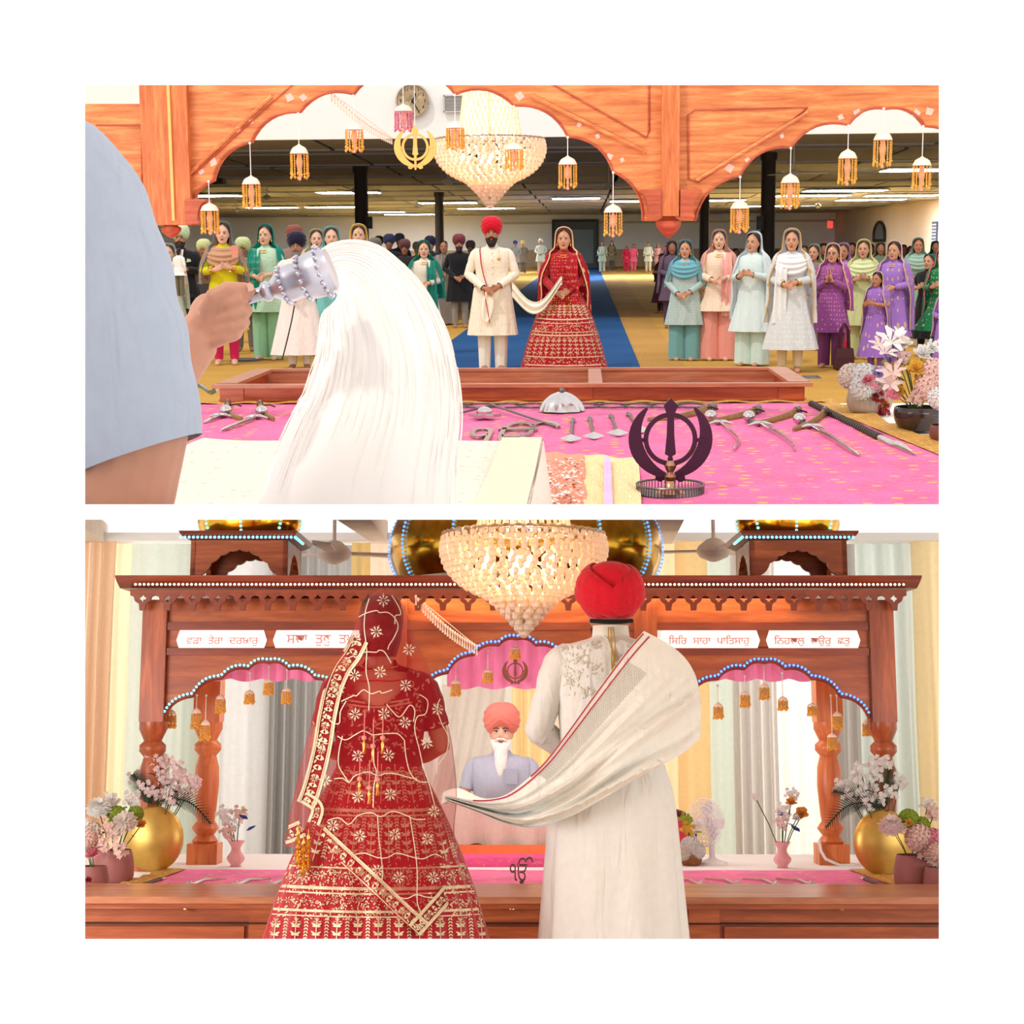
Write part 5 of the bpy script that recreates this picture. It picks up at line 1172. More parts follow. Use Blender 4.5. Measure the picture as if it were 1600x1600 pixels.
for sg in (-1, 1):
    for k_ in range(3):
        pts = []
        for i in range(26):
            f = i / 25; az = math.radians(-14 + 158 * f) * sg; rise = min(1, f * 1.3)
            el = (-.34 - .30 * k_) + (1.28 - .12 * k_ + (.08 if sg > 0 else 0)) * rise - (.25 * max(0, f - .6)); pts.append(on_tur(az, max(-1.05, el), 1.0 + (.012 if sg > 0 else .0)))
        flat_band(pts, Vector((0, 0, 0)), .033, .012).build('wrap', trb.material_slots[0].material, trb)
MB().tube([(-.075, .055, 1.555), (-.04, .092, 1.55), (0, .104, 1.548), (.04, .092, 1.55), (.075, .055, 1.555)], .009, 6).build('under_turban', plain('black_cloth', (20, 18, 20), .8), groom)
MB().surf(lambda u, v: ((.072 - .006 * v) * math.sin(2 * PI * u), .004 + (.07 - .004 * v) * -math.cos(2 * PI * u), 1.478 + .062 * v), 32, 5).build('collar', cloth((228, 220, 206), (210, 200, 184), 40), groom)
mb = MB()
for k_ in range(3): mb.tube([(-.004 + .008 * k_, .078, 1.53), (-.01 + .012 * k_, .088, 1.49), (-.008 + .012 * k_ - .02 * (k_ == 2), .124, 1.42), (.004, .136, 1.36)], .0022, 5)
mb.build('golden_cord', metal('gold_cord', (218, 178, 70), .35), groom)
S_c = Stamp([coat], groom); mb = MB(); random.seed(5)
for cx, cy, r_ in ((870, 1040, 26), (890, 1065, 22), (905, 1030, 16), (930, 1010, 12), (925, 1045, 14), (860, 1025, 14), (1000, 1015, 14), (985, 1045, 14), (915, 1085, 12), (880, 1010, 12), (1010, 1035, 12), (962, 1030, 10)):
    S_c.flower(mb, cx, cy, r_ * .35, 7, .004, random.random())
    for i in range(int(r_ * 1.5)):
        x, y = random.gauss(cx, r_ * .55), random.gauss(cy, r_ * .45); S_c.leaf(mb, x, y, random.uniform(-2.6, -.4), random.uniform(5, 9), 2.2, .0035)
o = mb.build('coat_embroidery', plain('thread_pearl', (214, 204, 188), .5, .15, .15, 60), coat); o['kind'] = 'stuff'
# long cream shawl: over his right shoulder, across the back, down to the bride's hand
TOPC = [(0, 1006, 986), (.12, 975, 1022), (.3, 925, 1090), (.45, 882, 1150), (.58, 846, 1196), (.72, 800, 1236), (.82, 768, 1248), (.92, 730, 1249), (1, 694, 1240)]
BOTC = [(0, 1094, 1154), (.12, 1062, 1180), (.3, 1000, 1214), (.45, 945, 1246), (.58, 895, 1274), (.72, 838, 1292), (.82, 796, 1288), (.92, 745, 1268), (1, 696, 1250)]
DTAB = [(690, 5.86), (760, 5.80), (840, 5.77), (900, 5.765), (960, 5.765), (1010, 5.79), (1050, 5.84), (1080, 5.90), (1100, 5.97)]
def shawl(u, v):
    tx, ty = sm([(a, b) for a, b, c in TOPC], u), sm([(a, c) for a, b, c in TOPC], u); bx, by = sm([(a, b) for a, b, c in BOTC], u), sm([(a, c) for a, b, c in BOTC], u)
    x, y = tx + (bx - tx) * v, ty + (by - ty) * v
    k = (1 - u) ** 1.2; bul = math.sin(PI * v) * k                       # shoulder bulge
    x += 32 * bul; y -= 25 * bul
    D = sm(DTAB, x) + .022 * k * 0 - (.06 * (1 - abs(math.sin(v * 9 + u * 2.6))) ** 1.6 + .024 * math.sin(v * 21 - u * 3) + .012 * math.sin(v * 47 + u * 5)) * (.45 + .55 * min(1, u * 3)) * min(1, max(0, v - .22) * 5)
    if v < .35 and u < .2: D += (.35 - v) * .2 * (1 - u * 5) * 0
    return B.P(x, y, D)
ginv = groom.matrix_world.inverted() @ B.M
SHM = cloth((238, 235, 228), rough=.7, sheen=.2)
sh = empty('shawl', B, (0, 0, 0)); tag(sh, 'long cream shawl with red edge lines draped over the groom toward the bride', 'shawl')
shm = MB().surf(lambda u, v: shawl(u, v), 90, 60).build('drape', SHM, sh)
MB().surf(lambda u, v: shawl(0, v).lerp(shawl(0, v) + Vector((-.05 * u * (.3 + v), .2 * u, (-.03 * u - .10 * u * u) * (1 - v) + .04 * u * v)), 1), 10, 24).build('front_fall', SHM, sh)
S_h = Stamp([shm], sh); m1 = MB(); m2 = MB()
def shp(u, v):
    tx, ty = sm([(a, b) for a, b, c in TOPC], u), sm([(a, c) for a, b, c in TOPC], u); bx, by = sm([(a, b) for a, b, c in BOTC], u), sm([(a, c) for a, b, c in BOTC], u)
    k = (1 - u) ** 1.2; bul = math.sin(PI * v) * k
    return (tx + (bx - tx) * v + 32 * bul, ty + (by - ty) * v - 25 * bul)
for v, w_ in ((.012, 2.0), (.062, 2.0)): S_h.ribbon(m1, [shp(i / 60, v) for i in range(1, 60)], w_, .004)
m1.build('red_edge_line', plain('red_line', (178, 30, 60), .7), sh)
for j in range(7):
    v0 = .085 + j * .026
    S_h.ribbon(m2, [shp(.14 + .48 * i / 90, v0 + .012 * (1 if i % 2 else -1)) for i in range(90)], .9, .004, 2)
o = m2.build('woven_chevrons', plain('grey_thread', (176, 170, 160), .7), sh); o['kind'] = 'stuff'
# ---------------------------------------------------------------- reader behind the dais
gran = person(B, 'elderly man with salmon turban and long white beard in grey shirt', 784, 1100, 10.35, z0=-.37, yaw=-.05, sex='m', skin='fair', turban=(236, 132, 118), beard='long', top=(176, 180, 198), hem=.8, flare=.02, legs=(176, 176, 186), sleeve=.75, pose='clasp')
MB().box((.07, -.135, 1.29), (.09, .012, .1)).build('shirt_pocket', cloth((168, 172, 190)), gran, smooth=False)
MB().tube([(.1, -.17, 1.09), (.105, -.19, 1.085), (.11, -.17, 1.07)], .012, 6).build('wristwatch', GOLDJ, gran)

# ---------------------------------------------------------------- embroidery of the upper bride's skirt and veil
skA = [c for c in br.children if c.name.startswith('skirt')][0]; S_a = Stamp([skA], br); mb = MB(); random.seed(9)
hwA = lambda y: sm([(470, 30), (500, 44), (530, 56), (572, 68)], y); cA = 882
for y, w_ in ((497, 2.2), (503, 1.2), (517, 1.2), (522, 2.2), (556, 1.6), (569, 2.0)): S_a.ribbon(mb, [(cA + hwA(y) * (-1 + .05 * i), y + 2.5 * (1 - (-1 + .05 * i) ** 2)) for i in range(41)], w_, .006, 2)
for y0_, y1_, n_, st in ((474, 495, 9, 1), (526, 556, 13, 1)):
    for i in range(n_):
        t = -1 + 2 * (i + .5) / n_; a, b = (cA + hwA(y0_) * t, y0_ + 2), (cA + hwA(y1_) * t, y1_ + 2); S_a.ribbon(mb, [a, b], .7, .006, 2); an = math.atan2(b[1] - a[1], b[0] - a[0])
        for k_ in range(1, 5):
            x, y = a[0] + (b[0] - a[0]) * k_ / 5, a[1] + (b[1] - a[1]) * k_ / 5
            for q_ in (-1, 1): S_a.leaf(mb, x, y, an + PI + q_ * .9, 4.6, 1.7, .006)
        S_a.flower(mb, a[0], a[1] + 2, 3.4, 6, .006)
for y0_, y1_, n_ in ((504, 517, 110), (557, 569, 130), (474, 520, 90)):
    for i in range(n_): y = random.uniform(y0_, y1_); S_a.leaf(mb, cA + hwA(y) * random.uniform(-.97, .97), y + 1.5, random.uniform(0, 6.3), 2.6, 1.1, .006)
o = mb.build('skirt_embroidery', SILV, skA); o['kind'] = 'stuff'
# ================================================================== THINGS
STEEL = metal('steel_polished', (206, 200, 200), .18); STEELD = metal('steel_dark', (120, 112, 112), .35); BRASSC = plain('scabbard_velvet', (150, 118, 66), .6, .3, .2, 30)
# ---------------------------------------------------------------- near man with the whisk, upper room
SHIRT = cloth((176, 184, 200), rough=.85); nm = empty('person', A, A.P(100, 788, 2.1)); tag(nm, 'man in grey blue shirt close by at left, arm raised with a silver whisk handle', 'man')
ninv = nm.matrix_world.inverted() @ A.M
NP = lambda x, y, D: ninv @ A.P(x, y, D)
def px_tube(mb, pts, n=20, cap=True, sq=1.0):
    """pts (px, py, D, radius px)"""
    P_ = [NP(x, y, D) for x, y, D, r in pts]; mb.tube(P_, [(r / FPX * D, r / FPX * D * sq) for x, y, D, r in pts], n, cap)
mb = MB(); rows = lerp_rows([(30, 195, 2.12, 20), (60, 225, 2.12, 80), (95, 290, 2.11, 122), (128, 390, 2.10, 138), (155, 500, 2.09, 142), (185, 600, 2.08, 134), (222, 708, 2.07, 112)], 40)
rows = [(x, y, D, r * (1 + .02 * math.sin(i * .9))) for i, (x, y, D, r) in enumerate(rows)]
px_tube(mb, rows, 36, False, .9); mb.build('sleeve', SHIRT, nm)
mb = MB(); px_tube(mb, [(-150, 120, 2.2, 90), (-140, 170, 2.2, 220), (-140, 300, 2.2, 245), (-140, 600, 2.2, 235), (-140, 900, 2.2, 235)], 30, True, .6); mb.build('shirt', SHIRT, nm)
mb = MB()
px_tube(mb, [(90, 300, 2.12, 90), (150, 480, 2.1, 88), (210, 690, 2.08, 86), (185, 790, 2.09, 88), (150, 850, 2.1, 85)], 16)
px_tube(mb, [(110, 890, 2.14, 62), (160, 790, 2.2, 60), (205, 700, 2.28, 52), (246, 630, 2.34, 44), (284, 572, 2.42, 35), (306, 532, 2.45, 38)], 16)
px_tube(mb, [(-150, 40, 2.2, 75), (-150, 130, 2.2, 85), (-140, 200, 2.2, 140), (-140, 500, 2.2, 190)], 16)
DH = 2.46; h0, h1 = NP(322, 488, DH), NP(515, 421, DH); hd = (h1 - h0).normalized(); e2 = (NP(322, 488, DH - .1) - h0).normalized(); e1 = hd.cross(e2).normalized()
if e1.z < 0: e1 = -e1
mb.ell(NP(326, 502, DH), (.034, .03, .046), 14, 10)
mb.tube([NP(300, 540, DH), NP(316, 515, DH), NP(332, 495, DH), NP(336, 470, DH)], [(.037, .03), (.043, .034), (.044, .032), (.035, .026)], 12)
for i, (kx, ky, ln_) in enumerate(((346, 478, 1.0), (350, 497, 1.06), (348, 515, 1.0), (342, 530, .84))):
    K = NP(kx, ky, DH) + e2 * .030
    pts = [K - hd * .03 - e2 * .012, K - hd * .008, K + hd * .014 * ln_ + e2 * .004, K + hd * .030 * ln_, K + hd * .037 * ln_ - e2 * .018, K + hd * .030 * ln_ - e2 * .036, K + hd * .012 * ln_ - e2 * .046]
    mb.tube(pts, [.0115, .0128, .0112, .0116, .0108, .0100, .0085], 9)
tb = NP(330, 462, DH - .02); mb.tube([NP(322, 490, DH - .03), NP(335, 464, DH - .035), NP(356, 452, DH - .03), NP(384, 452, DH - .018), NP(398, 458, DH - .012)], [.017, .0155, .0135, .0115, .008], 10)
body = fuse(mb, .004, 2); link('body', body, plain('skin_near', (202, 144, 118), .5, 0, .08, 14, .4), nm)
MB().prism([(0, 0), (.010, 0), (.0115, .008), (.008, .013), (.002, .013)], [], NP(388, 456, DH - .030), hd, e1, e2, .002).build('thumbnail', plain('nail', (232, 186, 168), .25), nm)
# whisk: silver handle, white yak hair plume
wk = empty('ritual_whisk', A, A.P(515, 421, DH)); tag(wk, 'ceremonial whisk with silver handle and large white hair plume', 'whisk')
winv = wk.matrix_world.inverted() @ A.M; WP = lambda x, y, D: winv @ A.P(x, y, D)
def axis_lathe(mb, p0, p1, prof, n=20):
    d = p1 - p0; L = d.length; mb.tube([p0 + d * t for t, r in prof], [r for t, r in prof], n)
mb = MB(); axis_lathe(mb, WP(300, 496, DH), WP(518, 420, DH), [(0, .009), (.02, .011), (.2, .010), (.5, .0105), (.52, .016), (.55, .017), (.57, .013), (.6, .018), (.64, .026), (.7, .03), (.78, .029), (.8, .033), (.84, .037), (.93, .039), (.96, .035), (1.0, .034)])
for t_, r_ in ((.66, .03), (.8, .036), (.94, .042)):
    p0, p1 = WP(300, 496, DH), WP(518, 420, DH); d = (p1 - p0); c = p0 + d * t_; a = d.normalized().orthogonal().normalized(); b = d.normalized().cross(a)
    for i in range(18): mb.ell(c + (a * math.cos(i * PI / 9) + b * math.sin(i * PI / 9)) * r_, (.004, .004, .004), 6, 4)
mb.build('silver_handle', metal('silver_worn', (206, 202, 212), .28, .2), wk)
HAIRM = plain('yak_hair', (250, 244, 238), .9, 0, .01, 5, .1); AX = lerp_rows([(508, 438, 34), (530, 424, 46), (560, 440, 66), (585, 490, 88), (600, 560, 106), (596, 640, 122), (575, 720, 138), (552, 830, 156)], 40)
mb = MB(); rings = []; n_ = 64
for j, (x, y, r) in enumerate(AX):
    a, b = AX[max(j - 1, 0)], AX[min(j + 1, 40)]; dx, dy = b[0] - a[0], b[1] - a[1]; l = math.hypot(dx, dy); ring = []
    for i in range(n_):
        t = 2 * PI * i / n_; rr = r * (1 + (.004 + .006 * j / 40) * math.sin(i * 5.7 + j * .05) + .004 * math.sin(i * 11.3)); q_ = rr * math.cos(t)
        ring.append(WP(x - dy / l * q_, y + dx / l * q_, 2.62 + rr * .75 / FPX * 2.62 * math.sin(t)))
    rings.append(ring)
mb.rings(rings, True, True); mb.build('hair_plume', HAIRM, wk)
random.seed(11); mb = MB()
for s_ in range(420):
    i = random.uniform(0, n_); j0 = random.randint(0, 26); k_ = random.uniform(1.0, 1.035); pts = []
    for j in range(j0, min(40, j0 + random.randint(8, 14))):
        i0 = int(i) % n_; c = sum((rings[j][q_] for q_ in range(0, n_, 8)), Vector()) / 8; pts.append(c + (rings[j][i0] - c) * (k_ + .015 * math.sin(j * .4 + s_)))
    if len(pts) > 2: mb.tube(pts, [.0009] * (len(pts) - 1) + [.0003], 3, False)
o = mb.build('loose_hair', HAIRM, wk); o['kind'] = 'stuff'
# ---------------------------------------------------------------- scripture stand drapery at the bottom left, upper room
IV = cloth((240, 222, 206), (232, 200, 182), 14, 'dots', dens=.15)
st = empty('draped_stand', A, (0, 0, ZP)); tag(st, 'low stand covered with cream cloth at the bottom beside the whisk', 'stand')
xl, xr = A.P(215, 700, 5.4).x, A.P(846, 700, 5.8).x
MB().surf(lambda u, v: (xl + u * (xr - xl), 4.3 + v * (2.05 - .22 * u), .31 + .008 * math.sin(u * 9 + v * 4) + .01 * math.sin(v * 7) - .05 * max(0, v - .9) * 10 * (.2 + .2 * math.sin(u * 6))), 40, 40).build('cover', IV, st)
MB().surf(lambda u, v: (xl + u * (xr - xl), 6.35 - .22 * u + .02 * v + .012 * math.sin(u * 50) * v, .29 - .285 * v), 80, 8).build('back_fall', IV, st)
MB().surf(lambda u, v: (xr + .03 * v + .012 * math.sin(u * 40) * v, 4.3 + u * 1.83, .31 - .3 * v), 60, 8).build('side_fall', IV, st)
MB().slab((xl + .04, 4.3, 0), (xr - .04, 6.1, .22)).build('base', plain('stand_wood', (160, 110, 70), .5), st, smooth=False)
MB().surf(lambda u, v: (A.P(770, 700, 5.5).x + u * .16, 4.3 + v * 1.86, .322 + .006 * math.sin(v * 9)), 6, 30).build('golden_stripe', cloth((240, 220, 190), tr=0), st)
SEQ = plain('sequin_coral', (236, 130, 104), .25, .35, .3, 70)
def lay(nm_, lab, pts, z, mat, amp=.01):
    q_ = [A.G(x, y, ZP + z) for x, y in pts]
    o = MB().surf(lambda u, v: (q_[0].lerp(q_[1], u)).lerp(q_[3].lerp(q_[2], u), v) + Vector((0, 0, amp * math.sin(u * 11 + v * 7) * math.sin(v * 9 + 1) + .004)), 24, 40).build('folded_cloth', mat, R=A); return tag(o, lab, 'cloth')
o = lay('c', 'coral sequinned cloth strip lying beside the cream draped stand', [(843, 800), (918, 800), (912, 712), (846, 706)], .03, cloth((238, 150, 120)))
random.seed(4); mb = MB()
for i in range(420):
    u, v = random.random(), random.random(); p = A.G(848 + 62 * u, 716 + 78 * v, ZP + .045); a = random.uniform(0, 6); s_ = random.uniform(.006, .012)
    t1 = Vector((math.cos(a), math.sin(a), random.uniform(-.5, .5))) * s_; t2 = Vector((-math.sin(a), math.cos(a), random.uniform(-.5, .5))) * s_; mb.add([p + t1, p + t2, p - t1, p - t2], [(0, 1, 2, 3)])
sq = mb.build('sequins', metal('sequin', (255, 236, 226), .15), o); sq.matrix_parent_inverse = Matrix(); sq['kind'] = 'stuff'
lay('c', 'pale gold silk cloth folded on the pink brocade left of the emblem', [(912, 800), (1003, 800), (998, 718), (908, 710)], .02, cloth((240, 206, 140), (250, 232, 190), 9, 'rich'))
lay('c', 'narrow lilac ribbon laid over the pale gold silk', [(944, 800), (958, 800), (954, 716), (944, 714)], .045, cloth((244, 190, 236)), .004)
# ---------------------------------------------------------------- the emblem: ring, double-edged blade and two crossed swords
def khanda_mesh(s_, th):
    """unit height about s_, built of ring, blade and two crescent swords"""
    mb = MB(); E = ((1, 0, 0), (0, 0, 1), (0, 1, 0))
    n = 40; C = .56; ro, ri = .285, .235
    mb.prism([(ro * math.cos(2 * PI * i / n) * s_, (C + ro * math.sin(2 * PI * i / n)) * s_) for i in range(n)], [[(ri * math.cos(2 * PI * i / n) * s_, (C + ri * math.sin(2 * PI * i / n)) * s_) for i in range(n)]], (0, 0, 0), *E, th)
    bl = [(0, 1.0), (.075, .92), (.055, .86), (.035, .82), (.04, .6), (.058, .4), (.02, .38), (.03, .34), (.02, .3), (.02, .1), (0, .08)]
    mb.prism([(x * s_, z * s_) for x, z in bl] + [(-x * s_, z * s_) for x, z in reversed(bl[1:-1])], [], (0, -th * .15, 0), *E, th * 1.3)
    for sg in (-1, 1):
        o_, i_ = [], []
        for k_ in range(21):
            t = math.radians(55 - 150 * k_ / 20); w_ = .005 + .145 * math.sin(PI * min(1, k_ / 20 * .95 + .03)) ** .8
            o_.append((sg * .445 * math.cos(t), C + .42 * math.sin(t) - .0)); i_.append((sg * (.445 - w_) * math.cos(t), C + (.42 - w_) * math.sin(t)))
        o_ += [(-sg * .1, .10), (-sg * .16, .12), (-sg * .15, .2)]; i_ += [(-sg * .06, .16), (-sg * .12, .17), (-sg * .13, .21)]
        pl = o_ + list(reversed(i_))
        mb.prism([(x * s_, z * s_) for x, z in pl], [], (0, .3 * th * sg, 0), *E, th)
        mb.prism([(sg * x * s_, z * s_) for x, z in ((.27, .53), (.37, .53), (.37, .57), (.27, .57))], [], (0, 0, 0), *E, th)
    return mb
kp = A.G(1047, 772, ZP); ks = empty('emblem_stand', A, (kp.x, kp.y, ZP)); tag(ks, 'dark purple sword and ring emblem standing on a round silver gallery tray', 'emblem')
hk = (A.P(1047, 632, kp.y).z - A.P(1047, 775, kp.y).z) * 1.02
khanda_mesh(hk, .015).build('emblem', plain('emblem_purple', (66, 22, 48), .35, .4), ks, loc=(0, 0, .012), smooth=False)
r_ = 53 / FPX * kp.y
MB().lathe([(0, .004), (r_ * .97, .004), (r_ * .98, .0), (r_, .0), (r_, .008), (r_ * .97, .008)], 40).build('tray', STEELD, ks)
MB().tube([(r_ * math.cos(t), r_ * math.sin(t), .045) for t in [2 * PI * i / 48 for i in range(49)]], .005, 6).build('tray_rail', STEELD, ks)
mb = MB()
for i in range(60): t = 2 * PI * i / 60; mb.tube([(r_ * math.cos(t), r_ * math.sin(t), .004), (r_ * math.cos(t), r_ * math.sin(t), .045)], .0022, 4, False)
mb.build('tray_gallery', STEELD, ks)
MB().lathe([(.07, .006), (.06, .015), (.03, .03), (.02, .06), (.035, .08), (.015, .1), (.03, .13), (.012, .15)], 18).build('pedestal', metal('bronze', (190, 140, 110), .25), ks)
g1 = A.P(648, 196, 8.9); gk = empty('hanging_emblem', A, (g1.x, 8.9, g1.z)); tag(gk, 'flat golden sword and ring emblem hanging from the middle of the arch', 'emblem')
hk = g1.z - A.P(648, 272, 8.9).z
khanda_mesh(hk, .012).build('emblem', plain('emblem_gold', (246, 186, 100), .45, .15), gk, loc=(0, 0, -hk), smooth=False)
MB().tube([(0, .005, 0), (0, .005, A.P(648, 110, 8.9).z - g1.z)], .002, 5).build('cord', plain('cord_white', (240, 236, 230), .8), gk)
b1 = B.P(805, 1028, 9.15); bk = empty('hanging_emblem', B, (b1.x, 9.15, b1.z)); tag(bk, 'small bronze sword and ring emblem hanging in the centre arch beside the groom', 'emblem')
hk = b1.z - B.P(805, 1074, 9.15).z; khanda_mesh(hk, .012).build('emblem', plain('emblem_bronze', (150, 92, 70), .4, .3), bk, loc=(0, 0, -hk), smooth=False)
MB().tube([(0, .005, 0), (0, .005, .1)], .002, 5).build('cord', plain('cord_white', (240, 236, 230), .8), bk)
# ---------------------------------------------------------------- hanging bead ornaments
CAPW = plain('ornament_cap', (250, 226, 204), .5); AMB = plain('amber_beads', (240, 176, 70), .35, .1, .25, 30); PNKC = plain('ornament_core', (240, 176, 150), .4); MULTI = plain('ornament_multi', (236, 130, 150), .4, 0, .5, 90)
def orn_meshes(h, r, strands, dens):
    cap = MB().lathe(lerp_rows([(.004, .30 * h), (.01, .27 * h), (r * .3, .25 * h), (r * .75, .17 * h), (r, .02 * h), (r * 1.02, 0), (r * .9, .0)], 14), 18).mesh('cap')
    fr = MB()
    for i in range(strands):
        t = 2 * PI * i / strands; x, y = r * .95 * math.cos(t), r * .95 * math.sin(t); L = -.6 * h - .06 * h * (i % 3)
        fr.tube([(x, y, 0), (x, y, L)], .0016, 4, False)
        for k_ in range(dens): fr.ell((x, y, L * (k_ + 1) / dens * (1 if dens > 4 else 1)), (.0048, .0048, .006), 5, 3)
        fr.lathe([(.001, .01), (.0085, 0), (.001, -.012)], 6, (x, y, L - .004))
    core = MB().lathe([(.003, 0), (.014, -.1 * h), (.02, -.25 * h), (.016, -.42 * h), (.006, -.5 * h), (.009, -.62 * h), (.004, -.7 * h), (.011, -.8 * h), (0, -.86 * h)], 12)
    return cap, fr.mesh('fringe'), core.mesh('core')
def ornament(R, px, ytop, ybot, D, ystr, label, dens=8, wpx=28, group=None, multi=False):
    z1, z0 = R.P(px, ytop, D).z, R.P(px, ybot, D).z; h = (z1 - z0) / 1.16; r = wpx / 2 / FPX * D; x = R.P(px, ytop, D).x
    o = empty('hanging_ornament', R, (x, D, z1 - .30 * h)); tag(o, label, 'ornament', group)
    c, f, k = cached(('orn', round(h, 2), round(r, 3), dens), lambda: orn_meshes(h, r, 16, dens))
    link('cap', c, CAPW, o); link('bead_fringe', f, MULTI if multi else AMB, o); link('core', k, PNKC, o)
    zs = R.P(px, ystr, D).z - (z1 - .30 * h)
    MB().tube([(0, 0, .28 * h), (0, 0, zs)], .0025, 5).ell((0, 0, zs - .006), (.008, .008, .008), 6, 5).build('string', plain('cord_white', (240, 236, 230), .8), o)
    return o
OA = [(327, 316, 368, 282, 'on the left arch nearest the whisk man'), (392, 274, 328, 222, 'second from the left on the left arch'), (467, 225, 283, 176, 'third from the left on the left arch'), (553, 190, 240, 148, 'fourth from the left, left of the clock'), (630, 162, 208, 128, 'with pink beads hanging in front of the clock'), (711, 188, 236, 147, 'just left of the chandelier'), (803, 222, 268, 165, 'in front of the chandelier'), (887, 243, 298, 213, 'right of the chandelier'), (958, 318, 372, 268, 'over the space between bride and right post'),
      (1156, 312, 366, 275, 'first right of the post'), (1235, 271, 328, 230, 'second right of the post'), (1325, 232, 292, 195, 'third right of the post'), (1380, 203, 264, 168, 'at the peak of the right arch'), (1441, 244, 300, 196, 'at the far right of the right arch')]
for i, (x, a, b, s_, lab) in enumerate(OA): ornament(A, x, a, b, 8.93, s_, 'white capped amber bead ornament ' + lab, 6 if i in (3, 8) else 9, 28, 'bead ornaments on the arches', i == 4)
OB = [(345, 1085, 1115, 1060, 'beside the left rear pillar'), (390, 1078, 1100, 1050, 'left of the middle of the left arch'), (420, 1060, 1086, 1040, 'at the peak of the left arch'), (448, 1074, 1100, 1045, 'right of the peak of the left arch'), (268, 1108, 1140, 1090, 'next to the left front post'), (307, 1106, 1140, 1085, 'over the left rear pillar'), (321, 1124, 1160, 1085, 'low in front of the left rear pillar'), (762, 1045, 1068, 1015, 'left of the emblem in the centre arch'), (712, 1062, 1088, 1020, 'right of the bride in the centre arch'), (805, 1010, 1030, 996, 'above the bronze emblem'),
      (1122, 1098, 1122, 1070, 'first from the groom in the right arch'), (1164, 1080, 1104, 1055, 'second from the groom in the right arch'), (1194, 1068, 1092, 1040, 'at the peak of the right arch'), (1223, 1088, 1110, 1050, 'right of the peak of the right arch'), (1269, 1098, 1118, 1062, 'left of the right rear pillar'), (1308, 1112, 1140, 1085, 'in front of the right rear pillar'), (1300, 1146, 1170, 1085, 'low on the right rear pillar'), (1355, 1124, 1150, 1100, 'next to the right front post')]
for x, a, b, s_, lab in OB: ornament(B, x, a, b, 9.1, s_, 'small amber bead ornament ' + lab + ' of the canopy', 5, 15, 'bead ornaments under the canopy')
# garland of little bells slanting across the arch, both rooms
for R, p0, p1, lab in ((A, (518, 145, 9.2), (612, 215, 12.0), 'pale bead garland slanting past the clock'), (B, (650, 932, 8.82), (745, 1010, 8.93), 'pale bead garland slanting above the centre arch')):
    a, b = R.P(*p0), R.P(*p1); mb = MB()
    for i in range(26):
        p = a.lerp(b, i / 25) - Vector((0, 0, .03 * math.sin(PI * i / 25))); mb.ell(p, (.008, .008, .012), 6, 4); mb.tube([p, p - Vector((0, 0, .05))], [.002, .006], 4)
    mb.tube([a, b], .002, 4); tag(mb.build('bead_garland', plain('garland', (246, 224, 200), .5), R=R), lab, 'garland')
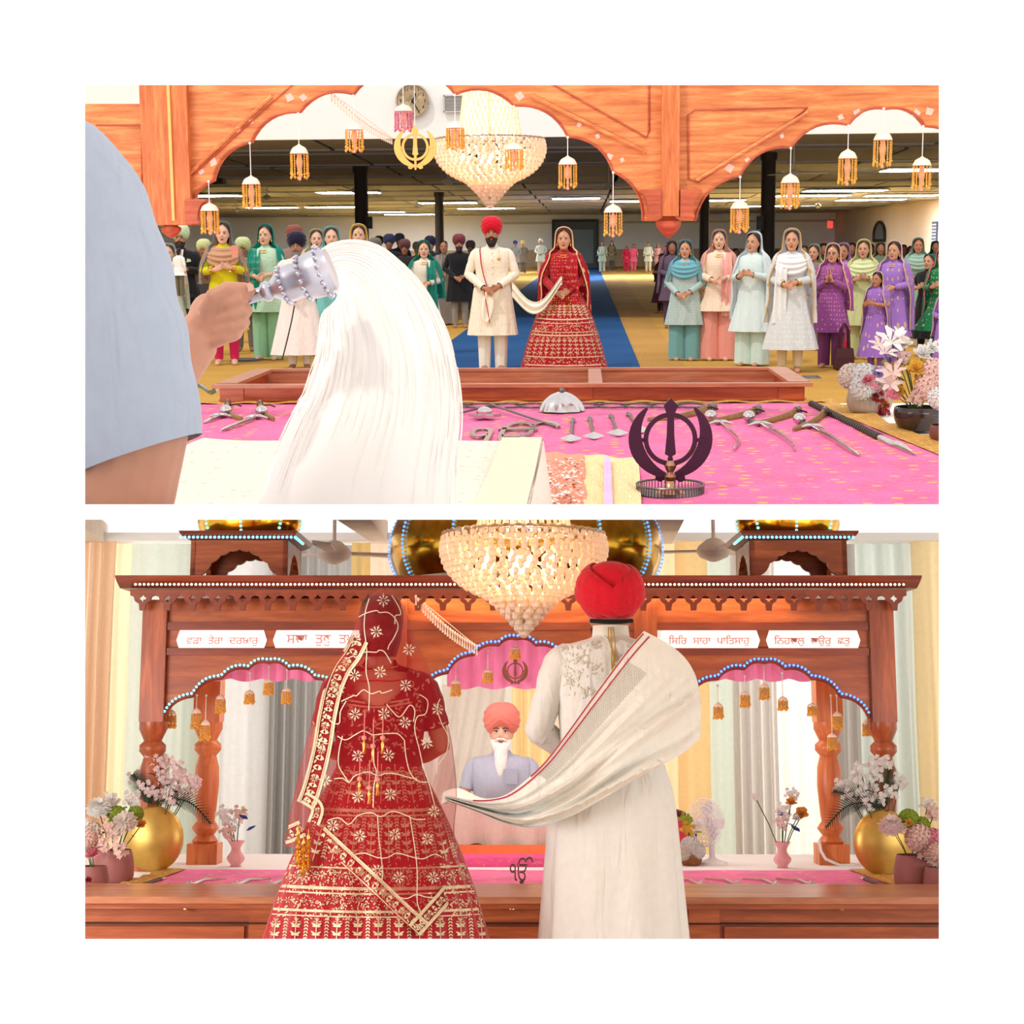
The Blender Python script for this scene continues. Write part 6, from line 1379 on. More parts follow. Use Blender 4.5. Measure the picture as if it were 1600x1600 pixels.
# ---------------------------------------------------------------- chandeliers
CRY = cloth((255, 238, 220), rough=.15, tr=.4, sheen=0); BULB = glow('bulb_warm', (255, 214, 150), 14)
def chandelier(R, px, yring, D, rpx, label, watt):
    c = R.P(px, yring, D); Rr = rpx / FPX * D; o = empty('chandelier', R, (c.x, D, c.z)); tag(o, label, 'chandelier'); k = Rr
    def beads(name, rows, br, n_of):
        mb = MB()
        for r, z in rows:
            n = max(6, n_of(r))
            for i in range(n):
                t = 2 * PI * (i + .5 * (int(z * 1000) % 2)) / n; mb.ell((r * k * math.cos(t), r * k * math.sin(t), z * k), (br, br, br * 1.25), 5, 3)
        q = mb.build(name, CRY, o); q['kind'] = 'stuff'
    beads('upper_strands', [(.58 - .16 * (i / 30) ** .8, .04 + 1.25 * i / 30) for i in range(31)], .0115 * k / .4, lambda r: 34)
    beads('bowl_strands', lerp_rows([(1.0, -.06), (1.02, -.16), (1.01, -.26), (.97, -.38), (.9, -.48), (.8, -.58), (.68, -.66), (.55, -.72)], 11), .0165 * k / .4, lambda r: int(48 * r))
    beads('inner_strands', lerp_rows([(.86, -.1), (.8, -.3), (.66, -.5), (.5, -.62)], 6), .016 * k / .4, lambda r: int(34 * r))
    beads('drop_tiers', [(.46 - .44 * (i / 7) ** .9, -.74 - .46 * i / 7) for i in range(8)] + [(.3 - .28 * i / 4, -.78 - .3 * i / 4) for i in range(5)], .024 * k / .4, lambda r: int(44 * r) + 1)
    MB().tube([(k * math.cos(t), k * math.sin(t), 0) for t in [2 * PI * i / 60 for i in range(61)]], .007, 6).tube([(.58 * k * math.cos(t), .58 * k * math.sin(t), .03 * k) for t in [2 * PI * i / 40 for i in range(41)]], .006, 6).build('frame_ring', metal('chandelier_metal', (190, 170, 150), .3), o)
    mb = MB()
    for i in range(46):
        t = 2 * PI * i / 46; ct = Vector((k * 1.01 * math.cos(t), k * 1.01 * math.sin(t), -.04 * k)); tn = Vector((-math.sin(t), math.cos(t), 0))
        mb.tube([ct + tn * (.024 * math.cos(a)) + Vector((0, 0, .024 * math.sin(a))) for a in [2 * PI * q / 10 for q in range(11)]], .0035, 4, False)
    mb.build('ring_band', metal('chandelier_metal', (190, 170, 150), .3), o)
    for i in range(7):
        t = 2 * PI * i / 7; rr = .5 if i else 0
        MB().ell((rr * k * math.cos(t), rr * k * math.sin(t), -.36 * k), (.03, .03, .045), 10, 7).build('bulb', BULB, o)
    MB().tube([(0, 0, -.3 * k), (0, 0, 2.2 * k)], .012, 8).build('stem', metal('chandelier_metal', (190, 170, 150), .3), o)
    for i in range(6): t = 2 * PI * i / 6; MB().tube([(0, 0, -.3 * k), (.5 * k * math.cos(t), .5 * k * math.sin(t), -.42 * k)], .006, 5).build('arm', metal('chandelier_metal', (190, 170, 150), .3), o)
    for zz in (-.3, .5):
        l = bpy.data.lights.new('chandelier_light', 'POINT'); l.energy = watt; l.color = (1, .84, .62); l.shadow_soft_size = .08
        lo_ = bpy.data.objects.new('chandelier_light', l); COL.objects.link(lo_); lo_.parent = o; lo_.location = (0, 0, zz * k)
chandelier(A, 765, 217, 12.9, 83, 'large crystal chandelier with pointed base above the groom in the upper hall', 22)
chandelier(B, 818, 836, 7.5, 127, 'large crystal chandelier glowing between bride and groom before the canopy', 14)
# ---------------------------------------------------------------- weapons laid out on the brocade, upper room
ZW = ZP + .018
def gp(x, y, dz=0.0): p = A.G(x, y, ZW); return Vector((p.x, p.y, ZW + dz))
def curve_px(pts, n=16): return [gp(x, y) for x, y in lerp_rows(pts, n)]
def sword(pts, label):
    """pts along the sword from pommel to tip, photo pixels on the cloth"""
    c = gp(*pts[0]); o = empty('sword', A, c); tag(o, label, 'sword', 'curved swords on the brocade'); inv = Matrix.Translation(-c)
    L = [inv @ p for p in curve_px(pts, 24)]; n = len(L); k = n // 4
    MB().tube(L[k:], [(.006, .02 * (1 - (i / (n - k)) ** 3) + .003) for i in range(n - k)], 8).build('blade', STEEL, o)
    MB().tube(L[1:k + 1], [.016, .02, .017, .02, .016, .016, .016][:k], 10).build('grip', STEELD, o)
    MB().ell(L[0] + Vector((0, 0, .03)), (.04, .04, .036), 14, 10).build('pommel', STEEL, o)
    d = (L[k] - L[k - 1]).normalized(); s_ = Vector((-d.y, d.x, 0))
    MB().tube([L[k] - s_ * .075, L[k] - s_ * .03 + Vector((0, 0, .012)), L[k] + s_ * .03 + Vector((0, 0, .012)), L[k] + s_ * .075], [.006, .012, .012, .006], 8).build('guard', STEEL, o)
def scabbard(pts, label):
    c = gp(*pts[0]); o = empty('scabbard', A, c); tag(o, label, 'scabbard', 'curved scabbards on the brocade')
    L = [p - c for p in curve_px(pts, 16)]; MB().tube(L, [(.008 + .012 * (i / 16), .016 + .02 * (i / 16)) for i in range(17)], 10).build('sheath', BRASSC, o)
    MB().tube(L[-3:], [(.024, .04)] * 3, 10).build('mouth_fitting', STEELD, o)
    MB().tube([L[-4] + Vector((0, 0, .02)), L[-4] + Vector((.05, .05, .02)), L[-4] + Vector((.09, .02, .01))], .006, 6).build('strap_loop', plain('leather', (70, 46, 34), .6), o)
for pts, lab in (([(1110, 657), (1125, 662), (1142, 676), (1154, 690), (1146, 702)], 'steel sword with hooked tip just right of the purple emblem'), ([(1170, 658), (1188, 664), (1215, 678), (1236, 693), (1242, 703)], 'steel sword second right of the purple emblem'), ([(1249, 662), (1268, 668), (1300, 686), (1325, 702), (1343, 711)], 'straight steel sword nearest the spear'), ([(353, 648), (342, 652), (330, 657), (318, 660)], 'short sword with pink grip at the left edge of the cloth'), ([(409, 649), (396, 655), (372, 664), (345, 672)], 'slim sword beside the whisk at left')): sword(pts, lab)
for pts, lab in (([(1012, 656), (1050, 654), (1085, 647), (1116, 637)], 'gold brown scabbard behind the purple emblem'), ([(1100, 660), (1130, 656), (1160, 650), (1186, 641)], 'gold brown scabbard first right of the emblem'), ([(1182, 662), (1205, 658), (1230, 651), (1248, 643)], 'gold brown scabbard second right of the emblem'), ([(1240, 672), (1262, 664), (1278, 655), (1290, 644)], 'gold brown scabbard beside the spear'), ([(378, 655), (364, 651), (356, 643), (356, 631)], 'bent scabbard at the left part of the cloth'), ([(428, 655), (416, 650), (410, 643), (406, 633)], 'scabbard next to the whisk at left')): scabbard(pts, lab)
c = gp(1268, 631); sp = empty('spear', A, c); tag(sp, 'spear with dark ringed shaft and steel head along the gold border', 'spear')
L = [p - c for p in curve_px([(1268, 631), (1320, 657), (1375, 684)], 40)]
mb = MB()
for i in range(40): mb.tube([L[i], L[i].lerp(L[i + 1], .5)], [.025, .025], 8); 
mb.build('ringed_shaft', plain('shaft_dark', (64, 52, 46), .4, .3), sp)
MB().tube([p - c + Vector((0, 0, .0)) for p in curve_px([(1268, 631), (1320, 657), (1375, 684)], 10)], .018, 8).build('shaft_core', plain('shaft_brass', (176, 150, 110), .35, .6), sp)
MB().tube([gp(*p) - c for p in ((1375, 684), (1398, 695), (1402, 697), (1415, 703), (1432, 711))], [(.02, .02), (.024, .024), (.014, .03), (.012, .026), (.002, .003)], 8).build('spear_head', STEEL, sp)
for i, (a, b, lab) in enumerate((((895, 654), (892, 688), 'leftmost steel arrow on the brocade'), ((921, 652), (928, 684), 'second steel arrow from the left'), ((954, 648), (966, 679), 'third steel arrow from the left'), ((981, 645), (1001, 674), 'steel arrow beside the purple emblem'))):
    p0, p1 = gp(*a), gp(*b); o = empty('arrow', A, p0); tag(o, lab, 'arrow', 'steel arrows in a row'); d = (p1 - p0).normalized(); s_ = Vector((-d.y, d.x, 0)); v = p1 - p0
    MB().tube([Vector(), v], .009, 8).build('shaft', STEELD, o)
    MB().add([v + s_ * .0, v + s_ * .065 - d * .09, v + d * .06, v - s_ * .065 - d * .09, v + Vector((0, 0, .035))], [(0, 1, 4), (1, 2, 4), (2, 3, 4), (3, 0, 4), (0, 1, 2, 3)]).build('arrow_head', STEEL, o, smooth=False)
    for k_ in (-1, 1): MB().add([Vector(), s_ * .02 * k_ + d * .05, s_ * .02 * k_ + d * .12, d * .14, d * .08 + Vector((0, 0, .015))], [(0, 1, 4), (1, 2, 4), (2, 3, 4)]).build('fletching', STEELD, o, smooth=False)
c = gp(878, 641); r_ = 35 / FPX * c.y
o = empty('shield', A, c); tag(o, 'round silver ribbed shield lying near the case', 'shield')
mb = MB(); rg = []
for r, z in lerp_rows([(r_, 0), (r_ * .95, .02), (r_ * .8, .06), (r_ * .5, .1), (r_ * .2, .12), (.01, .124)], 14): rg.append([(r * (1 + .05 * math.cos(8 * t)) * math.cos(t), r * (1 + .05 * math.cos(8 * t)) * math.sin(t), z) for t in [2 * PI * i / 48 for i in range(48)]])
mb.rings(rg, True, False); mb.build('dome', STEEL, o); MB().ell((0, 0, .13), (.02, .02, .02), 8, 6).build('boss', STEELD, o)
c = gp(900, 631); ch = empty('steel_chain', A, c); tag(ch, 'looped steel chain of rings laid along the case edge of the brocade', 'chain')
for i in range(10):
    a, b = gp(690 + i * 41, 633 + (i % 2)), gp(731 + i * 41, 633 + ((i + 1) % 2)); pts = []
    mid = (a + b) / 2 - c; hw_ = (b - a).length / 2
    MB().tube([mid + Vector((hw_ * math.cos(t), .13 * math.sin(t), 0)) for t in [2 * PI * k_ / 28 for k_ in range(29)]], .007, 5).build('ring', STEELD, ch)
for i in range(9):
    p = gp(731 + i * 41, 633) - c; MB().prism([(.0, .05), (.035, .0), (0, -.05), (-.035, 0)], [], p, (1, 0, 0), (0, 1, 0), (0, 0, 1), .012).build('clasp', STEELD, ch, smooth=False)
c = gp(757, 652); o = empty('star_mace', A, c); tag(o, 'steel star shaped mace head with crossed rods beside the whisk', 'weapon')
st_ = [((.11 if i % 2 == 0 else .05) * math.cos(2 * PI * i / 10 + .3), (.11 if i % 2 == 0 else .05) * math.sin(2 * PI * i / 10 + .3)) for i in range(10)]
mb = MB(); mb.prism(st_, [], (0, 0, 0), (1, 0, 0), (0, 1, 0), (0, 0, 1), .02); mb.ell((0, 0, .03), (.05, .05, .04), 10, 7); mb.build('star', STEEL, o, smooth=False)
for a, b in (((770, 640), (868, 666)), ((775, 638), (700, 650))): p0, p1 = gp(*a) - c, gp(*b) - c; MB().tube([p0 + Vector((0, 0, .03)), p1], .008, 7).build('rod', STEELD, o)
# flat mirror-steel holy symbol lying on the cloth, and its upright twin in the lower room
MIR = metal('brushed_plate', (190, 180, 176), .22, .05)
def symbol(R, wid, hei, th): return fit_text('ੴ', wid, hei, th)
a, b = gp(726, 690), gp(872, 690); d0, d1 = gp(800, 697).y, gp(800, 659).y
o = link('holy_symbol', symbol(A, (b - a).length, d1 - d0, .008), MIR, R=A, loc=((a.x + b.x) / 2, (d0 + d1) / 2, ZW - .002)); tag(o, 'flat brushed steel holy symbol lying on the brocade beside the cream stand', 'symbol')
p = B.P(815, 1352, 7.9); hs = empty('symbol_stand', B, (p.x, 7.9, ZD)); tag(hs, 'bronze holy symbol standing upright on a round tray behind the couple', 'symbol')
o = link('symbol', symbol(B, 36 / FPX * 7.9, 36 / FPX * 7.9, .008), metal('bronze_dark', (120, 96, 80), .35), hs, loc=(0, 0, .03 + 18 / FPX * 7.9 + .02)); o.rotation_euler = (PI / 2, 0, 0)
MB().lathe([(.03, .012), (.012, .02), (.008, .04), (.014, .05), (.0, .052)], 12).build('pedestal', STEEL, hs); MB().lathe([(0, .008), (.09, .008), (.092, .02), (.096, .02), (.096, 0), (0, 0)], 28).build('tray', STEELD, hs)
# swords on the pink cloth of the lower dais
for x, lab in ((296, 'leftmost little sword on the lower pink cloth'), (368, 'second little sword on the lower pink cloth'), (422, 'third little sword on the lower pink cloth, by the bride'), (1095, 'little sword right of the groom'), (1152, 'second little sword right of the groom'), (1213, 'third little sword right of the groom'), (1268, 'fourth little sword right of the groom')):
    sg = 1 if x < 800 else -1; p = B.G(x, 1388, ZD + .012); o = empty('sword', B, p); tag(o, lab, 'sword', 'swords on the lower dais')
    MB().tube([(0, 0, .01), (sg * .05, .12, .03), (sg * .12, .35, .012)], [(.004, .012), (.004, .012), (.002, .004)], 6).build('blade', STEEL, o)
    MB().ell((0, -.01, .016), (.024, .024, .022), 10, 7).build('pommel', STEEL, o)
for x0_, x1_, lab in ((208, 250, 'dark ringed spear at the left border of the lower cloth'), (1392, 1352, 'dark ringed spear at the right border of the lower cloth')):
    a, b = B.G(x0_, 1388, ZD + .012), B.G(x1_, 1374, ZD + .012); o = empty('spear', B, a); tag(o, lab, 'spear'); d = b - a
    MB().tube([Vector(), d], .012, 8).build('shaft', plain('shaft_dark', (64, 52, 46), .4), o); MB().tube([d, d * 1.25], [.014, .002], 8).build('spear_head', STEEL, o)

# ---------------------------------------------------------------- flowers
def petals(mb, c, n, r, up, w_, cup=.3, ax=Vector((0, 0, 1)), jit=.1):
    ax = ax.normalized(); e = ax.orthogonal().normalized(); f = ax.cross(e)
    for i in range(n):
        t = 2 * PI * i / n + random.uniform(-jit, jit); d = e * math.cos(t) + f * math.sin(t); s_ = ax.cross(d); k = random.uniform(.85, 1.1)
        p1 = c + d * r * .5 * k + ax * up * .7; p2 = c + d * r * k + ax * (up * (1 - cup))
        mb.add([c, p1 + s_ * w_, p2 + s_ * w_ * .45, p2 - s_ * w_ * .45, p1 - s_ * w_], [(0, 1, 2, 3, 4)])
def mum(r):                                     # full round blossom
    mb = MB()
    for j in range(6):
        el = j / 5 * 1.45 - .25; n = int(14 * math.cos(max(0, el)) + 4)
        petals(mb, Vector((0, 0, r * .25 * math.sin(max(0, el)))), n, r * math.cos(el) * 1.0, r * (.15 + .75 * math.sin(max(0, el))), r * .14, .15)
    mb.ell((0, 0, r * .2), (r * .55, r * .55, r * .5), 10, 6); return mb.mesh('blossom')
def pompom(r):
    mb = MB(); g = 2.39996
    mb.ell((0, 0, 0), (r * .72, r * .72, r * .7), 12, 8)
    for i in range(90):
        z = 1 - 2 * (i + .5) / 90; q = math.sqrt(1 - z * z); d = Vector((q * math.cos(g * i), q * math.sin(g * i), z)); c = d * r * .72; petals(mb, c, 5, r * .34, r * .16, r * .13, .1, d)
    return mb.mesh('pompom')
def lily(r):
    mb = MB(); petals(mb, Vector((0, 0, 0)), 6, r, r * .55, r * .2, .2)
    for i in range(5): mb.tube([(0, 0, r * .1), (r * .18 * math.cos(i * 1.26), r * .18 * math.sin(i * 1.26), r * .7)], [.0012, .0018], 4)
    return mb.mesh('lily')
def rose(r):
    mb = MB()
    for j in range(4): petals(mb, Vector((0, 0, 0)), 5 - (j == 3), r * (1 - j * .22), r * (.35 + .18 * j), r * (.42 - .08 * j), -.05 - .1 * j, jit=.4)
    return mb.mesh('rose')
def sprig(r):
    mb = MB()
    for i in range(24):
        c = Vector((random.gauss(0, r * .42), random.gauss(0, r * .4), random.gauss(0, r * .5))); petals(mb, c, 5, r * .3, r * .08, r * .11, 0, Vector((random.uniform(-.6, .6), -1, random.uniform(-.2, .8))))
    return mb.mesh('sprig')
def leafm(L, w_):
    mb = MB(); mb.add([(0, 0, 0), (w_ * .5, L * .35, .01), (w_ * .35, L * .75, 0), (0, L, -.01), (-w_ * .35, L * .75, 0), (-w_ * .5, L * .35, .01), (0, L * .4, -.008)], [(0, 1, 6), (1, 2, 6), (2, 3, 6), (3, 4, 6), (4, 5, 6), (5, 0, 6)]); return mb.mesh('leaf')
FL = {'mum': mum(1), 'pompom': pompom(1), 'lily': lily(1), 'rose': rose(1), 'sprig': sprig(1), 'leaf': leafm(1, .5)}
FC = {k: cloth(c, tr=.2) for k, c in dict(white=(252, 250, 246), cream=(250, 238, 224), blush=(252, 216, 204), pink=(244, 150, 168), lilac=(176, 150, 214), yellow=(244, 190, 60), red=(160, 24, 40), green=(84, 108, 52), lime=(166, 190, 60), dark=(44, 60, 44), blue=(34, 60, 130), azure=(60, 150, 206), mauve=(250, 226, 224), orange=(244, 170, 70)).items()}
NAMES = {'mum': 'chrysanthemum', 'pompom': 'hydrangea', 'lily': 'lily', 'rose': 'rose', 'sprig': 'blossom_sprig', 'leaf': 'leaf'}
def bouquet(R, o, items, D):
    """items (kind, colour, px, py, radius px, dD); every bloom on its own stem back to the pot"""
    inv = o.matrix_world.inverted() @ R.M
    for kd, cl, x, y, r, dd in items:
        p = inv @ R.P(x, y, D + dd); s_ = r * 1.25 / FPX * (D + dd); q = link(NAMES[kd], FL[kd], FC[cl], o, loc=p, scale=s_)
        
        if kd in ('sprig', 'pompom'): q['kind'] = 'stuff'
        q.rotation_euler = (random.uniform(.5, 1.0), random.uniform(-.4, .4), random.uniform(-.4, .4)) if kd != 'leaf' else (random.uniform(-.3, .6), random.uniform(-.6, .6), random.uniform(0, 6.3))
        if kd != 'leaf' and p.z > .08: MB().tube([p, p * .5 + Vector((0, 0, .05)), Vector((0, 0, .06))], .003, 4, False).build('stem', FC['green'], o)
def pot(R, name, label, px, yb, z, prof, mat, cat='vase', ribs=0, wpx=100):
    g = R.G(px, yb, z); k = wpx / 2 / FPX * g.y; o = empty(name, R, g); tag(o, label, cat)
    mb = MB(); rg = []
    for r, zz in lerp_rows(prof, 18): rg.append([(r * k * (1 + (.03 * math.cos(ribs * t) if ribs else 0)) * math.cos(t), r * k * (1 + (.03 * math.cos(ribs * t) if ribs else 0)) * math.sin(t), zz * k) for t in [2 * PI * i / 48 for i in range(48)]])
    mb.rings(rg, True, False); mb.build('vase', mat, o); MB().lathe([(prof[0][0] * k * .95, .004), (0, .004)], 24).build('vase_base', mat, o); return o, g.y
random.seed(21)
BOWL = [(.62, 0), (.85, .1), (1.0, .45), (1.0, .7), (.92, 1.05), (.9, 1.1)]
o, D = pot(A, 'flower_bowl', 'ribbed smoky glass bowl of white hydrangeas right of the spear', 1358, 645, ZP, BOWL, glass('smoky_glass', (206, 186, 170), .45), ribs=24, wpx=68)
bouquet(A, o, [('pompom', 'cream', 1330, 588, 18, 0), ('pompom', 'white', 1350, 590, 20, -.05), ('pompom', 'white', 1348, 606, 18, -.1), ('pompom', 'cream', 1372, 590, 16, 0), ('sprig', 'pink', 1360, 598, 12, -.15), ('rose', 'pink', 1358, 596, 9, -.18), ('rose', 'lilac', 1371, 584, 9, -.1), ('sprig', 'red', 1372, 622, 12, -.12), ('sprig', 'red', 1381, 640, 10, -.14), ('rose', 'red', 1368, 620, 5, -.15), ('rose', 'red', 1376, 648, 5, -.15), ('rose', 'yellow', 1383, 634, 7, -.12), ('leaf', 'green', 1350, 600, 8, -.15), ('leaf', 'dark', 1382, 615, 9, -.1), ('sprig', 'blush', 1388, 605, 12, -.08)], D)
o, D = pot(A, 'flower_bowl', 'dark glossy glass bowl of lilies at the lower right', 1434, 672, ZP, [(.5, 0), (.8, .08), (1.0, .45), (1.04, .8), (1.0, 1.0), (.95, 1.0)], plain('dark_glass', (60, 42, 38), .08, .1, .5, 9, .6), wpx=72)
bouquet(A, o, [('lily', 'white', 1392, 535, 22, 0), ('lily', 'cream', 1382, 553, 18, -.05), ('lily', 'white', 1402, 528, 16, .05), ('lily', 'cream', 1375, 540, 14, .05), ('rose', 'white', 1440, 554, 13, 0), ('rose', 'cream', 1412, 540, 12, 0), ('rose', 'white', 1456, 545, 9, 0), ('rose', 'yellow', 1430, 578, 13, -.1), ('rose', 'yellow', 1438, 600, 12, -.1), ('lily', 'blush', 1396, 585, 20, -.1), ('lily', 'mauve', 1390, 600, 18, -.12), ('sprig', 'pink', 1396, 615, 10, -.1), ('rose', 'yellow', 1405, 612, 8, -.08), ('pompom', 'blush', 1452, 605, 20, -.12), ('pompom', 'blush', 1460, 580, 18, -.1), ('sprig', 'blush', 1432, 620, 12, -.14), ('leaf', 'green', 1418, 570, 18, 0), ('leaf', 'green', 1404, 560, 16, 0), ('leaf', 'lime', 1382, 568, 16, 0), ('leaf', 'green', 1415, 595, 14, -.05), ('leaf', 'lilac', 1402, 545, 12, .05), ('sprig', 'white', 1460, 540, 10, 0), ('leaf', 'green', 1448, 588, 16, -.05), ('sprig', 'mauve', 1412, 556, 10, 0)], D)
o, D = pot(A, 'flower_pot', 'brown pot with white and blue flowers cut by the right edge', 1478, 690, ZP, [(.6, 0), (.85, .1), (1, .5), (.95, .9), (.85, 1.0)], plain('brown_pot', (120, 66, 56), .45), wpx=52)
bouquet(A, o, [('pompom', 'white', 1468, 622, 16, -.05), ('pompom', 'blush', 1480, 600, 18, 0), ('leaf', 'azure', 1458, 650, 14, -.1), ('leaf', 'azure', 1466, 656, 14, -.12), ('leaf', 'blue', 1470, 645, 12, -.1), ('rose', 'cream', 1476, 636, 12, -.1)], D)
# lower room: gold moon vases with palm fronds and blossom
GOLDV = plain('gold_leaf', (206, 166, 84), .35, .75, .25, 5, .5)
def frond(o, R, pts, D, n=28):
    inv = o.matrix_world.inverted() @ R.M; L = [inv @ R.P(x, y, D) for x, y in lerp_rows(pts, n)]; mb = MB(); mb.tube(L, [.004] * n + [.001], 5)
    for i in range(2, n):
        d = (L[i] - L[i - 1]).normalized(); s_ = d.cross(Vector((0, 1, .3))).normalized()
        for sg in (-1, 1):
            tip = L[i] + (s_ * sg * .9 + d * .9).normalized() * .115 * math.sin(PI * (i / n) ** .7 * .92 + .1); w_ = d * .0045; mb.add([L[i] - w_, L[i] + w_, tip], [(0, 1, 2)])
    mb.build('palm_frond', FC['dark'], o)
for px, yb, sg, nm_ in ((238, 1362, 1, 'left'), (1382, 1368, -1, 'right')):
    g = B.G(px, yb, ZD); r_ = 46 / FPX * g.y; o = empty('moon_vase', B, g); tag(o, 'round flat gold vase with palm frond and white blossom at the %s of the dais' % nm_, 'vase')
    mb = MB(); rg = []
    for t in [i / 24 for i in range(25)]:
        a = -PI / 2 * .9 + PI * .9 * t; rg.append([(r_ * math.cos(a) * math.cos(q), r_ * .4 * math.cos(a) * math.sin(q), r_ * 1.08 * (math.sin(a) + .985)) for q in [2 * PI * i / 40 for i in range(40)]])
    mb.rings(rg, True, True); mb.build('vase', GOLDV, o)
    top = yb - 108
    frond(o, B, [(px + 2, top + 2), (px + sg * 30, top - 6), (px + sg * 62, top + 2), (px + sg * 92, top + 34)], g.y - .06)
    frond(o, B, [(px, top + 4), (px - sg * 14, top - 20), (px - sg * 30, top - 44)] if sg > 0 else [(px, top + 4), (px + sg * 40, top - 14), (px + sg * 80, top - 24)], g.y)
    frond(o, B, [(px, top + 4), (px - sg * 4, top - 30), (px - sg * 8, top - 60)], g.y + .05)
    bouquet(B, o, [('sprig', 'white' if sg < 0 else 'mauve', px + sg * dx, top + dy, 11, dd) for dx, dy, dd in ((8, -14, 0), (20, -36, .03), (34, -22, 0), (28, -8, -.05), (44, -40, .02), (12, -52, .04), (0, -70, .05), (-10, -24, 0), (52, -16, 0), (66, -32, .02), (-24, -40, .05), (38, -58, .04), (16, -66, .05))] + [('leaf', 'dark', px + sg * dx, top + dy, 15, .02) for dx, dy in ((4, -10), (16, -22), (-6, -18), (26, -30), (10, -40), (34, -14))], g.y)
MAUV = plain('mauve_pot', (150, 92, 88), .5, 0, .08, 4)
TALL = [(.72, 0), (.9, .06), (1.0, .35), (.98, .9), (.86, 1.5), (.82, 1.52)]
for px, yb, wp, lab, it in ((176, 1378, 62, 'tall mauve pot of pink and lime flowers left of the moon vase', [('mum', 'white', 155, 1268, 17, -.05), ('pompom', 'lime', 182, 1275, 14, -.02), ('mum', 'cream', 196, 1288, 16, -.08), ('sprig', 'blush', 175, 1294, 14, -.1), ('sprig', 'blush', 186, 1325, 12, -.14), ('rose', 'orange', 220, 1290, 8, -.05), ('pompom', 'lime', 212, 1272, 11, 0), ('sprig', 'white', 208, 1248, 12, .02), ('sprig', 'white', 175, 1248, 10, .02), ('leaf', 'green', 165, 1300, 14, -.05), ('leaf', 'green', 190, 1262, 14, .02), ('leaf', 'dark', 205, 1305, 13, -.06), ('pompom', 'cream', 142, 1300, 15, -.1), ('sprig', 'blush', 160, 1318, 11, -.14), ('leaf', 'green', 150, 1290, 13, 0)]),
                          (144, 1392, 48, 'shorter mauve pot with pink roses cut by the left edge', [('rose', 'pink', 145, 1338, 11, -.1), ('pompom', 'blush', 137, 1312, 14, -.1), ('rose', 'red', 138, 1376, 5, -.14), ('leaf', 'dark', 135, 1280, 14, 0), ('leaf', 'green', 150, 1325, 10, -.05), ('mum', 'cream', 128, 1295, 14, -.05)]),
                          (1430, 1386, 62, 'tall mauve pot of pink and lime flowers right of the moon vase', [('mum', 'mauve', 1394, 1297, 18, -.1), ('mum', 'cream', 1393, 1288, 12, -.05), ('pompom', 'lime', 1420, 1280, 14, -.03), ('pompom', 'lime', 1440, 1290, 12, -.03), ('pompom', 'blush', 1436, 1310, 19, -.1), ('pompom', 'pink', 1458, 1314, 17, -.1), ('rose', 'yellow', 1421, 1287, 6, -.1), ('sprig', 'blush', 1455, 1335, 14, -.12), ('leaf', 'green', 1405, 1278, 13, 0), ('leaf', 'dark', 1410, 1304, 12, -.02), ('leaf', 'green', 1384, 1266, 14, 0), ('sprig', 'blush', 1460, 1270, 12, .02), ('sprig', 'white', 1450, 1256, 10, .03)]),
                          (1468, 1392, 46, 'shorter mauve pot cut by the right edge', [('pompom', 'blush', 1466, 1332, 14, -.05), ('rose', 'pink', 1476, 1345, 10, -.08), ('leaf', 'green', 1470, 1350, 10, 0)])):
    o, D = pot(B, 'flower_pot', lab, px, yb, ZD, TALL, MAUV, wpx=wp); bouquet(B, o, it, D)
PGL = glass('pink_glass', (240, 176, 180), .35)
for px, yb, lab, it in ((368, 1354, 'small pink glass vase of blossoms beside the left rear pillar', [('sprig', 'white', 352, 1272, 11, 0), ('sprig', 'white', 362, 1285, 11, 0), ('sprig', 'blush', 375, 1270, 10, 0), ('leaf', 'blue', 388, 1280, 14, -.03), ('leaf', 'blue', 384, 1298, 14, -.05), ('leaf', 'lime', 380, 1262, 12, 0), ('leaf', 'green', 366, 1275, 12, .02), ('sprig', 'blush', 356, 1300, 10, -.03)]),
                          (1223, 1356, 'small pink glass vase of blue and orange flowers in the right arch', [('leaf', 'blue', 1222, 1275, 15, -.03), ('leaf', 'blue', 1240, 1278, 15, -.03), ('leaf', 'blue', 1250, 1300, 17, -.05), ('leaf', 'azure', 1232, 1288, 13, -.03), ('rose', 'orange', 1253, 1273, 10, -.02), ('rose', 'orange', 1236, 1256, 8, 0), ('sprig', 'white', 1225, 1266, 10, 0), ('sprig', 'mauve', 1222, 1284, 10, 0), ('sprig', 'white', 1238, 1240, 9, .02), ('rose', 'white', 1244, 1280, 6, -.05), ('sprig', 'white', 1180, 1246, 5, .02)])):
    o, D = pot(B, 'glass_vase', lab, px, yb, ZD, [(.7, 0), (.55, .2), (.95, .7), (1.0, 1.1), (.6, 1.7), (.55, 2.2), (.95, 2.9), (1.0, 2.95)], PGL, ribs=8, wpx=26); bouquet(B, o, it, D)
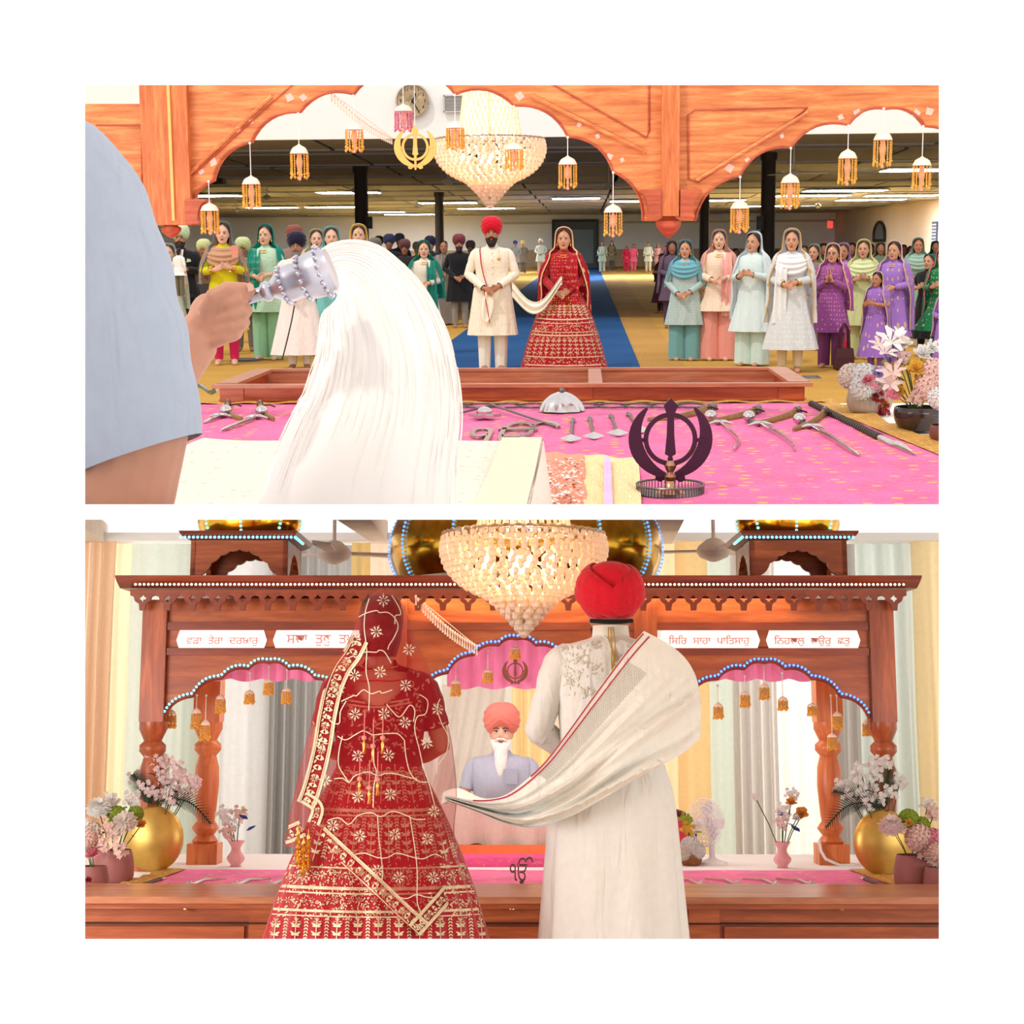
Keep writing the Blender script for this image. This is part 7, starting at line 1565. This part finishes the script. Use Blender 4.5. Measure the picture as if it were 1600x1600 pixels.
# table fan on the lower dais
g = B.G(1113, 1350, ZD); o = empty('table_fan', B, g); tag(o, 'white table fan standing behind the groom on the dais', 'fan'); FW = plain('fan_white', (238, 234, 236), .4)
MB().lathe([(.09, 0), (.09, .012), (.03, .03), (.018, .04)], 24).build('base', FW, o); MB().tube([(0, 0, .03), (0, 0, .2)], .018, 10).build('pole', FW, o)
hub = Vector((-.02, 0, .24)); ax = Vector((-.75, -.65, .1)).normalized(); e = ax.orthogonal().normalized(); f = ax.cross(e); R_ = .14
MB().tube([hub + Vector((.08, .07, 0)), hub], [.04, .035], 14).build('motor', FW, o)
mb = MB()
for rr in (.3, .5, .7, .88, 1.0):
    for of in (-.02, .035): mb.tube([hub + ax * (.03 + of * (1.2 - rr * .6)) + (e * math.cos(t) + f * math.sin(t)) * R_ * rr for t in [2 * PI * i / 32 for i in range(33)]], .0022, 4)
for i in range(28): t = 2 * PI * i / 28; d = e * math.cos(t) + f * math.sin(t); mb.tube([hub + ax * .07, hub + ax * .055 + d * R_ * .5, hub + ax * .03 + d * R_], .0016, 4, False); mb.tube([hub, hub + d * R_ * .6, hub + ax * .03 + d * R_], .0016, 4, False)
mb.build('guard', FW, o)
for i in range(3):
    t = 2 * PI * i / 3; d = e * math.cos(t) + f * math.sin(t); s_ = ax.cross(d); c = hub + ax * .03
    MB().add([c + d * .02, c + d * R_ * .5 + s_ * .045 + ax * .01, c + d * R_ * .9 + s_ * .02, c + d * R_ * .9 - s_ * .03, c + d * R_ * .5 - s_ * .04 - ax * .01], [(0, 1, 2, 3, 4)]).build('blade', glass('fan_blade', (226, 222, 228), .2), o)
# red drum, white lamp glow and gold foliage half hidden by the groom
g = B.G(1052, 1345, ZD); o = empty('round_emblem', B, g); tag(o, 'round dark red emblem with pink lamp half hidden behind the groom', 'emblem'); rr = .13
MB().tube([(rr * math.cos(t), 0, .16 + rr * math.sin(t)) for t in [2 * PI * i / 32 for i in range(33)]], .022, 8).build('ring', plain('dark_red', (96, 30, 34), .4), o)
MB().lathe([(0, 0), (rr * .85, 0), (rr * .85, .02), (0, .02)], 28).build('disc', plain('red_disc', (206, 60, 80), .4), o, loc=(0, 0, .16)).rotation_euler = (PI / 2, 0, 0)
MB().box((0, 0, .02), (.14, .08, .04)).build('foot', plain('dark_red', (96, 30, 34), .4), o, smooth=False)
o, D = pot(B, 'flower_pot', 'wicker pot of white and yellow flowers between groom and table fan', 1080, 1352, ZD, [(.7, 0), (.9, .2), (1, .8), (1.02, .9)], plain('wicker', (150, 96, 60), .7, 0, .25, 60), wpx=34)
bouquet(B, o, [('pompom', 'white', 1078, 1322, 13, -.02), ('pompom', 'white', 1090, 1330, 11, -.03), ('pompom', 'cream', 1068, 1332, 11, -.04), ('sprig', 'yellow', 1076, 1295, 10, .02), ('sprig', 'lime', 1072, 1280, 9, .03), ('leaf', 'lime', 1084, 1300, 12, 0)], D)
tag(MB().tube([B.P(x, y, 9.3) for x, y in ((1280, 1312), (1283, 1330), (1290, 1342), (1312, 1352), (1335, 1352))], .009, 7).build('power_cable', plain('cable_white', (240, 236, 236), .5), R=B), 'white cable running down the right rear pillar', 'cable')
# reading platform with cream drapery in front of the reader
rp = empty('scripture_platform', B, (0, 0, ZD)); tag(rp, 'raised reading platform draped in cream cloth with an orange hem in the centre arch', 'platform')
xa, xb = B.P(690, 1300, 9.7).x, B.P(865, 1300, 9.7).x; zt_ = B.P(780, 1252, 9.9).z - ZD
MB().surf(lambda u, v: (xa + u * (xb - xa), 9.6 + .03 * math.sin(u * 22) * v, zt_ * .92 + .03 * math.sin(u * 5 + 1) - v * (zt_ * .92 - .09) - (.03 * math.sin(PI * u * 3) ** 2 if v > .95 else 0)), 60, 14).build('cream_fall', cloth((248, 234, 216), tr=.2), rp)
MB().surf(lambda u, v: (xa + u * (xb - xa), 9.6 + v * .48, zt_ * .92 + .03 * math.sin(u * 5 + 1) + .06 * math.sin(PI * v) + .02 * math.sin(u * 13)), 40, 12).build('cream_cover', cloth((248, 236, 220)), rp)
MB().slab((xa, 9.64, 0), (xb, 10.08, zt_ * .85)).build('base', plain('stand_wood', (160, 110, 70), .5), rp, smooth=False)
MB().surf(lambda u, v: (xa - .1 + u * (xb - xa + .2), 9.56 - .05 * v, .10 - v * .09), 30, 4).build('orange_hem', cloth((236, 120, 70)), rp)
MB().slab((xa - .3, 9.2, .0), (xb + .3, 9.56, .05)).build('pink_step', brocade('magenta_brocade', (240, 90, 150), (236, 150, 110)), rp, smooth=False)
# ceiling fans
def ceiling_fan(R, px, py, D, ztop, r, label, blades=3, mat=None):
    p = R.P(px, py, D); o = empty('ceiling_fan', R, p); tag(o, label, 'fan'); m = mat or plain('fan_white', (238, 234, 236), .4)
    MB().tube([(0, 0, .05), (0, 0, ztop - p.z)], .015, 6).build('rod', m, o); MB().lathe([(.02, .1), (.05, .09), (.11, .04), (.13, 0), (.1, -.04), (.03, -.07), (0, -.075)], 16).build('motor', m, o)
    for i in range(blades):
        t = 2 * PI * i / blades + px; d = Vector((math.cos(t), math.sin(t), 0)); s_ = Vector((-d.y, d.x, 0)); MB().add([d * .1 + s_ * .03, d * r + s_ * .07, d * r - s_ * .06, d * .1 - s_ * .03, d * .1 + s_ * .03 + Vector((0, 0, .012)), d * r + s_ * .07 + Vector((0, 0, .012)), d * r - s_ * .06 + Vector((0, 0, .03)), d * .1 - s_ * .03 + Vector((0, 0, .02))], [(0, 1, 2, 3), (7, 6, 5, 4), (0, 4, 5, 1), (1, 5, 6, 2), (2, 6, 7, 3), (3, 7, 4, 0)]).build('blade', m, o, smooth=False)
FG = plain('fan_grey', (190, 186, 180), .5)
for px, py, lab in ((370, 329, 'ceiling fan above the yellow dressed woman'), (417, 309, 'ceiling fan above the woman in mint'), (555, 298, 'ceiling fan beside the left black column'), (651, 325, 'small far ceiling fan left of the groom'), (700, 285, 'ceiling fan left of the chandelier tip'), (951, 292, 'ceiling fan behind the ornament over the bride'), (1278, 322, 'far ceiling fan above the lavender group'), (1240, 272, 'ceiling fan behind the right arch ornament')):
    D = 1.5 * FPX / (383 - py); ceiling_fan(A, px, py, D, 3.45, .7, lab, 3, FG)
ceiling_fan(B, 522, 866, 11.0, 3.3, .62, 'white ceiling fan between left kiosk and big dome', 3, plain('fan_blush', (238, 220, 210), .5)); ceiling_fan(B, 1115, 862, 11.0, 3.3, .62, 'white ceiling fan between big dome and right kiosk', 3, plain('fan_blush', (238, 220, 210), .5))
# lights set into the dark ceiling
LP = glow('light_panel', (226, 238, 246), 62.0)
ORD = ['first', 'second', 'third', 'fourth', 'fifth', 'sixth', 'seventh', 'eighth', 'ninth', 'tenth', 'eleventh', 'twelfth', 'thirteenth', 'fourteenth', 'fifteenth', 'sixteenth', 'seventeenth', 'eighteenth']
for li, (px, py, w_) in enumerate(sorted(((1005, 317, 3.0), (700, 317, 2.6), (900, 312, 2.0), (520, 322, 2.6), (595, 330, 2.6), (640, 334, 3), (425, 322, 2.4), (330, 303, 2.2), (1000, 338, 3), (1120, 317, 2.5), (1320, 304, 3), (1410, 312, 3), (1445, 274, 2.2), (1270, 311, 3), (1360, 318, 3), (1190, 326, 3), (545, 300, 2.2), (760, 326, 3)))):
    D = 1.98 * FPX / (383 - py); p = A.P(px, py, D); o = empty('ceiling_light', A, (p.x, D, 3.40)); tag(o, 'recessed light panel in the dark ceiling, %s from the left' % ORD[li], 'light', 'recessed ceiling lights'); MB().slab((-w_ / 2, -.7, 0), (w_ / 2, .7, .02)).build('diffuser', LP, o, smooth=False); MB().slab((-w_ / 2 - .06, -.76, .012), (w_ / 2 + .06, .76, .06)).build('frame', plain('light_frame', (206, 206, 206), .5), o, smooth=False)
# clock, vent
ck = A.P(645, 158, 28.95); r_ = 26 / FPX * 28.95; o = empty('wall_clock', A, (ck.x, 28.95, ck.z)); tag(o, 'round wall clock with pale dial behind the arch', 'clock')
def facing(ob): ob.rotation_euler = (PI / 2, 0, 0); return ob
facing(MB().lathe([(0, 0), (r_, 0), (r_, .05), (r_ * .93, .075), (r_ * .89, .05), (r_ * .89, .04)], 40).build('case', metal('clock_rim', (206, 196, 186), .3), o))
facing(MB().lathe([(0, .042), (r_ * .9, .042)], 40).build('dial', plain('dial_cream', (236, 214, 178), .6), o))
BLK = plain('clock_black', (40, 34, 32), .5)
for h in range(1, 13):
    t = PI / 2 - h * PI / 6; facing(link('numeral', text_mesh(str(h), r_ * .26, .001), BLK, o, loc=(r_ * .72 * math.cos(t), -.046, r_ * .72 * math.sin(t))))
for t, L, w_ in ((PI / 2 - .42, .48, .02), (PI / 2 - 2.62, .72, .014)): MB().tube([(-.1 * r_ * math.cos(t), -.05, -.1 * r_ * math.sin(t)), (L * r_ * math.cos(t), -.05, L * r_ * math.sin(t))], [w_, w_ * .5], 5).build('hand', BLK, o)
v = A.P(711, 162, 28.95); o = empty('air_vent', A, (v.x, 28.95, v.z)); tag(o, 'white slatted air vent on the wall right of the clock', 'vent'); wv, hv = 36 / FPX * 28.95, 26 / FPX * 28.95
for a, b in (((-wv / 2, -.04, -hv / 2), (wv / 2, 0, -hv / 2 + .03)), ((-wv / 2, -.04, hv / 2 - .03), (wv / 2, 0, hv / 2)), ((-wv / 2, -.04, -hv / 2), (-wv / 2 + .03, 0, hv / 2)), ((wv / 2 - .03, -.04, -hv / 2), (wv / 2, 0, hv / 2))): MB().slab(a, b).build('frame', plain('vent_grey', (206, 202, 198), .5), o, smooth=False)
for i in range(9): MB().box((0, -.02, -hv / 2 + .05 + i * (hv - .08) / 9), (wv - .05, .03, .012)).build('slat', plain('vent_grey', (206, 202, 198), .5), o, smooth=False)
MB().slab((-wv / 2 + .02, -.005, -hv / 2 + .02), (wv / 2 - .02, 0, hv / 2 - .02)).build('backing', plain('vent_dark', (120, 114, 110), .8), o, smooth=False)
# right wall: exit sign, arched window, notice
def on_wall(px, y): x = 16.5; D = x / ((px - 915) / FPX); return D
D = on_wall(1365, 360); zb, zt2 = A.P(1365, 376, D).z, A.P(1365, 347, D).z; hw_ = 1.6
pl = [(-hw_, zb), (hw_, zb), (hw_, zt2 - .7)] + [(hw_ * math.cos(t), zt2 - .7 + .7 * math.sin(t)) for t in [PI * i / 12 for i in range(1, 12)]] + [(-hw_, zt2 - .7)]
wd = struct(MB().prism(pl, [], (16.46, D, 0), (0, 1, 0), (0, 0, 1), (-1, 0, 0), .04).build('window_1', plain('window_dark', (90, 94, 100), .2), R=A, smooth=False))
MB().tube([(16.42, D + a, b) for a, b in pl + [pl[0]]], .09, 6).build('window_frame', plain('frame_black', (38, 34, 34), .5), wd)
D = on_wall(1297, 350); p = A.P(1297, 351, D * .985); o = empty('exit_sign', A, p); tag(o, 'small red exit sign at the far right wall', 'sign'); MB().box((0, 0, 0), (.35, .1, .45)).build('box', glow('exit_red', (255, 70, 60), 1.2), o, smooth=False)
facing(link('lettering', fit_text('EXIT', .3, .12, .004), plain('exit_white', (255, 236, 226), .5), o, loc=(0, -.056, 0)))
MB().tube([(0, 0, .2), (0, 0, 3.4 - p.z)], .015, 5).build('rod', FG, o)
D = on_wall(1448, 363); p = A.P(1448, 363, D); o = empty('wall_notice', A, (16.45, D, p.z)); tag(o, 'tall dark notice board on the right wall', 'notice'); MB().slab((-.03, -.5, -.5), (.03, .5, .5)).build('board', plain('notice_blue', (70, 74, 96), .5), o, smooth=False)
for i in range(6): MB().slab((-.04, -.4, -.42 + i * .15), (-.03, .4, -.36 + i * .15)).build('printed_row', plain('notice_pale', (206, 206, 214), .6), o, smooth=False)
# projector and speaker under the dark ceiling
p = A.P(340, 283, 37); o = empty('projector', A, p); tag(o, 'black projector hanging at the left of the dark ceiling', 'projector'); PB = plain('black_plastic', (32, 30, 32), .5)
MB().box((0, 0, 0), (.34, .4, .14), top=.9).build('body', PB, o, smooth=False); MB().tube([(0, 0, .07), (0, 0, 3.45 - p.z)], .02, 6).build('mount', PB, o); MB().tube([(.05, -.2, 0), (.05, -.25, 0)], .04, 10).build('lens', PB, o)
for px, D, lab in ((577, 39.5, 'small black loudspeaker on the left black column'), (1187, 35.5, 'small black loudspeaker on the right black column')):
    p = A.P(px, 348, D); o = empty('loudspeaker', A, p); tag(o, lab, 'speaker'); MB().box((0, 0, 0), (.16, .14, .3)).build('cabinet', PB, o, smooth=False); MB().lathe([(.06, 0), (.05, -.01), (.02, -.02), (0, -.015)], 14).build('cone', plain('cone_grey', (90, 88, 88), .6), o, loc=(0, -.07, -.03)).rotation_euler = (PI / 2, 0, 0)
# bags on the carpet, right side
def bag(px, yb, wpx, hpx, mat, label, nm_, text=None):
    g = A.G(px, yb); k = 1 / FPX * g.y; w_, h = wpx * k, hpx * k; o = empty(nm_, A, g); tag(o, label, 'bag')
    mb = MB(); mb.rings([[(-w_ / 2 * a, -.1 * a, z), (w_ / 2 * a, -.1 * a, z), (w_ / 2 * a, .1 * a, z), (-w_ / 2 * a, .1 * a, z)] for z, a in ((0, .9), (.02, 1), (h * .6, 1.0), (h, .88))], True, True); mb.build('body', mat, o, smooth=False)
    for y in (-.06, .06): MB().tube([(-w_ * .25, y, h), (-w_ * .2, y, h + .2), (0, y, h + .28), (w_ * .2, y, h + .2), (w_ * .25, y, h)], .012, 6).build('handle', mat, o)
    if text:
        for s_, zz, tw, th in text: facing(link('lettering', fit_text(s_, tw * w_, th * h, .002), plain('print_black', (30, 28, 28), .6), o, loc=(0, -.106, zz * h)))
    return o
bag(1435, 541, 32, 32, cloth((176, 166, 138)), 'canvas tote bag with black printed words behind the lilies', 'tote_bag', [('THE', .72, .38, .17), ('TOTE BAG', .45, .8, .17)])
bag(1318, 578, 28, 34, plain('maroon_leather', (70, 26, 34), .45), 'maroon handbag on the carpet beside the purple girl', 'handbag')
o = bag(1323, 552, 22, 20, cloth((196, 24, 40)), 'bright red bag behind the maroon handbag', 'shopping_bag')
for px, py, lab in ((1266, 590, 'blue grey shoe pair lying right of the offering case'), ):
    g = A.G(px, py); o = empty('floor_socket', A, g); tag(o, 'flat metal floor socket plate right of the offering case', 'socket'); MB().slab((-.1, -.14, 0), (.1, .14, .012)).build('plate', metal('plate_grey', (150, 160, 176), .35), o, smooth=False); MB().slab((-.05, -.07, .012), (.05, .07, .018)).build('lid', metal('plate_grey', (150, 160, 176), .35), o, smooth=False)
g = A.G(384, 564); o = empty('floor_mat', A, g); tag(o, 'small round grey mat on the carpet behind the case at left', 'mat'); MB().lathe([(.2, 0), (.2, .012), (.17, .02), (0, .02)], 24).build('pad', plain('mat_grey', (110, 100, 104), .8), o); MB().tube([(.18 * math.cos(t), .18 * math.sin(t), .02) for t in [2 * PI * i / 24 for i in range(25)]], .008, 5).build('rim', plain('mat_dark', (80, 72, 76), .8), o)
tag(MB().tube([A.P(460, 478, 17.6), A.P(456, 500, 17.4), A.P(449, 530, 17.0), A.P(441, 562, 16.8)], .008, 6).build('microphone_cable', plain('cable_black', (30, 28, 30), .6), R=A), 'thin black cable hanging down in front of the white robe', 'cable')
# banknotes and flowers dropped in the case
for i, (px, py, cc, lab) in enumerate(((402, 581, (150, 176, 190), 'blue banknote at the left end of the case tray'), (727, 584, (120, 140, 120), 'crumpled green banknote in the case tray beside the whisk'), (872, 585, (110, 150, 196), 'blue banknote in the case tray below the bride'), (1048, 588, (150, 160, 150), 'pale banknote in the right half of the case tray'))):
    p = A.G(px, py, .30); p.y = min(max(p.y, 11.0), 12.1); mb = MB(); mb.surf(lambda u, v: (p.x - .1 + u * .2, p.y - .05 + v * .1, .30 + .03 + .03 * math.sin(u * 6 + i) + .02 * math.cos(v * 5)), 8, 5); tag(mb.build('banknote', plain('note_%d' % i, cc, .7, 0, .3, 60), R=A), lab, 'banknote', 'notes in the offering case')

# ================================================================== keep each room on its own side of the partition
bpy.context.view_layer.update()
def cut_pass():
    nA = Vector((0, (796 - YC) / FPX, 1)).normalized(); nB = Vector((0, (804 - YC) / FPX, 1)).normalized()
    for o in list(bpy.data.objects):
        if o.type != 'MESH': continue
        r = o
        while r.parent: r = r.parent
        R = ROOM_OF.get(r.name)
        if R is None: continue
        n, sg = (nA, 1) if R is A else (nB, -1); M = o.matrix_world
        ds = [(M @ Vector(c) - CAM).dot(n) * sg for c in o.bound_box]
        if min(ds) >= 0: continue
        ds = [(M @ v.co - CAM).dot(n) * sg for v in o.data.vertices]
        if not ds or min(ds) >= 0: continue
        if max(ds) <= 0:
            if not o.children: bpy.data.objects.remove(o); 
            continue
        slots = [(s.link, s.material) for s in o.material_slots]
        me = o.data.copy(); bm = bmesh.new(); bm.from_mesh(me); Mi = M.inverted()
        co = Mi @ CAM; no = (M.to_3x3().transposed() @ n).normalized() * sg
        res = bmesh.ops.bisect_plane(bm, geom=bm.verts[:] + bm.edges[:] + bm.faces[:], plane_co=co, plane_no=no, clear_inner=True, clear_outer=False)
        bm.to_mesh(me); bm.free(); o.data = me
        for s, (l, m) in zip(o.material_slots, slots): s.link = l; s.material = m
cut_pass()
for o in list(bpy.data.objects):                # empties left without anything
    if o.type == 'EMPTY' and not o.children: bpy.data.objects.remove(o)
